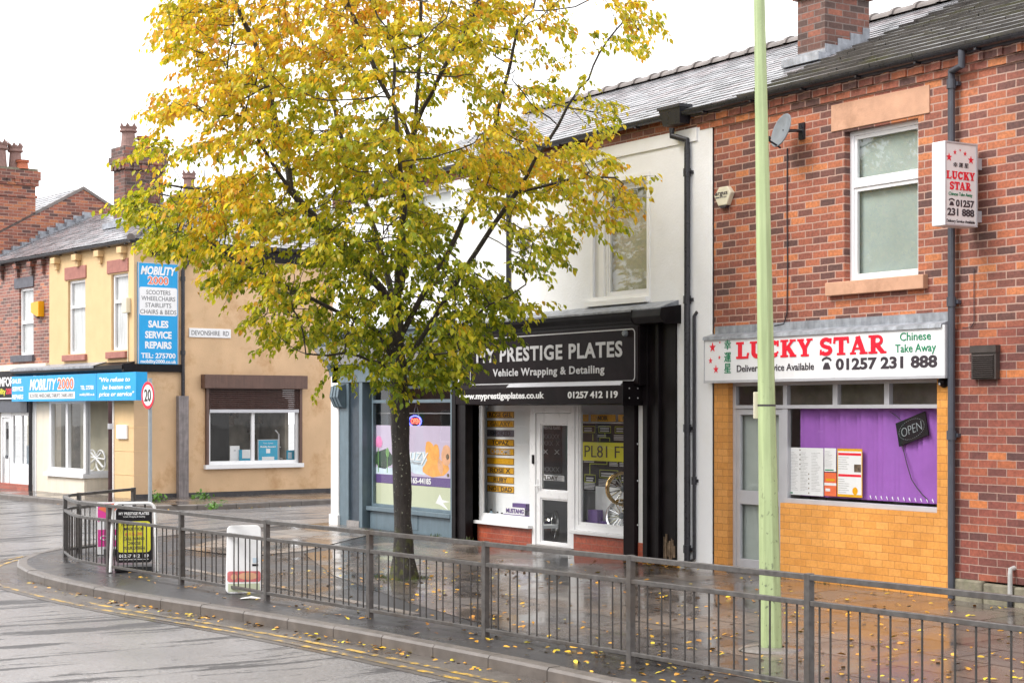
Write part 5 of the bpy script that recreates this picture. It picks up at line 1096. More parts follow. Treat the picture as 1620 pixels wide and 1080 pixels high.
# ================================================================== white house on the corner with the blue-grey salon front
XC = FX(528)
cs = thing('corner_house', 'white corner house with a blue grey salon shopfront behind the tree trunk', 'house', ((XC + XA) / 2, WALL, 0))
m0, m1, mz0, mz1 = FX(655), FX(715), FZ(690, 450), FZ(690, 300)
mb = MB(); wall_holes(mb, P0, XC, XA, 2.9, zwt, [(m0, m1, mz0, mz1)], 0.018, 0.14); mb.box(XC, XA, WALL + 0.15, 22, 2.9, ZTOP)
mb.box(XC, XA, WALL + 3, 22, -0.3, 2.9); mb.box(XC, XC + 0.24, WALL - 0.0, WALL + 3, -0.3, 2.9)
mb.build('wall', MT['white'], cs)
mb = MB(); mb.pbox(P0, XC, XA, zwt, ZTOP, -0.2, 0.03); mb.pbox(P0, XC, XA, zwt + 0.26, ZTOP + 0.004, -0.2, 0.055); mb.build('eaves_brickwork', MT['brick'], cs)
add_window(cs, P0, m0, m1, mz0, mz1, -0.06, 0.055, ((mz0 + mz1) / 2 + .2,), (), 'upvc', 'glass2', 'tan', 0.14)
terrace_roof(cs, XC - 0.1, XA, SL, 0.235, 0.30, 0.010, 0.0035); gutter(cs, P0, XC - 0.1, XA, ZE - 0.02, 0.155)
mb = MB(); mb.poly([(XC, WALL, ZE - 0.1), (XC, 2 * RY - WALL, ZE - 0.1), (XC, RY, ZR_ - 0.05)]); mb.build('gable', MT['white'], cs)
zgb = FZ(540, 576)
mb = MB(); mb.pbox(P0, XC, FX(540), -0.3, zgb, -0.2, 0.06); mb.pbox(P0, XC - 0.02, FX(541), -0.3, FZ(535, 813), -0.2, 0.09); mb.build('white_pilaster', MT['white_smooth'], cs, bevel=0.008)
for a_, b_, c_ in ((540, 554.5, .04), (572, 577, .05), (716.5, 723, .05)): mb = MB(); mb.pbox(P0, FX(a_), FX(b_), -0.3, zgb, -0.2, c_); mb.build('blue_pilaster', MT['blue'], cs, bevel=0.006)
mb = MB(); mb.pbox(P0, FX(554.5), FX(572), 0.1, zgb, -0.2, 0.0); mb.pbox(P0, FX(577), FX(590), -0.3, zgb, -0.5, -0.3); mb.build('dark_panel', MT['navy'], cs)
mb = MB(); mb.pbox(P0, FX(553), FX(572.5), -0.1, 0.1, -0.2, 0.06); mb.build('step', MT['kerbtop'], cs)
wz_b, wz_t = FZ(650, 806, 14.1), FZ(650, 610, 14.1); P1 = street(14.10)
w = add_window(cs, P1, FX(588, 14.1), FX(718, 14.1), wz_b, wz_t, 0, 0.05, (FZ(650, 634.5, 14.1),), (), 'upvc', 'glass', None, name='shop_window')
for s in w.data.materials[:]: pass
w.data.materials[0] = MT['blue']
mb = MB(); mb.pbox(P1, FX(586, 14.1), FX(719, 14.1), wz_b - 0.07, wz_b, -0.1, 0.09); mb.pbox(P1, FX(588, 14.1), FX(718, 14.1), -0.3, wz_b - 0.07, -0.1, 0.03); sr = mb.build('stall_riser', MT['blue'], cs, bevel=0.005)
mb = MB(); mb.frame(P1, FX(650, 14.1), FX(664, 14.1), 0.05, 0.38, 0.02, 0.028, 0.04); mb.build('panel_moulding', MT['blue'], sr)
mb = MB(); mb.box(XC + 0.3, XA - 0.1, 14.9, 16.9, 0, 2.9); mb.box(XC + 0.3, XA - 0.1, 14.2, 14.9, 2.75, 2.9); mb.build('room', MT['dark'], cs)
mb = MB(); mb.tube([(FX(592, 14.3), 14.3, FZ(650, 653.5, 14.3)), (FX(716, 14.3), 14.3, FZ(650, 653.5, 14.3))], 0.012, 8); mb.build('curtain_rail', MT['alu'], cs)
# fascia: white tilted board, blue cornice, scroll brackets
fzb, fzt = FZ(540, 577), FZ(540, 551)
mb = MB(); mb.sweep(P0, [(0.0, fzb), (0.12, fzb), (0.40, fzt), (0.40, fzt + 0.02), (0, fzt + 0.02)], XC - 0.02, XA); mb.build('fascia_board', MT['signwhite'], cs)
mb = MB(); mb.sweep(P0, [(0, fzt + 0.02), (0.42, fzt + 0.02), (0.44, fzt + 0.06), (0.44, fzt + 0.17), (0.50, fzt + 0.20), (0.50, fzt + 0.24), (0.0, fzt + 0.30)], XC - 0.06, XA); mb.build('cornice', MT['blue'], cs)
mb = MB(); mb.sweep(P0, [(0.0, fzt + 0.30), (0.51, fzt + 0.243), (0.51, fzt + 0.255), (0.0, fzt + 0.36)], XC - 0.06, XA); mb.build('lead_flashing', MT['lead'], cs)
mb = MB(); mb.pbox(P0, XC + 0.05, XA, zgb - 0.33, zgb - 0.0, -0.2, 0.06); mb.build('head_board', MT['blue'], cs)
def scroll(x0, x1):
    mb = MB(); pr = [(0.02, fzb - 0.22)]
    for k in range(9):
        t = k / 8; pr.append((0.06 + 0.40 * t ** 1.6, fzb - 0.20 + (fzt + 0.05 - fzb + 0.20) * t))
    pr += [(0.46, fzt + 0.2), (0.0, fzt + 0.2)]
    mb.sweep(P0, pr, x0, x1); return mb
scroll(XC - 0.05, XC + 0.10).build('scroll_bracket', MT['blue'], cs)
mb = MB(); xk0, xk1 = FX(537), FX(551)
for k in range(3):
    a = xk0 + (xk1 - xk0) * k / 3; mb.sweep(P0, [(0.05, FZ(544, 645)), (0.12, FZ(544, 643)), (0.20, FZ(544, 628)), (0.17, FZ(544, 612)), (0.05, FZ(544, 608))], a + 0.012, a + (xk1 - xk0) / 3 - 0.012)
mb.build('fluted_corbel', MT['blue'], cs, bevel=0.006)
# salon posters on the inside of the glass
YQ = 14.16; PQ = street(YQ)
sp_ = thing('salon_poster', 'lilac salon window poster with pink lotus, orange flowers and violet phone band', 'poster', (FX(655, YQ), YQ, FZ(655, 768, YQ)))
a0, a1, b0, b1 = FX(591, YQ), FX(716, YQ), FZ(655, 767, YQ), FZ(655, 673, YQ); Wq, Hq = a1 - a0, b1 - b0
def q_(u): return a0 + u * Wq
def r_(v): return b0 + v * Hq
mb = MB(); mb.pbox(PQ, a0, a1, r_(.15), b1, 0, 0.003); mb.build('sheet', MT['lilac'], sp_)
mb = MB(); mb.pbox(PQ, a0, a1, b0, r_(.15), 0, 0.003); mb.build('phone_band', MT['violet'], sp_)
def blob(mb, u, v, ru, rv, d, rot=0.0, n=16, jit=0.0, seed=0):
    rr = random.Random(seed); pts = []
    for k in range(n):
        a = 2 * math.pi * k / n; s = 1 + rr.uniform(-jit, jit); x, y = ru * Wq * math.cos(a) * s, rv * Hq * math.sin(a) * s
        pts.append((q_(u) + x * math.cos(rot) - y * math.sin(rot), r_(v) + x * math.sin(rot) + y * math.cos(rot)))
    mb.prism(PQ, pts, d, d + 0.0005)
mb = MB(); blob(mb, .14, .42, .12, .17, .003, 0, 18, .12, 3); mb.build('dark_leaf', MT['deep'], sp_)
mb = MB(); mb.pbox(PQ, q_(.02), q_(.26), r_(.155), r_(.27), 0.003, 0.0035); blob(mb, .60, .38, .16, .2, .003, 0, 16, .1, 8); mb.build('pale_water', MT['paleblue'], sp_)
mb = MB()
for k in range(7): blob(mb, .075 + .022 * math.sin(k - 3), .72 + .02 * math.cos(k), .022, .10, .004 + .0005 * k, (k - 3) * 0.38, 10)
mb.build('lotus', MT['petal'], sp_)
mb = MB(); blob(mb, .19, .53, .022, .085, .0045, 0.1); mb.pbox(PQ, q_(.183), q_(.192), r_(.18), r_(.46), .0045, .005); mb.pbox(PQ, q_(.062), q_(.072), r_(.18), r_(.60), .0045, .005); blob(mb, .02, .42, .02, .16, .0045, 0.1); mb.build('stems', MT['stem'], sp_)
mb = MB(); blob(mb, .80, .30, .16, .14, .004, 0, 14, .1, 5); blob(mb, .73, .55, .05, .22, .0045, 0.25, 12, .1, 2); blob(mb, .80, .52, .05, .2, .005, -0.1, 12, .1, 4); mb.build('orange_flower', MT['orange'], sp_)
mb = MB(); blob(mb, .93, .52, .06, .17, .0055, 0.2, 16, .05, 5); blob(mb, .86, .34, .03, .14, .006, 0.4, 12, .1, 9); mb.build('peach_petals', MT['skin'], sp_)
mb = MB(); blob(mb, .945, .50, .02, .05, .0062, 0, 12, .1, 9); blob(mb, .95, .20, .015, .03, .0062); mb.build('seed_head', MT['rot'], sp_)
text('Suzy', PQ, q_(.40), q_(.715), r_(.42), .26 * Hq * .8, 0.007, MT['letter'], sp_, bold=0.0, shear=0.2)
text('Health Massage', PQ, q_(.40), q_(.62), r_(.36), .05 * Hq, 0.007, MT['silver'], sp_)
text('07-5165-44185', PQ, q_(.38), q_(.745), r_(.035), .09 * Hq, 0.0045, MT['letter'], sp_, bold=0.03)
t_ = thing('window_film', 'pale green film across the bottom of the salon window below the poster', 'window film', (FX(655, YQ), YQ, wz_b))
mb = MB(); mb.pbox(PQ, a0, a1, wz_b + 0.02, b0 - 0.004, 0, 0.003); mb.build('film', MT['mint'], t_)
mb = MB(); f_ = lambda u, v: (a0 + u * Wq, wz_b + v * (b0 - wz_b))
mb.prism(PQ, [f_(.80, .35), f_(.85, .72), f_(.88, .5), f_(.97, .45), f_(.89, .38), f_(.95, .12), f_(.85, .3)], .003, .0036); mb.build('torn_patch', MT['letter'], t_)
nz = thing('neon_sign', 'small oval neon sign glowing red and blue above the salon poster', 'neon sign', (FX(657, 14.2), 14.2, FZ(657, 672, 14.2)))
PN = street(14.2); na, nb_ = FX(657.5, 14.2), FZ(657, 666, 14.2)
mb = MB(); mb.prism(PN, [(na + .23 * math.cos(k * math.pi / 14), nb_ + .105 * math.sin(k * math.pi / 14)) for k in range(28)], -0.02, 0); mb.build('panel', MT['poster'], nz)
mb = MB(); mb.tube([PN.p(na + .21 * math.cos(k * math.pi / 14), nb_ + .09 * math.sin(k * math.pi / 14), .01) for k in range(29)], .010, 6, caps=False); mb.build('oval_tube', emit('blue_neon', (0.10, 0.12, 1.0), 2.2), nz)
text('OPEN', PN, na - .15, na + .15, nb_ - .04, .085, 0.004, emit('red_neon', (1.0, 0.10, 0.06), 1.6), nz, bold=0.02)
mb = MB(); mb.tube([PN.p(na - .1, nb_ + .09, -.01), PN.p(na, nb_ + .30, -.01), PN.p(na + .1, nb_ + .09, -.01)], .003, 5); mb.build('hanging_wire', MT['silver'], nz)

# ================================================================== buildings across the side road (their own frame, turned 5.9 degrees)
OM = Vector((-38.55, 14.07, 0)); RZ = R(5.92)
MI = (Matrix.Translation(OM) @ Matrix.Rotation(RZ, 4, 'Z')).inverted(); MF = MI.inverted()
AXX = (MF.to_3x3() @ Vector((1, 0, 0))); AXY = (MF.to_3x3() @ Vector((0, 1, 0)))
def mf(px, py, off=0.0): return MI @ hit(px, py, OM - AXY * off, AXY)     # on the front, off metres proud
def mg(px, py, off=0.0): return MI @ hit(px, py, OM + AXX * off, AXX)     # on the flank
fxx = lambda px, off=0.0: mf(px, 650, off).x
fzz = lambda px, py, off=0.0: mf(px, py, off).z
gyy = lambda px, off=0.0: mg(px, 650, off).y
gzg = lambda px, py, off=0.0: mg(px, py, off).z
Q0 = Pl((0, 0, 0), (1, 0, 0), (0, -1, 0)); QG = Pl((0, 0, 0), (0, 1, 0), (1, 0, 0))
mo = thing('corner_shop_building', 'ochre rendered corner shop building with a long bright blue fascia and roller shuttered side window', 'shop', OM, RZ, local=True)
xl = fxx(78); DG = 8.5
zev = fzz(205, 393); zbd = fzz(150, 583)
W1 = (fxx(107.5), fxx(135), fzz(113, 560), fzz(113, 444)); W2 = (fxx(176), fxx(203), fzz(182, 554), fzz(182, 434))
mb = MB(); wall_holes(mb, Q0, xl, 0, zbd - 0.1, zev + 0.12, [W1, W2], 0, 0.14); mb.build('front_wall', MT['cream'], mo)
sw0, sw1, sz0, sz1 = gyy(325), gyy(476), gzg(400, 736), gzg(400, 600)
mb = MB(); wall_holes(mb, QG, 0, DG, -0.2, zev + 0.12, [(sw0, sw1, sz0, sz1)], 0, 0.12); mb.box(xl, -0.02, DG - 0.1, DG, -0.2, zev); mb.build('side_wall', MT['yellow'], mo)
mb = MB(); mb.pbox(QG, 0.02, DG, -0.1, gzg(300, 779), 0, 0.03); mb.build('plinth', MT['darkstone'], mo)
for (l, r, lo, hi), (la, lb, lza, lzb), (sa, sb, sza, szb) in ((W1, (103.5, 137, 444, 424), (101.5, 138, 571.5, 562)), (W2, (170.5, 203.5, 433.5, 413), (170.5, 201.5, 567.5, 557))):
    mb = MB(); mb.pbox(Q0, fxx(la), fxx(lb), fzz(la, lza), fzz(la, lzb), -0.1, 0.03); mb.build('lintel', MT['redstone'], mo, bevel=0.01)
    mb = MB(); mb.pbox(Q0, fxx(sa), fxx(sb), fzz(sa, sza), fzz(sa, szb), -0.1, 0.07); mb.build('window_sill', MT['redstone'], mo, bevel=0.01)
    add_window(mo, Q0, l + 0.02, r + 0.01, lo, hi, -0.055, 0.065, (lo + (hi - lo) * 0.64,), (), 'upvc', 'glass', 'curtain', 0.004)
for px in (92, 125.5, 161, 197.5):
    mb = MB(); x = fxx(px); z = zev; mb.pbox(Q0, x - 0.13, x + 0.13, z - 0.10, z + 0.05, 0, 0.16); mb.pbox(Q0, x - 0.07, x + 0.07, z - 0.25, z - 0.10, 0, 0.08)
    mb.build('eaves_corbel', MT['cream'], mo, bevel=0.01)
# cornice over the shop, carried round onto the flank
ctz, cbz = fzz(150, 577, .3), fzz(150, 589, .3)
mb = MB(); mb.sweep(Q0, [(0, cbz), (0.26, cbz), (0.32, cbz + 0.06), (0.32, ctz - 0.03), (0, ctz + 0.06)], fxx(18, .3), 0.05); mb.pbox(QG, -0.3, gyy(287), cbz, ctz, 0, 0.09)
mb.build('cornice', MT['black'], mo)
mb = MB(); mb.sweep(Q0, [(0, ctz + 0.065), (0.325, ctz - 0.02), (0.335, ctz - 0.07), (0.34, ctz - 0.015), (0, ctz + 0.08)], fxx(18, .3), fxx(150, .3)); mb.build('lead_flashing', MT['lead'], mo)
# ground floor front
bz1 = fzz(150, 630); bx0, bx1 = fxx(79), fxx(136.5); bsz = fzz(100, 747)
mb = MB(); mb.pbox(Q0, fxx(53), fxx(58), -0.1, bz1, -0.3, 0.02); mb.build('white_strip', MT['white_smooth'], mo)
mb = MB(); mb.pbox(Q0, fxx(58), bx0, -0.1, bz1, -0.3, 0.0); mb.build('left_pier', MT['palecream'], mo)
mb = MB(); mb.pbox(Q0, fxx(181), -0.001, -0.1, cbz, -0.35, 0.0)
for k in range(1, 6): mb.pbox(Q0, fxx(181) - 0.004, 0.002, k * 0.55 - 0.012, k * 0.55 + 0.0, -0.35, 0.008)
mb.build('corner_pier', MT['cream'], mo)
mb = MB(); mb.pbox(Q0, fxx(174.5), fxx(181) - 0.002, -0.1, bz1, -0.3, 0.03); mb.build('door_post', MT['white_smooth'], mo)
mb = MB(); mb.pbox(Q0, fxx(187), fxx(203), fzz(195, 694), fzz(195, 672), 0, 0.05); mb.build('notice_box', MT['white_smooth'], mo, bevel=0.01)
w = add_window(mo, Q0, bx0, bx1, bsz, bz1, 0.02, 0.12, (), (fxx(106.5),), 'upvc', 'glass', None, fd=0.1, name='shop_window')
QR = Pl((bx1, 0, 0), (0, 1, 0), (1, 0, 0))
w2 = add_window(mo, QR, 0.04, 1.05, bsz, bz1, 0.0, 0.07, (), (), 'upvc', 'glass', None, fd=0.08, name='shop_window')
mb = MB(); mb.pbox(Q0, bx0 - 0.15, bx1 + 0.06, bsz - 0.10, bsz, -0.1, 0.12); mb.pbox(QR, -0.1, 1.05, bsz - 0.10, bsz, -0.1, 0.07); mb.build('window_sill', MT['upvc'], mo)
mb = MB(); mb.pbox(Q0, bx0, bx1, -0.1, bsz - 0.10, -0.2, 0.05); mb.pbox(QR, 0.0, 1.05, -0.1, bsz - 0.1, -0.2, 0.02); mb.build('stall_riser', MT['palecream'], mo)
mb = MB(); mb.box(xl, -0.3, 4.2, 4.3, 0, bz1); mb.box(xl, xl + 0.1, 0.4, 4.2, 0, bz1); mb.box(xl, -0.3, 0.3, 4.2, bz1, bz1 + 0.05); mb.box(xl, -0.3, 0.2, 4.2, -0.05, 0.02); mb.box(bx1 + 0.01, -0.3, 1.3, 1.36, 0, bz1)
mb.build('room', MT['dim'], mo)
mb = MB(); mb.box(xl + 0.3, bx1 - 0.15, 0.7, 0.75, 0.0, bz1); mb.box(bx0 + 0.1, bx1 - 0.1, 0.2, 1.1, bsz - 0.2, bsz - 0.05); mb.build('display_panel', MT['tan'], mo)
# side window: roller box, part lowered shutter, window behind
rb0, rb1 = gyy(324, .2), gyy(487, .2)
mb = MB(); mb.pbox(QG, rb0, rb1, gzg(400, 614.5, .2), gzg(400, 593, .2), 0.0, 0.2); mb.build('shutter_housing', MT['shutterbox'], mo, bevel=0.008)
mb = MB(); z = gzg(400, 648, .05); zt_ = gzg(400, 612, .05)
while z < zt_ - 0.01: mb.sweep(QG, [(0.03, z), (0.05, z + 0.008), (0.055, z + 0.032), (0.03, z + 0.046)], sw0 + 0.06, sw1 - 0.07); z += 0.048
sh = mb.build('roller_shutter', MT['shutter'], mo)
mb = MB(); mb.pbox(QG, sw0 + 0.08, sw1 - 0.1, gzg(400, 652.5, .05), gzg(400, 647.5, .05), 0.015, 0.07); mb.build('bottom_bar', MT['alu'], sh)
mb = MB(); mb.pbox(QG, sw0 - 0.01, sw0 + 0.06, sz0, gzg(400, 612), 0, 0.07); mb.pbox(QG, sw1 - 0.07, sw1, sz0, gzg(400, 612), 0, 0.07); mb.build('shutter_guides', MT['shutterbox'], mo)
sm = gyy(401)
w = add_window(mo, QG, sw0 + 0.05, sw1 - 0.05, sz0 + 0.03, sz1, -0.02, 0.09, (), (sm,), 'upvc', 'glass', None, name='side_window')
mb = MB(); mb.pbox(QG, sw0 - 0.05, sw1 + 0.03, sz0 - 0.06, sz0 + 0.04, -0.05, 0.10); mb.build('window_sill', MT['upvc'], mo)
mb = MB(); mb.box(-1.6, -1.55, sw0 - 0.2, sw1 + 0.4, 0.3, 2.6); mb.box(-1.6, -0.15, sw0 - 0.1, sw1 + 0.1, sz0 - 0.1, sz0 - 0.02); mb.build('room', MT['dim'], mo)
rr = random.Random(11)
mb = MB()
for k in range(26):                                   # stock on the shelves at the back of the shop
    y = rr.uniform(sw0 + .8, sw1 - .3); z = rr.uniform(sz0 + .3, sz1 - .3); s = rr.uniform(.06, .16); mb.box(-1.5, -1.35, y, y + s, z, z + s * rr.uniform(.8, 2.2))
mb.build('shelf_goods', MT['rot'], mo)
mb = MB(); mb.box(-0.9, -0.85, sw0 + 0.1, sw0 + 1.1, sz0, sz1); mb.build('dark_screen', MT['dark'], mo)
# rainwater goods
PG_ = mg(289.5, 500, .08).y
gt_ = gzg(306, 400, .12)
gutter(mo, Q0, fxx(-60), 0.18, zev + 0.17, 0.13, 0.07)
mb = MB(); pr = [(0.13 + .07 * math.cos(a), zev + .17 + .07 * math.sin(a)) for a in [math.pi + math.pi * k / 9 for k in range(10)]]; mb.sweep(QG, pr, -0.18, DG); mb.build('side_gutter', MT['pipe'], mo)
mb = MB(); mb.pbox(QG, 0.3, DG, zev - 0.16, zev + 0.11, 0.0, 0.07); mb.build('fascia_board', MT['black'], mo)
yo = gyy(305, .1)
mb = MB(); mb.tube([(0.13, yo, zev + 0.12), (0.13, yo, zev - 0.14), (0.09, PG_ + 0.08, gzg(296, 419, .09)), (0.08, PG_, gzg(290, 428, .08)), (0.08, PG_, gzg(290, 626, .08))], 0.045, 10)
for py in (441, 558): mb.lathe([(0.046, -.05), (0.06, -.05), (0.06, .05), (0.046, .05)], (0.08, PG_, gzg(290, py, .08)), 12)
mb.build('downpipe', MT['pipe'], mo)
mb = MB(); mb.pbox(QG, gyy(282.5, .12), gyy(298, .12), -0.05, gzg(290, 626, .12), 0, 0.14); mb.pbox(QG, gyy(283, .12) + .10, gyy(283, .12) + .104, 0, gzg(290, 626, .12), .14, .1405); mb.build('pipe_casing', MT['wood'], mo, bevel=0.008)
x = fxx(52, .1); mb = MB(); mb.tube([(x - 0.15, -0.1, bz1 + 0.3), (x - 0.15, -0.1, -0.05)], 0.05, 10); mb.build('front_downpipe', MT['pipe'], mo)
mb = MB(); x = fxx(203.5); mb.pbox(Q0, x - 0.12, x + 0.12, fzz(203, 495), fzz(203, 471), 0, 0.12); mb.build('alarm_cover', MT['cream_pl'], mo, bevel=0.015)
mb = MB(); mb.tube([(x, -0.02, fzz(203, 495)), (x, -0.02, fzz(203, 575))], 0.015, 6); mb.build('conduit', MT['cream_pl'], mo)
# roof: front slope with a hip at the corner
tp = math.tan(R(25.5)); cpz = math.cos(R(25.5)); EZ = zev + 0.2; RYm = 3.0; zrg = EZ + (RYm + 0.15) * tp
Wm = (RYm + 0.15) / cpz
vf = Vector((0, cpz, math.sin(R(25.5)))); vs_ = Vector((-cpz, 0, math.sin(R(25.5))))
NPf = (MF.to_3x3() @ Vector((0, -math.sin(R(25.5)), cpz)))
pw_ = MI @ hit(78, 371, MF @ Vector((0, -0.15, EZ)), NPf); xw = pw_.x
mb = MB(); SLm = [MT['slate3'], MT['slate1'], MT['slate2']]
roof_field(mb, (xw, -0.15, EZ), (1, 0, 0), vf, Wm, lambda t: 0, lambda t: -xw + 0.15 - t * cpz, 0.22, 0.28, 0.010, 0.005, 3)
roof_field(mb, (0.15, -0.15, EZ), (0, 1, 0), vs_, Wm, lambda t: t * cpz, lambda t: DG + 0.15, 0.22, 0.28, 0.010, 0.004, 3)
mb.poly([(xw, -0.12, EZ - .03), (0.12, -0.12, EZ - .03), (0.12 - Wm * cpz, RYm, zrg - .03), (xw, RYm, zrg - .03)]); mb.poly([(0.12, -0.12, EZ - .03), (0.12, DG, EZ - .03), (0.12 - Wm * cpz, DG, zrg - .03), (0.12 - Wm * cpz, RYm, zrg - .03)])
mb.poly([(xw, RYm, zrg), (0.15 - Wm * cpz, RYm, zrg), (0.15 - Wm * cpz, 6.2, EZ), (xw, 6.2, EZ)])
ro = mb.build('roof', SLm, mo)
mb = MB(); a = Vector((0.15, -0.15, EZ + .02)); b = Vector((0.15 - Wm * cpz, RYm, zrg + .02)); n_ = 9
for k in range(n_):
    p, q = a + (b - a) * k / n_, a + (b - a) * (k + .96) / n_; mb.tube([p, q], [0.10, 0.085], 8)
mb.build('hip_tiles', MT['ridge'], ro)
# chimney of this building
cq = MI @ hit(180, 358, MF @ Vector((0, -0.15, EZ)), NPf)
def on_x(px, X): return MI @ hit(px, 650, MF @ Vector((X, 0, 0)), AXX)
cxa = cq.x; cya = cq.y
cxb = (MI @ hit(197.5, 650, MF @ Vector((0, cya, 0)), AXY)).x; cyb2 = on_x(258, cxb).y
zt2 = lambda py: (MI @ hit(197, py, MF @ Vector((0, cya, 0)), AXY)).z
mb = MB(); mb.box(cxa, cxb, cya, cyb2, EZ - 0.3, zt2(265))
for z0_, z1_, e in ((267, 257, .05), (257, 246, .10), (246, 231, .05)): mb.box(cxa - e, cxb + e, cya - e, cyb2 + e, zt2(z0_), zt2(z1_))
y = cya - 0.02
while y < cyb2: mb.box(cxb + .05, cxb + .085, y, y + .11, zt2(268), zt2(257.5)); y += .22
x = cxa
while x < cxb: mb.box(x, x + .11, cya - .085, cya - .05, zt2(268), zt2(257.5)); x += .22
chm = mb.build('chimney', MT['brick_dark'], mo)
def pot(x, y, z, r, h, mat, par, crown=True):
    mb = MB(); mb.lathe([(r * 1.05, 0), (r * .95, h * .1), (r * .82, h * .55), (r * .8, h * .62), (r * 1.1, h * .66), (r * 1.1, h * .72), (r * .95, h * .75), (r * 1.12, h * .86), (r * .95, h * .86), (r * .7, h * .5)], (x, y, z), 16)
    if crown:
        for k in range(8):
            a = 2 * math.pi * k / 8; a2 = a + .5; a3 = a + .25
            f = lambda t, rr_, zz: (x + rr_ * math.cos(t), y + rr_ * math.sin(t), z + zz)
            mb.poly([f(a, r * 1.12, h * .86), f(a2, r * 1.12, h * .86), f(a3, r * 1.2, h)]); mb.poly([f(a, r * .98, h * .86), f(a2, r * .98, h * .86), f(a3, r * 1.1, h)])
    return mb.build('chimney_pot', MT[mat], par)
z = zt2(231)
pot((cxa + cxb) / 2, cya + .25, z, .2, zt2(192) - z, 'claypot', chm); pot((cxa + cxb) / 2 + .1, cya + .62, z, .17, .36, 'terracotta', chm, False)
mb = MB(); zr2 = lambda y: EZ + (y + .15) * tp
mb.box(cxa - .15, cxb + .12, cya - .25, cya, zr2(cya - .25) + .03, zr2(cya) + .05); mb.box(cxa - .02, cxb + .02, cya - .02, cya, zr2(cya), zr2(cya) + .18)
y = cya
while y < cyb2: mb.box(cxb, cxb + .02, y, min(y + .24, cyb2), zr2(y) - .05, zr2(y) + .22); y += .24
mb.build('flashing', MT['lead'], chm)
# second stack just showing over the ridge, behind the tree
mb = MB(); q = MI @ hit(305, 285, MF @ Vector((-2.0, 0, 0)), AXX); mb.box(q.x - .5, q.x + .1, q.y - .35, q.y + .35, zrg - .8, q.z - .35); c2 = mb.build('chimney', MT['brick_dark'], mo); pot(q.x - .2, q.y, q.z - .35, .16, .62, 'claypot', c2)

# ---- its signs
OF = .30; QS = Pl((0, -OF, 0), (1, 0, 0), (0, -1, 0))
def signbox(name, label, px0, px1, pyr, yt, yb, mat, cat='sign'):
    a0, a1 = fxx(px0, OF), fxx(px1, OF); b0, b1 = fzz(pyr, yb, OF), fzz(pyr, yt, OF)
    t_ = thing(name, label, cat, OM, RZ, local=True); mb = MB(); mb.pbox(QS, a0, a1, b0, b1, -0.28, 0); mb.build('sign_panel', MT[mat], t_); return t_, a0, a1, b0, b1
t_, a0, a1, b0, b1 = signbox('fascia_sign', 'long bright blue fascia sign with white and orange lettering over the corner shop window', 18.5, 152, 152, 590.5, 633.5, 'cyan')
Ww, Hh = a1 - a0, b1 - b0
def ft(body, u0, u1, v, c, mat, **kw): return text(body, QS, a0 + u0 * Ww, a0 + u1 * Ww, b0 + v * Hh, c * Hh, 0.001, MT[mat], t_, **kw)
for s_, v_ in (('SALES', .73), ('SERVICE', .42), ('REPAIRS', .10)): ft(s_, .01, .125 if s_ == 'SALES' else .15, v_, .17, 'letter', bold=0.03)
ft('MOBILITY', .23, .555, .45, .40, 'letter', bold=0.03, shear=0.25); ft('2000', .565, .76, .46, .40, 'letter', bold=0.06); text('2000', QS, a0 + .572 * Ww, a0 + .752 * Ww, b0 + .475 * Hh, .37 * Hh, 0.006, MT['coral'], t_, bold=0.012)
mb = MB(); mb.pbox(QS, a0 + .22 * Ww, a0 + .765 * Ww, b0 + .09 * Hh, b0 + .35 * Hh, 0, .003); mb.build('white_strip', MT['letter'], t_)
text('SCOOTERS, WHEELCHAIRS, STAIRLIFTS, CHAIRS & BEDS', QS, a0 + .235 * Ww, a0 + .75 * Ww, b0 + .15 * Hh, .14 * Hh, 0.0035, MT['greylet'], t_)
ft('TEL: 275700', .83, .975, .42, .14, 'letter', bold=0.03); ft('mobility2000.co.uk', .82, .985, .19, .09, 'letter', bold=0.02)
t_, a0, a1, b0, b1 = signbox('slogan_sign', 'bright blue sign panel with a white slogan above the speed limit sign', 152.5, 215, 200, 588.5, 633, 'cyan')
Ww, Hh = a1 - a0, b1 - b0
ft('"We refuse to', .08, .86, .68, .15, 'letter', bold=0.02, shear=0.2); ft('be beaten on', .16, .87, .41, .15, 'letter', bold=0.02, shear=0.2); ft('price or service"', .07, .96, .16, .15, 'letter', bold=0.02, shear=0.2)
t_ = thing('wall_sign', 'tall bright blue and white wall sign with a telephone number beside the black downpipe', 'sign', OM, RZ, local=True)
a0, a1, b0, b1 = gyy(218.5, .04), gyy(282, .04), gzg(250, 577.5, .04), gzg(250, 416, .04); QT = Pl((.04, 0, 0), (0, 1, 0), (1, 0, 0)); Ww, Hh = a1 - a0, b1 - b0
mb = MB(); mb.pbox(QT, a0, a1, b0, b1, -0.04, 0); mb.build('sign_panel', MT['cyan'], t_)
mb = MB(); mb.prism(QT, rrect(a0 + .03 * Ww, a1 - .03 * Ww, b0 + .485 * Hh, b0 + .76 * Hh, .05), 0, .003); mb.build('white_panel', MT['letter'], t_)
mb = MB(); mb.frame(QT, a0, a1, b0, b1, 0.018, 0.0, 0.006); mb.build('sign_trim', MT['alu'], t_)
def wt(body, u0, u1, v, c, mat, d=.001, **kw): return text(body, QT, a0 + u0 * Ww, a0 + u1 * Ww, b0 + v * Hh, c * Hh, d, MT[mat], t_, **kw)
wt('MOBILITY', .06, .95, .885, .075, 'letter', bold=0.04, shear=0.25); wt('2000', .23, .76, .79, .075, 'letter', bold=0.06); wt('2000', .245, .745, .793, .069, 'coral', .006, bold=0.01)
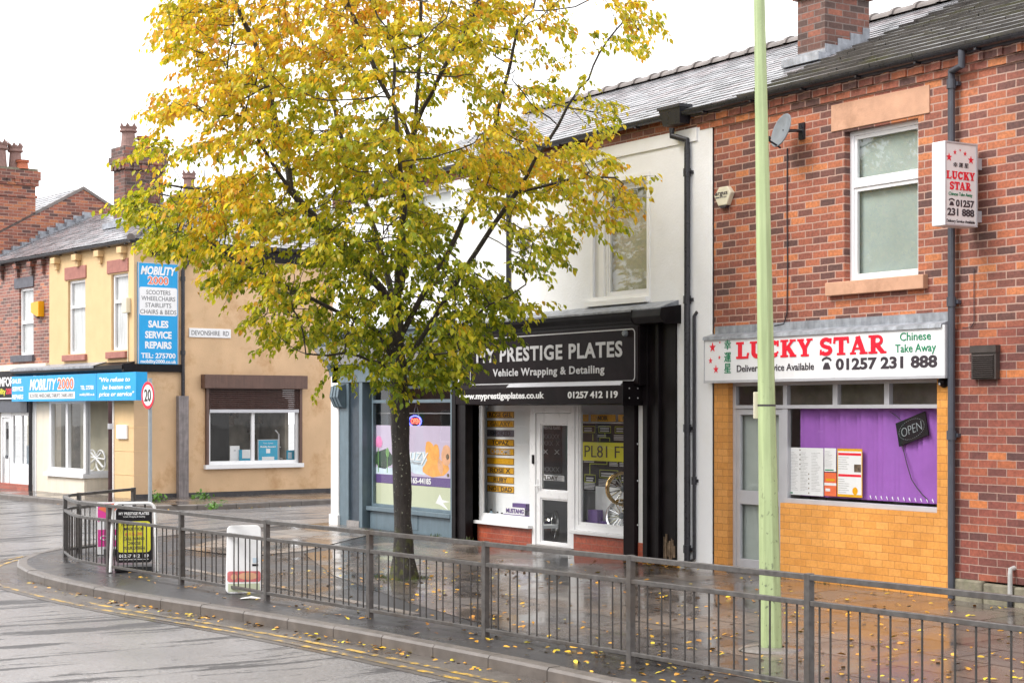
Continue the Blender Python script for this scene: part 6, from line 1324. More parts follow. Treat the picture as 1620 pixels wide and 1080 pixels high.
for s_, v_, u_ in (('SCOOTERS', .69, .20), ('WHEELCHAIRS', .63, .08), ('STAIRLIFTS', .565, .18), ('CHAIRS & BEDS', .50, .05)): wt(s_, u_, 1 - u_, v_, .042, 'greylet', .0035)
for s_, v_, u_ in (('SALES', .37, .25), ('SERVICE', .265, .17), ('REPAIRS', .165, .17)): wt(s_, u_, 1 - u_, v_, .062, 'letter', bold=0.04)
wt('TEL: 275700', .07, .93, .07, .046, 'letter', bold=0.03); wt('mobility2000.co.uk', .06, .95, .02, .032, 'letter', bold=0.03)
t_ = thing('street_name_sign', 'white street name plate reading DEVONSHIRE RD on the ochre wall', 'street sign', OM, RZ, local=True)
a0, a1, b0, b1 = gyy(299.5, .03), gyy(365.5, .03), gzg(330, 534, .03), gzg(330, 519.5, .03); QN = Pl((.03, 0, 0), (0, 1, 0), (1, 0, 0))
mb = MB(); mb.pbox(QN, a0, a1, b0, b1, -.03, 0); mb.build('plate', MT['signwhite'], t_, bevel=0.01)
text('DEVONSHIRE  RD', QN, a0 + .06, a1 - .06, b0 + .055, (b1 - b0) - .11, .001, MT['greylet'], t_)
# goods in the side window
def stand(name, label, cat, px0, px1, yt, yb, mat, x=-0.3, inner=None):
    t_ = thing(name, label, cat, OM, RZ, local=True); P_ = Pl((x, 0, 0), (0, 1, 0), (1, 0, 0))
    a0, a1 = gyy(px0, x), gyy(px1, x); b0, b1 = gzg(px0, yb, x), gzg(px0, yt, x)
    mb = MB(); mb.pbox(P_, a0, a1, b0, b1, -.03, 0); mb.build('board', MT[mat], t_); return t_, P_, a0, a1, b0, b1
t_, P_, a0, a1, b0, b1 = stand('window_poster', 'blue framed poster standing in the right half of the side window', 'poster', 408, 440, 695, 730, 'silver')
Ww, Hh = a1 - a0, b1 - b0
mb = MB(); mb.pbox(P_, a0 + .03 * Ww, a1 - .03 * Ww, b0 + .02 * Hh, b1 - .03 * Hh, 0, .004); mb.build('blue_sheet', MT['cardblue'], t_)
text('Two Great', P_, a0 + .25 * Ww, a0 + .75 * Ww, b0 + .80 * Hh, .06 * Hh, .005, MT['letter'], t_); text('Mobility Scooters', P_, a0 + .12 * Ww, a0 + .88 * Ww, b0 + .64 * Hh, .07 * Hh, .005, MT['letter'], t_, bold=0.03)
mb = MB(); mb.pbox(P_, a0 + .4 * Ww, a0 + .6 * Ww, b0 + .38 * Hh, b0 + .58 * Hh, .004, .006); mb.pbox(P_, a0 + .2 * Ww, a0 + .8 * Ww, b0 + .07 * Hh, b0 + .22 * Hh, .004, .006); mb.build('white_patch', MT['letter'], t_)
t_, P_, a0, a1, b0, b1 = stand('leaflet_card', 'plain white card standing in the left half of the side window', 'card', 364, 379, 705, 730, 'letter', -.35)
mb = MB(); mb.pbox(P_, a0 + .1, a1 - .1, b0 + .25, b0 + .29, 0, .003); mb.build('print', MT['silver'], t_)
t_, P_, a0, a1, b0, b1 = stand('leaflet_card', 'white and pale blue leaflet box beside the middle bar of the side window', 'card', 379, 398, 711, 730, 'cardblue', -.3)
mb = MB(); mb.pbox(P_, a0 + .07, a1, b0 + .08, b1, 0, .004); mb.build('white_sheet', MT['letter'], t_)
t_, P_, a0, a1, b0, b1 = stand('leaflet_card', 'light blue printed carton at the right end of the side window', 'card', 454, 468, 712, 729, 'cardblue', -.25)
mb = MB(); mb.pbox(P_, a0 + .03, a1 - .12, b0 + .06, b1 - .05, 0, .004); mb.build('white_sheet', MT['paleblue'], t_)
wk = thing('walking_frame', 'pale metal walking frame standing in the side window by the blue poster', 'walking frame', OM, RZ, local=True)
mb = MB(); y0_, y1_ = gyy(441, -.5), gyy(451, -.5); z0_, z1_ = sz0, gzg(445, 680, -.5)
mb.tube([(-.5, y0_, z0_ + .05), (-.5, y0_, z1_ - .1), (-.5, y0_ - .1, z1_)], .02, 8); mb.tube([(-.5, y1_, z0_ + .05), (-.5, y1_, z1_ + .05)], .022, 8); mb.tube([(-.5, y0_, (z0_ + z1_) / 2), (-.5, y1_, (z0_ + z1_) / 2)], .014, 8)
for yy in (y0_, y1_): mb.tube([(-.5, yy, z0_ + .15), (-.35, yy + .12, z0_ + .12), (-.33, yy + .18, z0_)], .018, 8)
mb.build('frame', MT['letter'], wk)
# display in the front window
t_ = thing('wheelchair', 'folded pale metal wheelchair in the corner shop front window', 'wheelchair', OM, RZ, local=True)
cx, cz = fxx(122), bsz + .3
mb = MB()
for dx in (-.35, .15): mb.tube([(cx + dx + .26 * math.cos(k * math.pi / 10), .55, cz + .26 * math.sin(k * math.pi / 10)) for k in range(21)], .022, 6, caps=False)
mb.build('wheels', MT['letter'], t_)
mb = MB(); mb.tube([(cx - .5, .5, cz - .15), (cx + .3, .5, cz + .2)], .025, 6); mb.tube([(cx - .4, .5, cz + .25), (cx + .4, .5, cz - .15)], .025, 6); mb.tube([(cx - .6, .5, cz + .1), (cx + .5, .5, cz + .05)], .02, 6); mb.build('frame', MT['letter'], t_)
t_ = thing('display_chair', 'dark upholstered chair seen through the angled shop window at the corner', 'chair', OM, RZ, local=True)
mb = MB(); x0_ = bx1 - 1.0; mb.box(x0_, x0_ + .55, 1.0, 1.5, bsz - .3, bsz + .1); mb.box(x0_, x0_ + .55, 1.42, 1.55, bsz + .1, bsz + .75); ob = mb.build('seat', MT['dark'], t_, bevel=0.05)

# ================================================================== brick shop at the left edge
xe = fxx(-75)
ls = thing('brick_shop', 'brown brick shop with a charcoal fascia, white panelled door and dark stone lintel', 'shop', OM, RZ, local=True)
lw = (fxx(30.5), fxx(53), fzz(30, 562), fzz(30, 457))
z_s = fzz(40, 576)
mb = MB(); wall_holes(mb, Q0, xe, xl - 0.003, z_s, zev + .12, [lw], 0.0, .14); MT['brick_left'] = brick('brown_red_brick', [(0, (0.13, 0.07, 0.06)), (.4, (0.25, 0.10, 0.08)), (.8, (0.36, 0.14, 0.10)), (1, (0.46, 0.17, 0.09))], (0.46, 0.36, 0.31), soot=.2); mb.build('wall', MT['brick_left'], ls)
mb = MB(); mb.pbox(Q0, fxx(24), fxx(54), fzz(24, 457), fzz(24, 441), -.1, .03); mb.build('lintel', MT['greylintel'], ls); mb = MB(); mb.pbox(Q0, fxx(20), fxx(54.5), fzz(20, 573), fzz(20, 563), -.1, .07); mb.build('window_sill', MT['greylintel'], ls)
add_window(ls, Q0, lw[0], lw[1], lw[2], lw[3], -.05, .07, ((lw[2] + lw[3]) / 2 - .02,), (), 'upvc', 'glass', 'curtain', .004)
for px in (5, 30, 53, 70):
    mb = MB(); x = fxx(px); mb.pbox(Q0, x - .12, x + .12, zev - .06, zev + .06, 0, .14); mb.pbox(Q0, x - .06, x + .06, zev - .28, zev - .06, 0, .08)
    mb.build('eaves_corbel', MT['brick_dark'], ls)
mb = MB(); mb.pbox(Q0, xe, xl, fzz(40, 586), z_s, -.1, .10); mb.build('stone_band', MT['palecream'], ls)
mb = MB(); mb.pbox(Q0, xe, fxx(47), fzz(10, 633, .1), fzz(10, 587, .1), -.1, .12); fb = mb.build('fascia_sign', MT['poster'], ls)
QF = Pl((0, -.12, 0), (1, 0, 0), (0, -1, 0))
text('COMFORT', QF, fxx(-13, .12), fxx(26, .12), fzz(10, 610.5, .12), fzz(10, 597, .12) - fzz(10, 610.5, .12), .001, MT['letter'], fb, bold=.03)
text('mobility', QF, fxx(-10, .12), fxx(9, .12), fzz(10, 623, .12), .14, .001, MT['bright'], fb, bold=.02); text('2000', QF, fxx(9.5, .12), fxx(20, .12), fzz(10, 623, .12), .14, .001, MT['red'], fb, bold=.02)
mb = MB(); mb.pbox(QF, xe, fxx(22, .12), fzz(10, 631, .12), fzz(10, 629, .12), 0, .004); mb.build('white_line', MT['letter'], fb)
mb = MB(); mb.pbox(Q0, xe, fxx(47), fzz(10, 652, .05), fzz(10, 633, .05), -.1, .08); mb.build('shutter_housing', MT['greypipe'], ls)
zt_ = fzz(10, 652); zb_ = .12
mb = MB(); mb.pbox(Q0, xe, fxx(47.5), -.1, zb_, -.3, .05); mb.build('brick_step', MT['brick_new'], ls)
d0_, d1_ = fxx(0), fxx(17)
mb = MB(); mb.pbox(Q0, d0_, d0_ + .1, zb_, zt_, -.12, -.02); mb.pbox(Q0, d1_ - .1, d1_, zb_, zt_, -.12, -.02); mb.pbox(Q0, d0_ + .1, d1_ - .1, zt_ - .14, zt_, -.12, -.02)
mb.pbox(Q0, d0_ + .1, d1_ - .1, zb_, fzz(8, 722), -.14, -.05); mb.pbox(Q0, d0_ + .1, d0_ + .25, zb_, zt_ - .14, -.14, -.05); mb.pbox(Q0, d1_ - .25, d1_ - .1, zb_, zt_ - .14, -.14, -.05); mb.pbox(Q0, d0_ + .25, d1_ - .25, zt_ - .25, zt_ - .14, -.14, -.05)
dd = mb.build('door', MT['upvc'], ls); mb = MB(); mb.prect(Q0, d0_ + .2, d1_ - .2, fzz(8, 722), zt_ - .2, -.09); mb.build('pane', MT['glass'], dd)
mb = MB(); mb.pbox(Q0, d0_ + .27, d1_ - .27, fzz(8, 694), fzz(8, 678), -.088, -.07); mb.build('door_sticker', MT['poster'], dd); mb = MB(); mb.pbox(Q0, d0_ + .28, d1_ - .3, fzz(8, 724.5), fzz(8, 719.5), -.05, -.03); mb.build('letter_box', MT['greypipe'], dd)
zsl = fzz(30, 739)
add_window(ls, Q0, d1_, fxx(47.5), zsl, zt_, -.03, .09, (), (fxx(32),), 'upvc', 'glass', None, name='shop_window')
mb = MB(); mb.pbox(Q0, d1_, fxx(47.5), zb_, zsl, -.15, -.02); mb.build('stall_riser', MT['upvc'], ls)
mb = MB(); mb.box(xe, xl, 2.2, 2.3, 0, 2.8); mb.box(xl - .15, xl - .05, .15, 2.2, 0, 2.8); mb.box(xe, xl, .2, 2.2, zt_, zt_ + .05); mb.box(xe, d0_, 0, .2, 0, zt_); mb.build('room', MT['tan'], ls)
mb = MB(); mb.box(fxx(19), fxx(30), .4, .45, zsl, fzz(25, 705)); mb.build('display_card', MT['paleblue'], ls); mb = MB(); mb.box(fxx(36), fxx(46), .4, .45, zsl, fzz(40, 698)); mb.build('display_card', MT['paleblue'], ls)
t_ = thing('alarm_box', 'amber alarm box on the brown brick wall beside the upstairs window', 'alarm box', OM, RZ, local=True)
a0, a1 = fxx(48.5, .16), fxx(60.5, .16); b0, b1 = fzz(55, 501, .16), fzz(55, 478, .16)
mb = MB(); mb.prism(Pl((0, -.16, 0), (1, 0, 0), (0, -1, 0)), [(a0, b1), (a1, b1 + .02), (a1, b0), (a1 - .1, b0), (a0, b0 + .12)], -.16, 0); mb.build('box', MT['amber'], t_, bevel=.01); mb = MB(); mb.box((a0 + a1) / 2 - .04, (a0 + a1) / 2 + .04, -.12, -.04, b0 - .03, b0 + .05); mb.build('lens', MT['charc'], t_)

# taller house beyond: gable wall, verge, slates, big stack
gh = thing('gabled_house', 'orange brick gable wall with a slate verge rising behind the corner shop roof', 'house', OM, RZ, local=True)
def wx_(px, py): q = MI @ hit(px, py, MF @ Vector((xw, 0, 0)), AXX); return (q.y, q.z)
PWg = Pl((xw, 0, 0), (0, 1, 0), (1, 0, 0))
apx = wx_(132, 300); lft = wx_(57, 339); rgt = wx_(166, 322); sl = (apx[1] - lft[1]) / (apx[0] - lft[0]); sr_ = (rgt[1] - apx[1]) / (rgt[0] - apx[0])
yl_, yr_ = -0.1, apx[0] + 3.2
zl_, zr__ = apx[1] - sl * (apx[0] - yl_), apx[1] + sr_ * (yr_ - apx[0])
mb = MB(); mb.prism(PWg, [(yl_, 3), (yr_, 3), (yr_, zr__), apx, (yl_, zl_)], -.3, 0); mb.build('gable_wall', MT['brick_far'], gh)
mb = MB(); u_ = Vector((-1, 0, 0)); v_ = Vector((0, apx[0] - yl_, apx[1] - zl_)); L_ = v_.length; v_.normalize()
roof_field(mb, (xw + .03, yl_, zl_ + .04), u_, v_, L_, lambda t: 0, lambda t: 7, .22, .28, .01, .004, 3)
mb.poly([(xw + .03, apx[0], apx[1] + .05), (xw + .03, yr_, zr__ + .05), (xw - 7, yr_, zr__ + .05), (xw - 7, apx[0], apx[1] + .05)]); rf_ = mb.build('roof', SLm, gh)
mb = MB(); mb.prism(PWg, [(yl_, zl_), apx, (yr_, zr__), (yr_, zr__ + .07), (apx[0], apx[1] + .09), (yl_, zl_ + .07)], -.1, .03); mb.build('verge_tiles', MT['ridge'], rf_)
mb = MB(); y = -0.1
while y < 3.0: mb.box(xw, xw + .02, y, y + .26, zr2(y) - .02, zr2(y) + .24); mb.box(xw + .02, xw + .16, y, y + .26, zr2(y) + .015, zr2(y + .26) + .02); y += .26
mb.build('flashing', MT['lead'], gh)
sA = wx_(55.5, 300)[0]; zz_ = lambda py: wx_(30, py)[1]
mb = MB(); x0_, x1_, y0_, y1_ = xw - .55, xw + .03, sA - 1.5, sA
mb.box(x0_, x1_, y0_, y1_, EZ - .5, zz_(280))
for a, b, e in ((312, 308, .04), (293, 284, .07), (284, 270, .11)): mb.box(x0_ - e, x1_ + e, y0_ - e, y1_ + e, zz_(a), zz_(b))
y = y0_
while y < y1_: mb.box(x1_ + .07, x1_ + .10, y, y + .11, zz_(290), zz_(284)); y += .22
ck = mb.build('chimney', MT['brick_far'], gh)
zc_ = zz_(270); f = lambda px: wx_(px, 260)[0]
mb = MB(); mb.box(x0_ - .05, x1_ + .05, y0_ - .05, y1_ + .05, zc_, zc_ + .07); mb.build('mortar_cap', MT['plinth'], ck)
xm = (x0_ + x1_) / 2
pot(xm, f(5), zc_ + .05, .21, zz_(224) - zc_, 'claypot', ck); pot(xm, f(30), zc_ + .05, .19, zz_(227) - zc_, 'claypot', ck); pot(xm + .25, f(36), zc_ + .05, .17, .28, 'terracotta', ck, False)

# ================================================================== street furniture
# pedestrian guardrail: ten bays, each with its post, three rails and uprights
GH = 0.94
tops = [(1280, 907), (998, 878), (768, 856), (585, 838), (422, 822), (287, 808), (172, 797), (103, 783), (125, 779), (211, 771)]
pp = [onG(px, py, GH) for px, py in tops]
d_ = (pp[0] - pp[1]); first = pp[0] + d_ * 1.0; f2 = first + d_
pp = [first] + pp
GRP = 'guardrail bays along the kerb'
LB = ['grey guardrail bay right of the green lamp post, in front of the orange tiles',
      'grey guardrail bay crossing in front of the green lamp post', 'grey guardrail bay in front of the white glazed shop door', 'grey guardrail bay in front of the tree trunk',
      'grey guardrail bay between the white pavement board and the tree', 'grey guardrail bay with the white pavement board behind its uprights', 'grey guardrail bay with the yellow and black pavement board behind it',
      'curved grey guardrail bay where the railing turns at the kerb nose', 'very short grey guardrail piece at the outer end of the bend', 'grey guardrail bay returning along the side road towards the ochre shop']
MT['rail'] = MT['galv']
def rail_bay(i):
    a, b = pp[i], pp[i + 1]; base = Vector((b.x, b.y, gz(b.y)))
    t_ = thing('guardrail', LB[i], 'guardrail', base, 0, GRP)
    n_ = 1
    if i == 7: mid = (a + b) / 2 + Vector((-0.05, -0.16, 0)); path = [a, a * .5 + mid * .5 + Vector((0, -.02, 0)), mid, b]
    elif i == 8: mid = (a + b) / 2 + Vector((-0.14, 0.0, 0)); path = [a, mid, b]
    elif i == 9: mid = (a + b) / 2 + Vector((-0.10, 0.08, 0)); path = [a, mid, b]
    else: path = [a, b]
    if len(path) > 2: path = [Vector((p.x, p.y, 0)) for p in smooth_pl([Vector((p.x, p.y, 0)) for p in path], 2)]
    def rail(nm, h, w, t):
        mb = MB()
        for p, q in zip(path, path[1:]):
            u = Vector((q.x - p.x, q.y - p.y, 0)).normalized(); nn = Vector((-u.y, u.x, 0)) * w
            P_ = [Vector((v.x, v.y, gz(v.y) + h)) for v in (p, q)]
            mb.hexa([P_[0] - nn - Vector((0, 0, t)), P_[1] - nn - Vector((0, 0, t)), P_[1] + nn - Vector((0, 0, t)), P_[0] + nn - Vector((0, 0, t)), P_[0] - nn + Vector((0, 0, t)), P_[1] - nn + Vector((0, 0, t)), P_[1] + nn + Vector((0, 0, t)), P_[0] + nn + Vector((0, 0, t))])
        mb.build(nm, MT['rail'], t_, bevel=0.004)
    rail('top_rail', GH - .025, .026, .022); rail('middle_rail', .715, .022, .02); rail('bottom_rail', .085, .022, .018)
    mb = MB(); u = (b - a).normalized(); u.z = 0; nn = Vector((-u.y, u.x, 0)); s = .030
    def post(p):
        z = gz(p.y); mb.hexa([p_ + Vector((0, 0, z - .05)) for p_ in [Vector((p.x, p.y, 0)) + u * x + nn * y for x, y in ((-s, -s), (s, -s), (s, s), (-s, s))]] + [p_ + Vector((0, 0, z + GH + .004)) for p_ in [Vector((p.x, p.y, 0)) + u * x + nn * y for x, y in ((-s, -s), (s, -s), (s, s), (-s, s))]])
    post(b)
    mb.build('post', MT['rail'], t_, bevel=0.005)
    L = sum((q - p).length for p, q in zip(path, path[1:])); x = .13; k = 0; first_bar = None
    def at(s_):
        for p, q in zip(path, path[1:]):
            d = (Vector((q.x, q.y)) - Vector((p.x, p.y))).length
            if s_ <= d: return p + (q - p) * (s_ / d)
            s_ -= d
        return path[-1]
    while x < L - .09:
        p = at(x); z = gz(p.y)
        if first_bar is None or not hasattr(rail_bay, 'me'):
            mb = MB(); mb.tube([(0, 0, .08), (0, 0, .71)], .0085, 6); o = mb.build('upright_bar', MT['bar'], t_); rail_bay.me = o.data; first_bar = o
        else:
            o = bpy.data.objects.new('upright_bar', rail_bay.me); COL.objects.link(o); o.parent = t_; o.matrix_parent_inverse = LOCAL[t_.name]
        o.location = (p.x, p.y, z); first_bar = o
        x += (.115 if k % 2 == 0 else .185); k += 1
for i in range(len(pp) - 1): rail_bay(i)

# lamp post: eight-sided tapered column, leaning slightly
lb = onG(1220, 1027); Rv = Vector((S, C, 0)); Fv = Vector((-C, S, 0))
lp = thing('lamp_post', 'tall pale green tapered lamp post leaning slightly, in front of the takeaway', 'lamp post', lb)
kpx = 2750 / (lb.y / (S + C * (1220 - U0) / F))
zz_l = [(0, .106), (.02, .106), (.9, .098), (2.28, .082), (5.9, .052), (8.2, .036)]
lean = lambda z: Rv * (-(z / 5.95) * 19 / kpx)
mb = MB(); mb.tube([lb + lean(z) + Vector((0, 0, z)) for z, r in zz_l], [r for z, r in zz_l], 8); mb.build('column', MT['pole'], lp, bevel=0.006)
mb = MB(); tp_ = lb + lean(8.2) + Vector((0, 0, 8.2)); mb.tube([tp_ - Vector((0, 0, .2)), tp_ + Vector((0, -.25, .25)), tp_ + Vector((0, -.9, .38))], [.034, .03, .028], 8); mb.build('bracket_arm', MT['pole'], lp)
mb = MB(); q = tp_ + Vector((0, -1.2, .36)); mb.hexa([q + Vector(v) for v in ((-.1, -.35, -.08), (.1, -.35, -.08), (.14, .35, -.08), (-.14, .35, -.08), (-.06, -.3, .06), (.06, -.3, .06), (.1, .35, .06), (-.1, .35, .06))]); mb.build('lantern', MT['alu'], lp, bevel=.02)
zs1 = 2.20; mb = MB(); mb.tube([lb + lean(zs1) + Vector((0, 0, zs1 - .008)), lb + lean(zs1) + Vector((0, 0, zs1 + .008))], .0855, 8); mb.build('strap', MT['charc'], lp)
mb = MB(); c = lb + lean(2.15) - Rv * .088 + Fv * .05 + Vector((0, 0, 2.2)); mb.hexa([c + Rv * x + Fv * y + Vector((0, 0, z)) for z in (-.12, .12) for x, y in ((-.025, -.02), (.02, -.02), (.02, .02), (-.025, .02))]); mb.build('rear_plate', MT['cream_pl'], lp, bevel=.004)
mb = MB(); mb.lathe([(.30, 0.0), (.26, .02), (.12, .03)], (lb.x, lb.y, gz(lb.y)), 16); mb.build('concrete_collar', MT['paleflags'], lp)

# speed limit sign
sb = onG(237.5, 796); ks = 2750 / (sb.y / (S + C * (237.5 - U0) / F))
st_ = thing('speed_limit_sign', 'round red ringed 20 speed limit sign on a grey post by the ochre wall', 'traffic sign', sb)
zc_ = EYE + (650 - 625) / ks; top_ = EYE + (650 - 598) / ks
mb = MB(); mb.tube([sb - Vector((0, 0, .1)), Vector((sb.x, sb.y, top_))], .043, 12); mb.build('post', MT['greypost'], st_)
dv = Vector((0.12, -.99, 0)).normalized(); rv = Vector((-dv.y, dv.x, 0)); PSg = Pl(Vector((sb.x, sb.y, 0)) + dv * .055, rv, dv)
def disc(nm, r0, r1, d, mat):
    mb = MB(); n = 36
    for k in range(n):
        a, b = 2 * math.pi * k / n, 2 * math.pi * (k + 1) / n
        mb.poly([PSg.p(r0 * math.cos(a), zc_ + r0 * math.sin(a), d), PSg.p(r1 * math.cos(a), zc_ + r1 * math.sin(a), d), PSg.p(r1 * math.cos(b), zc_ + r1 * math.sin(b), d), PSg.p(r0 * math.cos(b), zc_ + r0 * math.sin(b), d)] if r0 > 0 else [PSg.p(0, zc_, d), PSg.p(r1 * math.cos(a), zc_ + r1 * math.sin(a), d), PSg.p(r1 * math.cos(b), zc_ + r1 * math.sin(b), d)])
    return mb.build(nm, MT[mat], st_)
mb = MB(); mb.lathe([(.001, 0), (.302, 0), (.302, .012), (.001, .012)], Vector((sb.x, sb.y, zc_)) + dv * .043, 36, axis=dv); mb.build('sign_plate', MT['greypost'], st_)
disc('white_disc', 0, .25, .002, 'letter'); disc('red_ring', .232, .3, .004, 'red')
text('20', PSg, -.155, .155, zc_ - .125, .25, .004, MT['ink'], st_, bold=.02)
mb = MB()
for z in (-.14, .14): mb.hexa([Vector((sb.x, sb.y, zc_ + z)) + rv * x + dv * y + Vector((0, 0, h)) for h in (-.02, .02) for x, y in ((-.07, -.055), (.07, -.055), (.07, .044), (-.07, .044))])
mb.build('clamp', MT['greypost'], st_)
# slim dark post by the corner shop door
db = onG(174.5, 797)
t_ = thing('slim_post', 'slim dark maroon post standing in front of the corner shop doorway', 'post', db)
kd = 2750 / (db.y / (S + C * (174.5 - U0) / F))
mb = MB(); mb.tube([db - Vector((0, 0, .1)), Vector((db.x, db.y, EYE + (650 - 634) / kd))], .048, 10); mb.build('shaft', MT['maroon'], t_)
mb = MB(); z = EYE + (650 - 674) / kd; mb.lathe([(.05, -.06), (.06, -.06), (.06, .06), (.05, .06)], (db.x, db.y, z), 10); mb.build('band', MT['alu'], t_)

# pavement boards
def tilt_plane(c, face, lean):
    n = Vector((face[0], face[1], 0)).normalized(); ax = Vector((-n.y, n.x, 0)); up = (Vector((0, 0, 1)) - n * math.tan(lean)).normalized()
    P_ = Pl(c, ax, ax.cross(up).normalized()); P_.up = up
    return P_
c1 = onG(212, 902) + Vector((0, 0, 0.0)); c1.z = gz(c1.y)
fc = (-c1.x * .97, -c1.y * 1.0)
ab1 = thing('pavement_board', 'black and yellow shop pavement board in a white tubular frame behind the railing', 'A-board', c1)
def aframe(P_, w, h, r, tw, mat, par, nm):
    mb = MB(); o = [(-w / 2 - .03, 0), (-w / 2, h - r)] + [(-w / 2 + r - r * math.cos(R(90 * k / 5)), h - r + r * math.sin(R(90 * k / 5))) for k in range(6)] + [(w / 2 - r + r * math.sin(R(90 * k / 5)), h - r + r * math.cos(R(90 * k / 5))) for k in range(6)] + [(w / 2, h - r), (w / 2 + .03, 0)]
    mb.tube([P_.p(a, b, 0) for a, b in o], tw, 10); return mb.build(nm, MT[mat], par, smooth=False)
for sgn_, off, nm in ((1, .20, 'front_frame'), (-1, -.20, 'rear_frame')):
    n_ = Vector((fc[0], fc[1], 0)).normalized(); P_ = tilt_plane(c1 + n_ * off, fc if sgn_ > 0 else (-fc[0], -fc[1]), R(11))
    aframe(P_, .57, .95, .1, .022, 'white_smooth', ab1, nm)
    if sgn_ > 0: PB1 = P_
Pb = PB1
mb = MB(); mb.prism(Pb, rrect(-.245, .245, .13, .885, .05), -.01, .012); mb.build('black_panel', MT['poster'], ab1)
mb = MB(); mb.prism(Pb, rrect(-.225, .225, .27, .70, .05), .012, .014); mb.build('yellow_panel', MT['bright'], ab1)
def bt_(body, w, v, c, mat, **kw): return text(body, Pb, -w, w, v, c, .0145, MT[mat], ab1, **kw)
bt_('MY PRESTIGE PLATES', .205, .79, .035, 'letter', bold=.03); bt_('Vehicle Wrapping & Detailing', .15, .755, .02, 'letter', bold=.01)
for s_, v_, w_, m_ in (('NUMBER PLATES', .64, .17, 'ink'), ('MADE FROM', .575, .13, 'ink'), ('\u00a315.00', .505, .12, 'coral'), ('CALL IN AND', .44, .14, 'ink'), ('CHOOSE', .375, .09, 'ink'), ('YOUR DESIGN', .31, .145, 'ink')): bt_(s_, w_, v_, .04, m_, bold=.015)
bt_('01257 412 119', .2, .20, .04, 'letter', bold=.03); bt_('www.myprestigeplates.co.uk', .2, .165, .018, 'letter', bold=.02)
mb = MB()
for x in (-.15, .15): mb.tube([Pb.p(x, .945, .0), Pb.p(x, .90, .022), Pb.p(x, .875, .018)], .012, 6)
mb.build('hanging_clip', MT['black'], ab1)
mb = MB(); n_ = Vector((fc[0], fc[1], 0)).normalized(); ax = Vector((-n_.y, n_.x, 0)); q = [c1 + ax * x + n_ * y for x, y in ((-.26, -.18), (.26, -.18), (.26, .18), (-.26, .18))]
mb.hexa([p + Vector((0, 0, .01)) for p in q] + [p + Vector((0, 0, .07)) for p in q]); mb.build('weight', MT['rubber'], ab1)
# pink board behind it
c2_ = onG(181, 875); c2_.z = gz(c2_.y)
f2_ = (-c2_.x, -c2_.y * .9)
ab2 = thing('pavement_board', 'pink and white pavement board mostly hidden behind the yellow and black one', 'A-board', c2_)
P_ = tilt_plane(c2_ + Vector((f2_[0], f2_[1], 0)).normalized() * .15, f2_, R(9))
mb = MB(); mb.prism(P_, rrect(-.27, .27, .0, .80, .04), -.015, .0); mb.build('panel', MT['letter'], ab2)
mb = MB(); mb.pbox(P_, -.25, .25, .12, .38, 0, .003); mb.prism(P_, [(-.25, .78), (.05, .78), (-.1, .55), (-.25, .5)], 0, .003); mb.build('pink_print', MT['pink'], ab2)
mb = MB(); mb.prism(P_, [(-.25, .70), (-.05, .6), (.1, .78), (-.1, .78)], .003, .004); mb.build('orange_print', MT['coral'], ab2)
text('OPEN', P_, -.22, .18, .22, .07, .0035, MT['letter'], ab2, bold=.02)
mb = MB(); P2_ = tilt_plane(c2_ - Vector((f2_[0], f2_[1], 0)).normalized() * .15, (-f2_[0], -f2_[1]), R(9)); mb.prism(P2_, rrect(-.27, .27, .0, .80, .04), -.015, .0); mb.build('rear_panel', MT['letter'], ab2)
mb = MB(); mb.box(c2_.x - .25, c2_.x + .25, c2_.y - .2, c2_.y + .2, c2_.z, c2_.z + .08); mb.build('weight', MT['rubber'], ab2)
# white moulded board
c3_ = onG(386, 936); c3_.z = gz(c3_.y); f3_ = (-c3_.x, -c3_.y)
ab3 = thing('pavement_board', 'white moulded plastic pavement board with a red picture near its foot', 'A-board', c3_)
for s_, nm in ((1, 'front_panel'), (-1, 'rear_panel')):
    n_ = Vector((f3_[0], f3_[1], 0)).normalized(); P_ = tilt_plane(c3_ + n_ * .16 * s_, (f3_[0] * s_, f3_[1] * s_), R(10))
    mb = MB(); o = rrect(-.205, .205, .0, .83, .06); mb.prism(P_, [(a * (1 + .08 * (1 - b / .83)), b) for a, b in o], -.03, 0); mb.build(nm, MT['white_smooth'], ab3, bevel=.008)
    if s_ > 0: P3 = P_
mb = MB(); mb.prism(P3, rrect(-.20, .20, .14, .27, .03), 0, .003); mb.build('red_print', MT['palered'], ab3)
mb = MB(); mb.prism(P3, [(.05 + .12 * math.cos(k * .5236), .21 + .045 * math.sin(k * .5236)) for k in range(12)], .003, .004); mb.prism(P3, [(-.12 + .04 * math.cos(k * .5236), .2 + .035 * math.sin(k * .5236)) for k in range(12)], .003, .004); mb.build('pale_print', MT['skin'], ab3)
mb = MB(); mb.pbox(P3, .10, .17, .33, .355, 0, .003); mb.build('dark_label', MT['poster'], ab3); mb = MB(); mb.pbox(P3, .105, .165, .37, .43, 0, .003); mb.build('grey_label', MT['paleblue'], ab3)
mb = MB(); mb.pbox(P3, -.19, .19, .02, .12, 0, .003); mb.build('green_print', MT['mint'], ab3)
# scrap of paper on the tarmac
lq = onG(396, 947)
t_ = thing('paper_scrap', 'crumpled white paper scrap on the tarmac below the white pavement board', 'litter', lq)
mb = MB(); mb.add([lq + Rv * x + Fv * y + Vector((0, 0, z)) for x, y, z in ((-.12, -.05, .008), (0, -.06, .02), (.12, -.03, .008), (-.11, .05, .01), (.01, .06, .03), (.12, .05, .01))], [(0, 1, 4, 3), (1, 2, 5, 4)]); mb.build('paper', MT['letter'], t_)

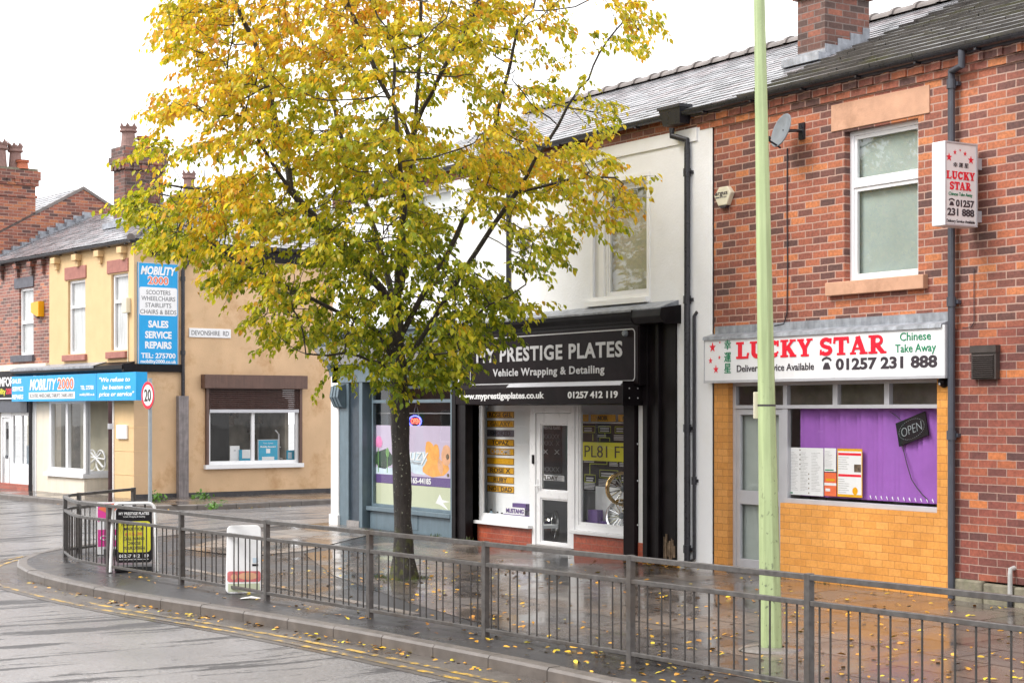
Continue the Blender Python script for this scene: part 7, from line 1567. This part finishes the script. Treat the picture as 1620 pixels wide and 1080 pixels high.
# ================================================================== the street tree
RNG = np.random.default_rng(5)
B_ = onG(640, 915); t0 = B_.y / (S + C * (640 - U0) / F); KT = F / t0
def tp3(px, py, dy=0.0):
    s = 1 + dy / t0
    p = B_ + Rv * ((px - 640) / KT * s) + Fv * dy; p.z = EYE + (650 - py) / KT * s
    return p
tree = thing('street_tree', 'street tree with dark forked trunk and yellow green autumn leaves in front of the shops', 'tree', B_)
guides = [
    [(640, 925, 0), (639, 880, 0), (637, 820, 0), (635, 740, 0), (634, 680, 0), (632, 630, 0), (630, 590, 0), (628, 545, 0), (628, 500, 0), (630, 450, 0), (632, 400, .05), (640, 310, .1), (655, 200, .1), (664, 90, 0), (668, -40, 0)],
    [(628, 500, 0), (604, 455, -.1), (572, 418, -.3), (520, 362, -.5), (465, 300, -.7), (420, 230, -.8), (380, 150, -.7)],
    [(630, 575, 0), (600, 527, -.2), (571, 506, -.4), (515, 480, -.7), (440, 445, -.9), (360, 400, -.9), (290, 350, -.8)],
    [(632, 590, 0), (660, 548, -.2), (690, 505, -.3), (713, 464, -.4), (755, 400, -.4), (790, 350, -.4), (820, 305, -.5), (870, 230, -.7), (920, 140, -.8)],
    [(629, 530, 0), (668, 470, .1), (704, 400, .3), (734, 340, .4), (760, 262, .4), (790, 160, .4), (815, 50, .3)],
    [(632, 600, 0), (690, 545, -.6), (760, 500, -1.0), (840, 450, -1.3)],
    [(629, 520, 0), (610, 440, .7), (580, 350, 1.3), (540, 250, 1.8), (500, 130, 2.0)],
    [(631, 480, 0), (645, 420, -.8), (655, 330, -1.6), (645, 220, -2.0), (640, 80, -2.1)],
    [(630, 560, 0), (580, 540, .6), (520, 520, 1.1), (450, 500, 1.4)],
    [(631, 610, 0), (610, 575, -.8), (560, 560, -1.5), (500, 560, -1.8)],
    [(632, 605, 0), (665, 575, -.9), (700, 560, -1.5), (740, 555, -1.8)],
    [(655, 200, .1), (700, 120, -.3), (750, 30, -.5), (780, -60, -.5)], [(655, 220, .1), (600, 130, .2), (560, 40, .2), (530, -60, 0)],
    [(520, 362, -.5), (420, 330, -.2), (330, 300, 0), (250, 290, 0)], [(465, 300, -.7), (440, 190, -.2), (400, 60, 0), (360, -30, 0)], [(820, 305, -.5), (900, 285, -.6), (980, 280, -.7)],
]
nodes = []; par = []
def find(p):
    if not nodes: return -1
    a = np.array([tuple(n) for n in nodes]); return int(np.argmin(((a - np.array(p)) ** 2).sum(1)))
for gi, gd in enumerate(guides):
    pts = [tp3(*q) for q in gd]; prev = find(pts[0]) if gi else -1
    if gi == 0: nodes.append(pts[0]); par.append(-1); prev = 0
    for a, b in zip(pts, pts[1:]):
        n_ = max(1, int((b - a).length / .22))
        for k in range(1, n_ + 1):
            j = Vector(RNG.normal(0, .012, 3)) if gi else Vector(RNG.normal(0, .004, 3))
            nodes.append(a + (b - a) * (k / n_) + j); par.append(prev); prev = len(nodes) - 1
# outline of the crown, as wide and as lobed as the real one; depth comes from a rounded profile
OUT = [(255, -150), (240, -60), (250, 10), (262, 60), (246, 95), (300, 115), (236, 150), (232, 180), (300, 200), (225, 220), (205, 245), (270, 262), (200, 290), (182, 325), (222, 352), (205, 385), (270, 400), (312, 420), (312, 452), (378, 478), (398, 532), (430, 556), (455, 548), (505, 545), (490, 600), (520, 612), (590, 596), (620, 645), (655, 608), (700, 622), (728, 618), (745, 570), (800, 540), (852, 492), (795, 462), (800, 430), (920, 418), (900, 385), (935, 350), (985, 372), (1000, 320), (1052, 296), (1010, 255), (935, 235), (1000, 190), (1010, 150), (960, 165), (1030, 75), (1068, 25), (1000, -10), (985, -80), (930, -150), (600, -190)]
OUT = np.array(OUT, float); OUT[:, 0] = 628 + (OUT[:, 0] - 628) * .95; OUT[:, 1] -= np.where(OUT[:, 1] > 480, 14, 0)
def inside(x, y):
    c = False; n = len(OUT); j = n - 1
    for i in range(n):
        xi, yi = OUT[i]; xj, yj = OUT[j]
        if (yi > y) != (yj > y) and x < (xj - xi) * (y - yi) / (yj - yi) + xi: c = not c
        j = i
    return c
att = []; tries = 0
GAPS = [(400, 470, 40, 22), (470, 395, 34, 20), (535, 558, 42, 24), (330, 262, 60, 28), (300, 200, 45, 18), (930, 90, 60, 70), (880, 190, 50, 40), (600, 150, 40, 20), (500, 280, 30, 22), (720, 190, 45, 40), (700, 300, 45, 35), (745, 365, 40, 45), (610, 440, 30, 22), (690, 470, 22, 22), (800, 400, 50, 30), (420, 240, 30, 25), (820, 90, 50, 40), (850, 340, 60, 22), (395, 80, 40, 20), (705, 640, 60, 12)]
while len(att) < 2600 and tries < 90000:
    tries += 1
    x, y = RNG.uniform(180, 1070), RNG.uniform(-190, 645)
    if not inside(x, y): continue
    gp = 1.0
    for gx_, gy_, ga, gb in GAPS:
        q = ((x - gx_) / ga) ** 2 + ((y - gy_) / gb) ** 2
        if q < 1: gp = 0.06
    if x > 800 and y < 240: gp *= .55
    if y < 0: gp *= .6
    if RNG.uniform() > gp: continue
    u = (x - 620) / 460; v = (y - 230) / 430
    dep = 2.5 * math.sqrt(max(0.05, 1 - u * u - .55 * v * v)); dy = RNG.uniform(-dep, dep)
    p = tp3(x, y, dy)
    if p.z < 6.6 and p.y > 13.35: continue
    if p.z < 3.2 and p.y > 13.1: continue
    # layered sprays: leave out clumps by 3-D noise so that sky shows through
    if noise.noise(Vector((p.x * 1.25, p.y * 1.25, p.z * 1.9))) < -.12 and RNG.uniform() < .8: continue
    att.append(p)
A_ = np.array([tuple(p) for p in att]); alive = np.ones(len(A_), bool); tips = []
ND = np.array([tuple(n) for n in nodes]); n0 = 26        # no shoots on the bare lower trunk
ok0 = np.array([nd[2] > 2.25 for nd in ND])
for it in range(70):
    if not alive.any(): break
    ia = np.where(alive)[0]
    d2 = ((A_[ia][:, None, :] - ND[None, :, :]) ** 2).sum(2); d2[:, ~ok0] = 1e9
    near = d2.argmin(1); dm = np.sqrt(d2[np.arange(len(ia)), near])
    kill = dm < .20
    alive[ia[kill]] = False
    ia, near, dm = ia[~kill], near[~kill], dm[~kill]
    new = []; newp = []
    for nd in np.unique(near):
        v = (A_[ia[near == nd]] - ND[nd]); v = (v / np.linalg.norm(v, axis=1)[:, None]).mean(0); v[2] += .02; v += RNG.normal(0, .12, 3); L = np.linalg.norm(v)
        if L < .1: v = A_[ia[near == nd]][0] - ND[nd]; L = np.linalg.norm(v)
        new.append(ND[nd] + v / L * .19); newp.append(nd)
    if not new: break
    par += newp; ND = np.vstack([ND, np.array(new)]); ok0 = np.concatenate([ok0, np.ones(len(new), bool)])
par = np.array(par); NN = len(ND)
kids = [[] for _ in range(NN)]
for i, p in enumerate(par):
    if p >= 0: kids[p].append(i)
rad = np.zeros(NN); order = list(range(NN))[::-1]
# children were always appended after their parents
acc = np.zeros(NN)
for i in order:
    r_ = max(acc[i], .0042 ** 2.15); rad[i] = r_ ** (1 / 2.15)
    if par[i] >= 0: acc[par[i]] += r_
sc_ = .106 / rad[3]
rad = np.clip(rad * (sc_ if sc_ < 1.6 else 1.6), .0035, .125)
for i in range(NN):
    z = ND[i][2]
    if par[i] in (-1,) or i < 26:
        if z < 2.2: rad[i] = .118 + .05 * math.exp(-(z + .05) * 5.0) + .004 * math.sin(z * 7)
mb = MB(); done = np.zeros(NN, bool)
stack = [0]
while stack:
    s_ = stack.pop(); chain = [s_] if par[s_] < 0 else [par[s_], s_]
    c = s_
    while kids[c]:
        ks_ = sorted(kids[c], key=lambda k: -rad[k]); stack += ks_[1:]; c = ks_[0]; chain.append(c)
    rr_ = [float(min(rad[k], rad[chain[1]] * 1.05) if q == 0 and par[s_] >= 0 else rad[k]) for q, k in enumerate(chain)]
    if len(chain) > 1: mb.tube([ND[k] for k in chain], rr_, 18 if rr_[0] > .06 else (7 if rr_[0] > .02 else 4), caps=False)
def bark():
    m, t, b, n, l = NT('wet_bark'); o = coords(n, l, scale=(1, 1, .35)); f = noise_tex(n, l, 17, 8, o, .78)
    c = ramp(n, l, f, [(.32, (.010, .008, .007)), (.55, (.040, .031, .026)), (.75, (.085, .07, .058))])
    tc = n.new('ShaderNodeTexCoord'); sp = n.new('ShaderNodeSeparateXYZ'); l.new(tc.outputs['Object'], sp.inputs[0])
    lowm = n.new('ShaderNodeMapRange'); lowm.inputs['From Min'].default_value = .75; lowm.inputs['From Max'].default_value = .0; l.new(sp.outputs[2], lowm.inputs['Value'])
    f2 = noise_tex(n, l, 9, 5, tc.outputs['Object']); mm = n.new('ShaderNodeMath'); mm.operation = 'MULTIPLY'; l.new(lowm.outputs[0], mm.inputs[0]); l.new(ramp(n, l, f2, [(.48, g(0)), (.6, g(1))]), mm.inputs[1])
    c = mixc(n, l, mm.outputs[0], c, (.09, .10, .015))
    f3 = noise_tex(n, l, 34, 2, tc.outputs['Object'], .4); c = mixc(n, l, ramp(n, l, f3, [(.69, g(0)), (.71, g(1))]), c, (.36, .37, .27))
    l.new(c, b.inputs['Base Color']); b.inputs['Roughness'].default_value = .5; bump(n, l, b, f, 1.0, .045); return m
for i_, v in enumerate(mb.v):
    if v[2] < 3.2 and abs(v[0] - B_.x) < .5 and abs(v[1] - B_.y) < .5:
        k_ = noise.noise(Vector((v[0] * 7, v[1] * 7, v[2] * 3.2))) * .022 + noise.noise(Vector((v[0] * 18, v[1] * 18, v[2] * 8))) * .010
        d = Vector((v[0] - B_.x, v[1] - B_.y, 0)); d = d.normalized() * k_ if d.length > .03 else Vector()
        mb.v[i_] = (v[0] + d.x, v[1] + d.y, v[2])
mb.build('trunk', bark(), tree, smooth=True)

# leaves: drooping folded blades along short twigs at the branch ends
def leaf_mat(name, rough=.45, trans=.6):
    m, t, b, n, l = NT(name); at = n.new('ShaderNodeAttribute'); at.attribute_name = 'leaf_colour'
    l.new(at.outputs['Color'], b.inputs['Base Color']); b.inputs['Roughness'].default_value = rough
    if trans:
        tr = n.new('ShaderNodeBsdfTranslucent'); l.new(at.outputs['Color'], tr.inputs[0]); mx_ = n.new('ShaderNodeMixShader'); mx_.inputs[0].default_value = trans
        l.new(b.outputs[0], mx_.inputs[1]); l.new(tr.outputs[0], mx_.inputs[2]); l.new(mx_.outputs[0], n['Material Output'].inputs[0])
    return m
PAL = np.array([(.16, .23, .014), (.36, .42, .02), (.60, .56, .03), (.84, .63, .04), (.84, .42, .04), (.54, .23, .035)])
def pal(t):
    t = min(max(t, 0), 4.999); i = int(t); return PAL[i] * (1 - (t - i)) + PAL[i + 1] * (t - i)
def leaf_mesh(name, P, Dv, Nv, Ln, Cl, wfac=.56, fold=.35, curl=.18):
    n = len(P); Dv = Dv / np.linalg.norm(Dv, axis=1)[:, None]; Sd = np.cross(Dv, Nv); Sd /= np.linalg.norm(Sd, axis=1)[:, None] + 1e-9; Nn = np.cross(Sd, Dv)
    L = Ln[:, None]; w = L * wfac * .5
    mk = lambda t, s, h: P + Dv * L * t + Sd * w * s + Nn * L * h
    V = np.stack([mk(0, 0, 0), mk(.28, .82, fold * .2), mk(.62, .9, fold * .2 - curl * .3), mk(1, 0, -curl), mk(.62, -.9, fold * .2 - curl * .3), mk(.28, -.82, fold * .2), mk(.45, 0, -.02)], 1).reshape(-1, 3)
    F0 = np.array([(0, 1, 6), (1, 2, 6), (2, 3, 6), (3, 4, 6), (4, 5, 6), (5, 0, 6)]); Fa = (np.arange(n)[:, None, None] * 7 + F0[None]).reshape(-1, 3)
    me = bpy.data.meshes.new(name); me.vertices.add(len(V)); me.vertices.foreach_set('co', V.ravel()); me.loops.add(Fa.size); me.loops.foreach_set('vertex_index', Fa.ravel().astype(np.int32))
    me.polygons.add(len(Fa)); me.polygons.foreach_set('loop_start', np.arange(0, Fa.size, 3, dtype=np.int32)); me.update(calc_edges=True)
    ca = me.attributes.new('leaf_colour', 'FLOAT_COLOR', 'POINT'); cc_ = np.concatenate([np.repeat(Cl, 7, 0), np.ones((n * 7, 1))], 1); ca.data.foreach_set('color', cc_.ravel().astype(np.float32))
    return me
cen = np.array(tuple(tp3(620, 300)))
LP, LD, LN, LL, LC = [], [], [], [], []
tb = MB()
thin = [i for i in range(NN) if rad[i] < .0075 and ND[i][2] > 2.2]
spots = [(A_[i], 20) for i in range(len(A_))] + [(ND[i], 6) for i in thin]
for p, cnt in spots:
    o = p - cen; o[2] *= .35; o /= np.linalg.norm(o) + 1e-6
    td = o * .8 + RNG.normal(0, .55, 3); td[2] = td[2] * .45 - .12; td /= np.linalg.norm(td)
    tl = RNG.uniform(.2, .42) if cnt > 10 else .22
    sp_n = noise.noise(Vector((p[0] * .55, p[1] * .55, p[2] * .7))) ; hgt = (p[2] - 2.4) / 5.2
    tone0 = .75 + 1.9 * hgt + 1.5 * sp_n + .55 * float(np.linalg.norm((p - cen) / np.array([3.4, 3.4, 3.6])) ** 2) + RNG.normal(0, .25)
    if cnt > 10 and RNG.uniform() < .5: tb.tube([p - td * .08, p + td * tl * .5, p + td * tl + np.array((0, 0, -.05))], [.004, .003, .002], 3, caps=False)
    side = np.cross(td, (0, 0, 1.0)); side /= np.linalg.norm(side) + 1e-9
    for k in range(cnt):
        s = (k + RNG.uniform(0, 1)) / cnt; sg = 1 if k % 2 else -1
        q = p + td * tl * s + np.array((0, 0, -.06 * s * s)) + RNG.normal(0, .022, 3)
        dv_ = side * sg * RNG.uniform(.35, .9) + td * RNG.uniform(.2, .7) + np.array((0, 0, -RNG.uniform(.25, 1.0))) + RNG.normal(0, .18, 3)
        nv_ = np.array((0, 0, 1.0)) + RNG.normal(0, .45, 3)
        LP.append(q); LD.append(dv_); LN.append(nv_); LL.append(RNG.uniform(.055, .105)); LC.append(pal(tone0 + RNG.normal(0, .75)) * RNG.uniform(.65, 1.2))
me = leaf_mesh('crown', np.array(LP), np.array(LD), np.array(LN), np.array(LL), np.array(LC))
cr = link('crown', me, leaf_mat('autumn_leaf'), tree)
tb.build('twigs', MT['maroon'], tree)

# ================================================================== fallen leaves and weeds
LP, LD, LN, LL, LC = [], [], [], [], []
def drop(p, z, s=1.0):
    a = RNG.uniform(0, 6.28); LP.append((p[0], p[1], z + RNG.uniform(.008, .022))); LD.append((math.cos(a), math.sin(a), RNG.normal(0, .16))); LN.append((RNG.normal(0, .25), RNG.normal(0, .25), 1))
    LL.append(RNG.uniform(.045, .085) * s); LC.append(pal(RNG.choice([2.6, 3.2, 3.8, 4.3, 4.8], p=[.06, .18, .24, .30, .22]) + RNG.normal(0, .2)) * RNG.uniform(.5, 1.0))
for _ in range(620):
    x, y = RNG.uniform(640, 1620), RNG.uniform(870, 1085); q = onG(x, y)
    if q.y < 8.4 or q.y > 13.9: continue
    drop(q, gz(q.y))
for _ in range(170):
    q = B_ + Vector((RNG.normal(0, 1.6), RNG.normal(0, .9), 0))
    if 8.6 < q.y < 13.8: drop(q, gz(q.y))
for _ in range(150):                                   # drift at the foot of the black pilaster
    q = Vector((RNG.uniform(FX(1020), FX(1108)), 13.86 - abs(RNG.normal(0, .09)), 0)); drop(q, gz(q.y) + RNG.uniform(0, .04))
kk = [p for p in KS if -24 < p.x < -6]
for _ in range(230):                                   # along the gutter and the foot of the railing
    i = RNG.integers(0, len(kk) - 1); p = kk[i] + (kk[i + 1] - kk[i]) * float(RNG.uniform())
    dr_ = abs(RNG.normal(0, .10)) + .02
    if noise.noise(Vector((p.x * .9, 3, 0))) < -.05 and RNG.uniform() < .75: continue
    drop((p.x, p.y - dr_), zr(p.y - dr_))
for _ in range(190):
    i = RNG.integers(0, 7); a, b = pp[i], pp[i + 1]; p = a + (b - a) * float(RNG.uniform()); y = p.y + RNG.normal(0, .13)
    if noise.noise(Vector((p.x * 1.1, 9, 0))) < .05 and RNG.uniform() < .8: continue
    drop((p.x, y), gz(y))
for _ in range(60):
    i = RNG.integers(0, len(K2) - 1); p = K2[i] + (K2[i + 1] - K2[i]) * float(RNG.uniform())
    if p.x > -40: drop((p.x + RNG.uniform(0.0, .3), p.y - RNG.uniform(0, .2)), zr(p.y))
me = leaf_mesh('fallen_leaves', np.array(LP), np.array(LD, float), np.array(LN, float), np.array(LL), np.array(LC), .58, .2, .1)
tag(link('fallen_leaves', me, leaf_mat('wet_fallen_leaf', .3, 0)), kind='stuff')
# grass at the foot of the tree and of the walls
LP, LD, LN, LL, LC = [], [], [], [], []
def tuft(c, r, n, h):
    for _ in range(n):
        a = RNG.uniform(0, 6.28); q = r * math.sqrt(RNG.uniform()); LP.append((c[0] + q * math.cos(a), c[1] + q * math.sin(a) * .6, c[2])); LD.append((RNG.normal(0, .5), RNG.normal(0, .5), 1)); LN.append((RNG.normal(), RNG.normal(), .1))
        LL.append(h * RNG.uniform(.5, 1.2)); LC.append(np.array((.07, .105, .02)) * RNG.uniform(.6, 1.4))
for k in range(46):
    a = RNG.uniform(0, 6.28); q = B_ + Vector((.42 * math.cos(a), .3 * math.sin(a), 0)) * float(RNG.uniform(.5, 1.25)); tuft((q.x, q.y, gz(q.y)), .1, 10, .045)
for px, py in ((578, 842), (585, 843), (600, 845), (690, 850), (745, 856)):
    q = onG(px, py); tuft((q.x, min(q.y, 13.85), gz(q.y)), .14, 26, .08)
for k in range(60):
    x = RNG.uniform(FX(760), FX(1490)); tuft((x, 13.97, -.01), .05, 5, .04)
me = leaf_mesh('grass', np.array(LP), np.array(LD, float), np.array(LN, float), np.array(LL), np.array(LC), .12, .1, .3)
tag(link('grass', me, leaf_mat('grass_blade', .4, .3)), kind='stuff')
# weeds at the foot of the ochre wall
for px, py, h, lab in ((250, 792, .2, 'tallest leafy weed at the foot of the ochre wall right of the speed limit sign'), (320, 789, .17, 'spreading leafy weed by the ochre wall right of the weathered board'), (339, 805, .2, 'leafy weed growing from the gap in the side road kerb')):
    q = onG(px, py); t_ = thing('weed', lab, 'plant', q, 0, 'weeds by the ochre wall')
    n = 34; P_ = np.array([(q.x + RNG.normal(0, .16), q.y + RNG.normal(0, .1), q.z + h * abs(RNG.normal(0, .45))) for _ in range(n)])
    me = leaf_mesh('leaves', P_, RNG.normal(0, 1, (n, 3)) * np.array((1, 1, .3)) + np.array((0, 0, .6)), RNG.normal(0, 1, (n, 3)), RNG.uniform(.06, .13, n), np.array((.085, .19, .02))[None] * RNG.uniform(.6, 1.3, (n, 1)), .5)
    link('leaves', me, leaf_mat('weed_leaf', .4, .3), t_)
    mb = MB()
    for k in range(6): mb.tube([(q.x + RNG.normal(0, .03), q.y + RNG.normal(0, .03), q.z), (q.x + RNG.normal(0, .12), q.y + RNG.normal(0, .1), q.z + h * RNG.uniform(.5, 1))], .006, 4)
    mb.build('stems', MT['stem'], t_)

# ================================================================== unseen houses and trees behind the camera, invented for the windows to mirror
MT['far_brick'] = brick('opposite_brick', [(0, (0.12, 0.06, 0.05)), (.5, (0.26, 0.10, 0.07)), (1, (0.38, 0.15, 0.09))], (0.36, 0.27, 0.22), soot=.25)
PBk = Pl((0, 0, 0), (-1, 0, 0), (0, 1, 0))
def opposite(x):
    t_ = thing('brick_house', 'plain brick house added unseen across the road, only to reflect in the shop windows', 'house', (x, -17, 0), 0, 'brick houses across the road', local=True)
    mb = MB(); ho = [(-2.6, -1.2, .7, 2.4), (.2, 1.2, 0, 2.3), (-2.5, -1.3, 3.6, 5.0), (.9, 2.1, 3.6, 5.0)]
    wall_holes(mb, PBk, -3.5, 3.5, -.5, 5.8, ho, 0, .12); mb.box(-3.5, 3.5, -8, -.3, -.5, 5.7); mb.build('wall', MT['far_brick'], t_)
    for k, h in enumerate(ho):
        if k == 1: mb = MB(); mb.pbox(PBk, h[0], h[1], h[2], h[3], -.12, -.08); mb.build('door', MT['green'], t_)
        else: add_window(t_, PBk, *h, -.08, .07, ((h[2] + h[3]) / 2,), (), 'upvc', 'dark', None)
    mb = MB(); mb.poly([(-3.5, .25, 5.75), (3.5, .25, 5.75), (3.5, -4, 7.9), (-3.5, -4, 7.9)]); mb.poly([(-3.5, -8.2, 5.75), (3.5, -8.2, 5.75), (3.5, -4, 7.9), (-3.5, -4, 7.9)]); ro = mb.build('roof', MT['slate2'], t_)
    mb = MB(); mb.box(2.6, 3.4, -4.6, -3.4, 6.8, 9.0); mb.build('chimney', MT['far_brick'], ro)
    return t_
h0 = opposite(-80.0)
for k in range(1, 14):
    c = copy_tree(h0); c.location = (-80.0 + 7.0 * k, -17, -.3)
h0.location.z = -.3
for x, y, rz, s in ((-41, -11.2, 1.2, 1.15), (-33.0, -11.6, 2.9, 1.2), (-51, -11.4, .4, 1.1)):
    c = copy_tree(tree); c.location = (x, y, -.3); c.rotation_euler = (0, 0, rz); c.scale = (s, s, s)
    c['label'] = 'autumn tree added unseen across the road, only to reflect in the upstairs windows'; c['group'] = 'trees across the road'
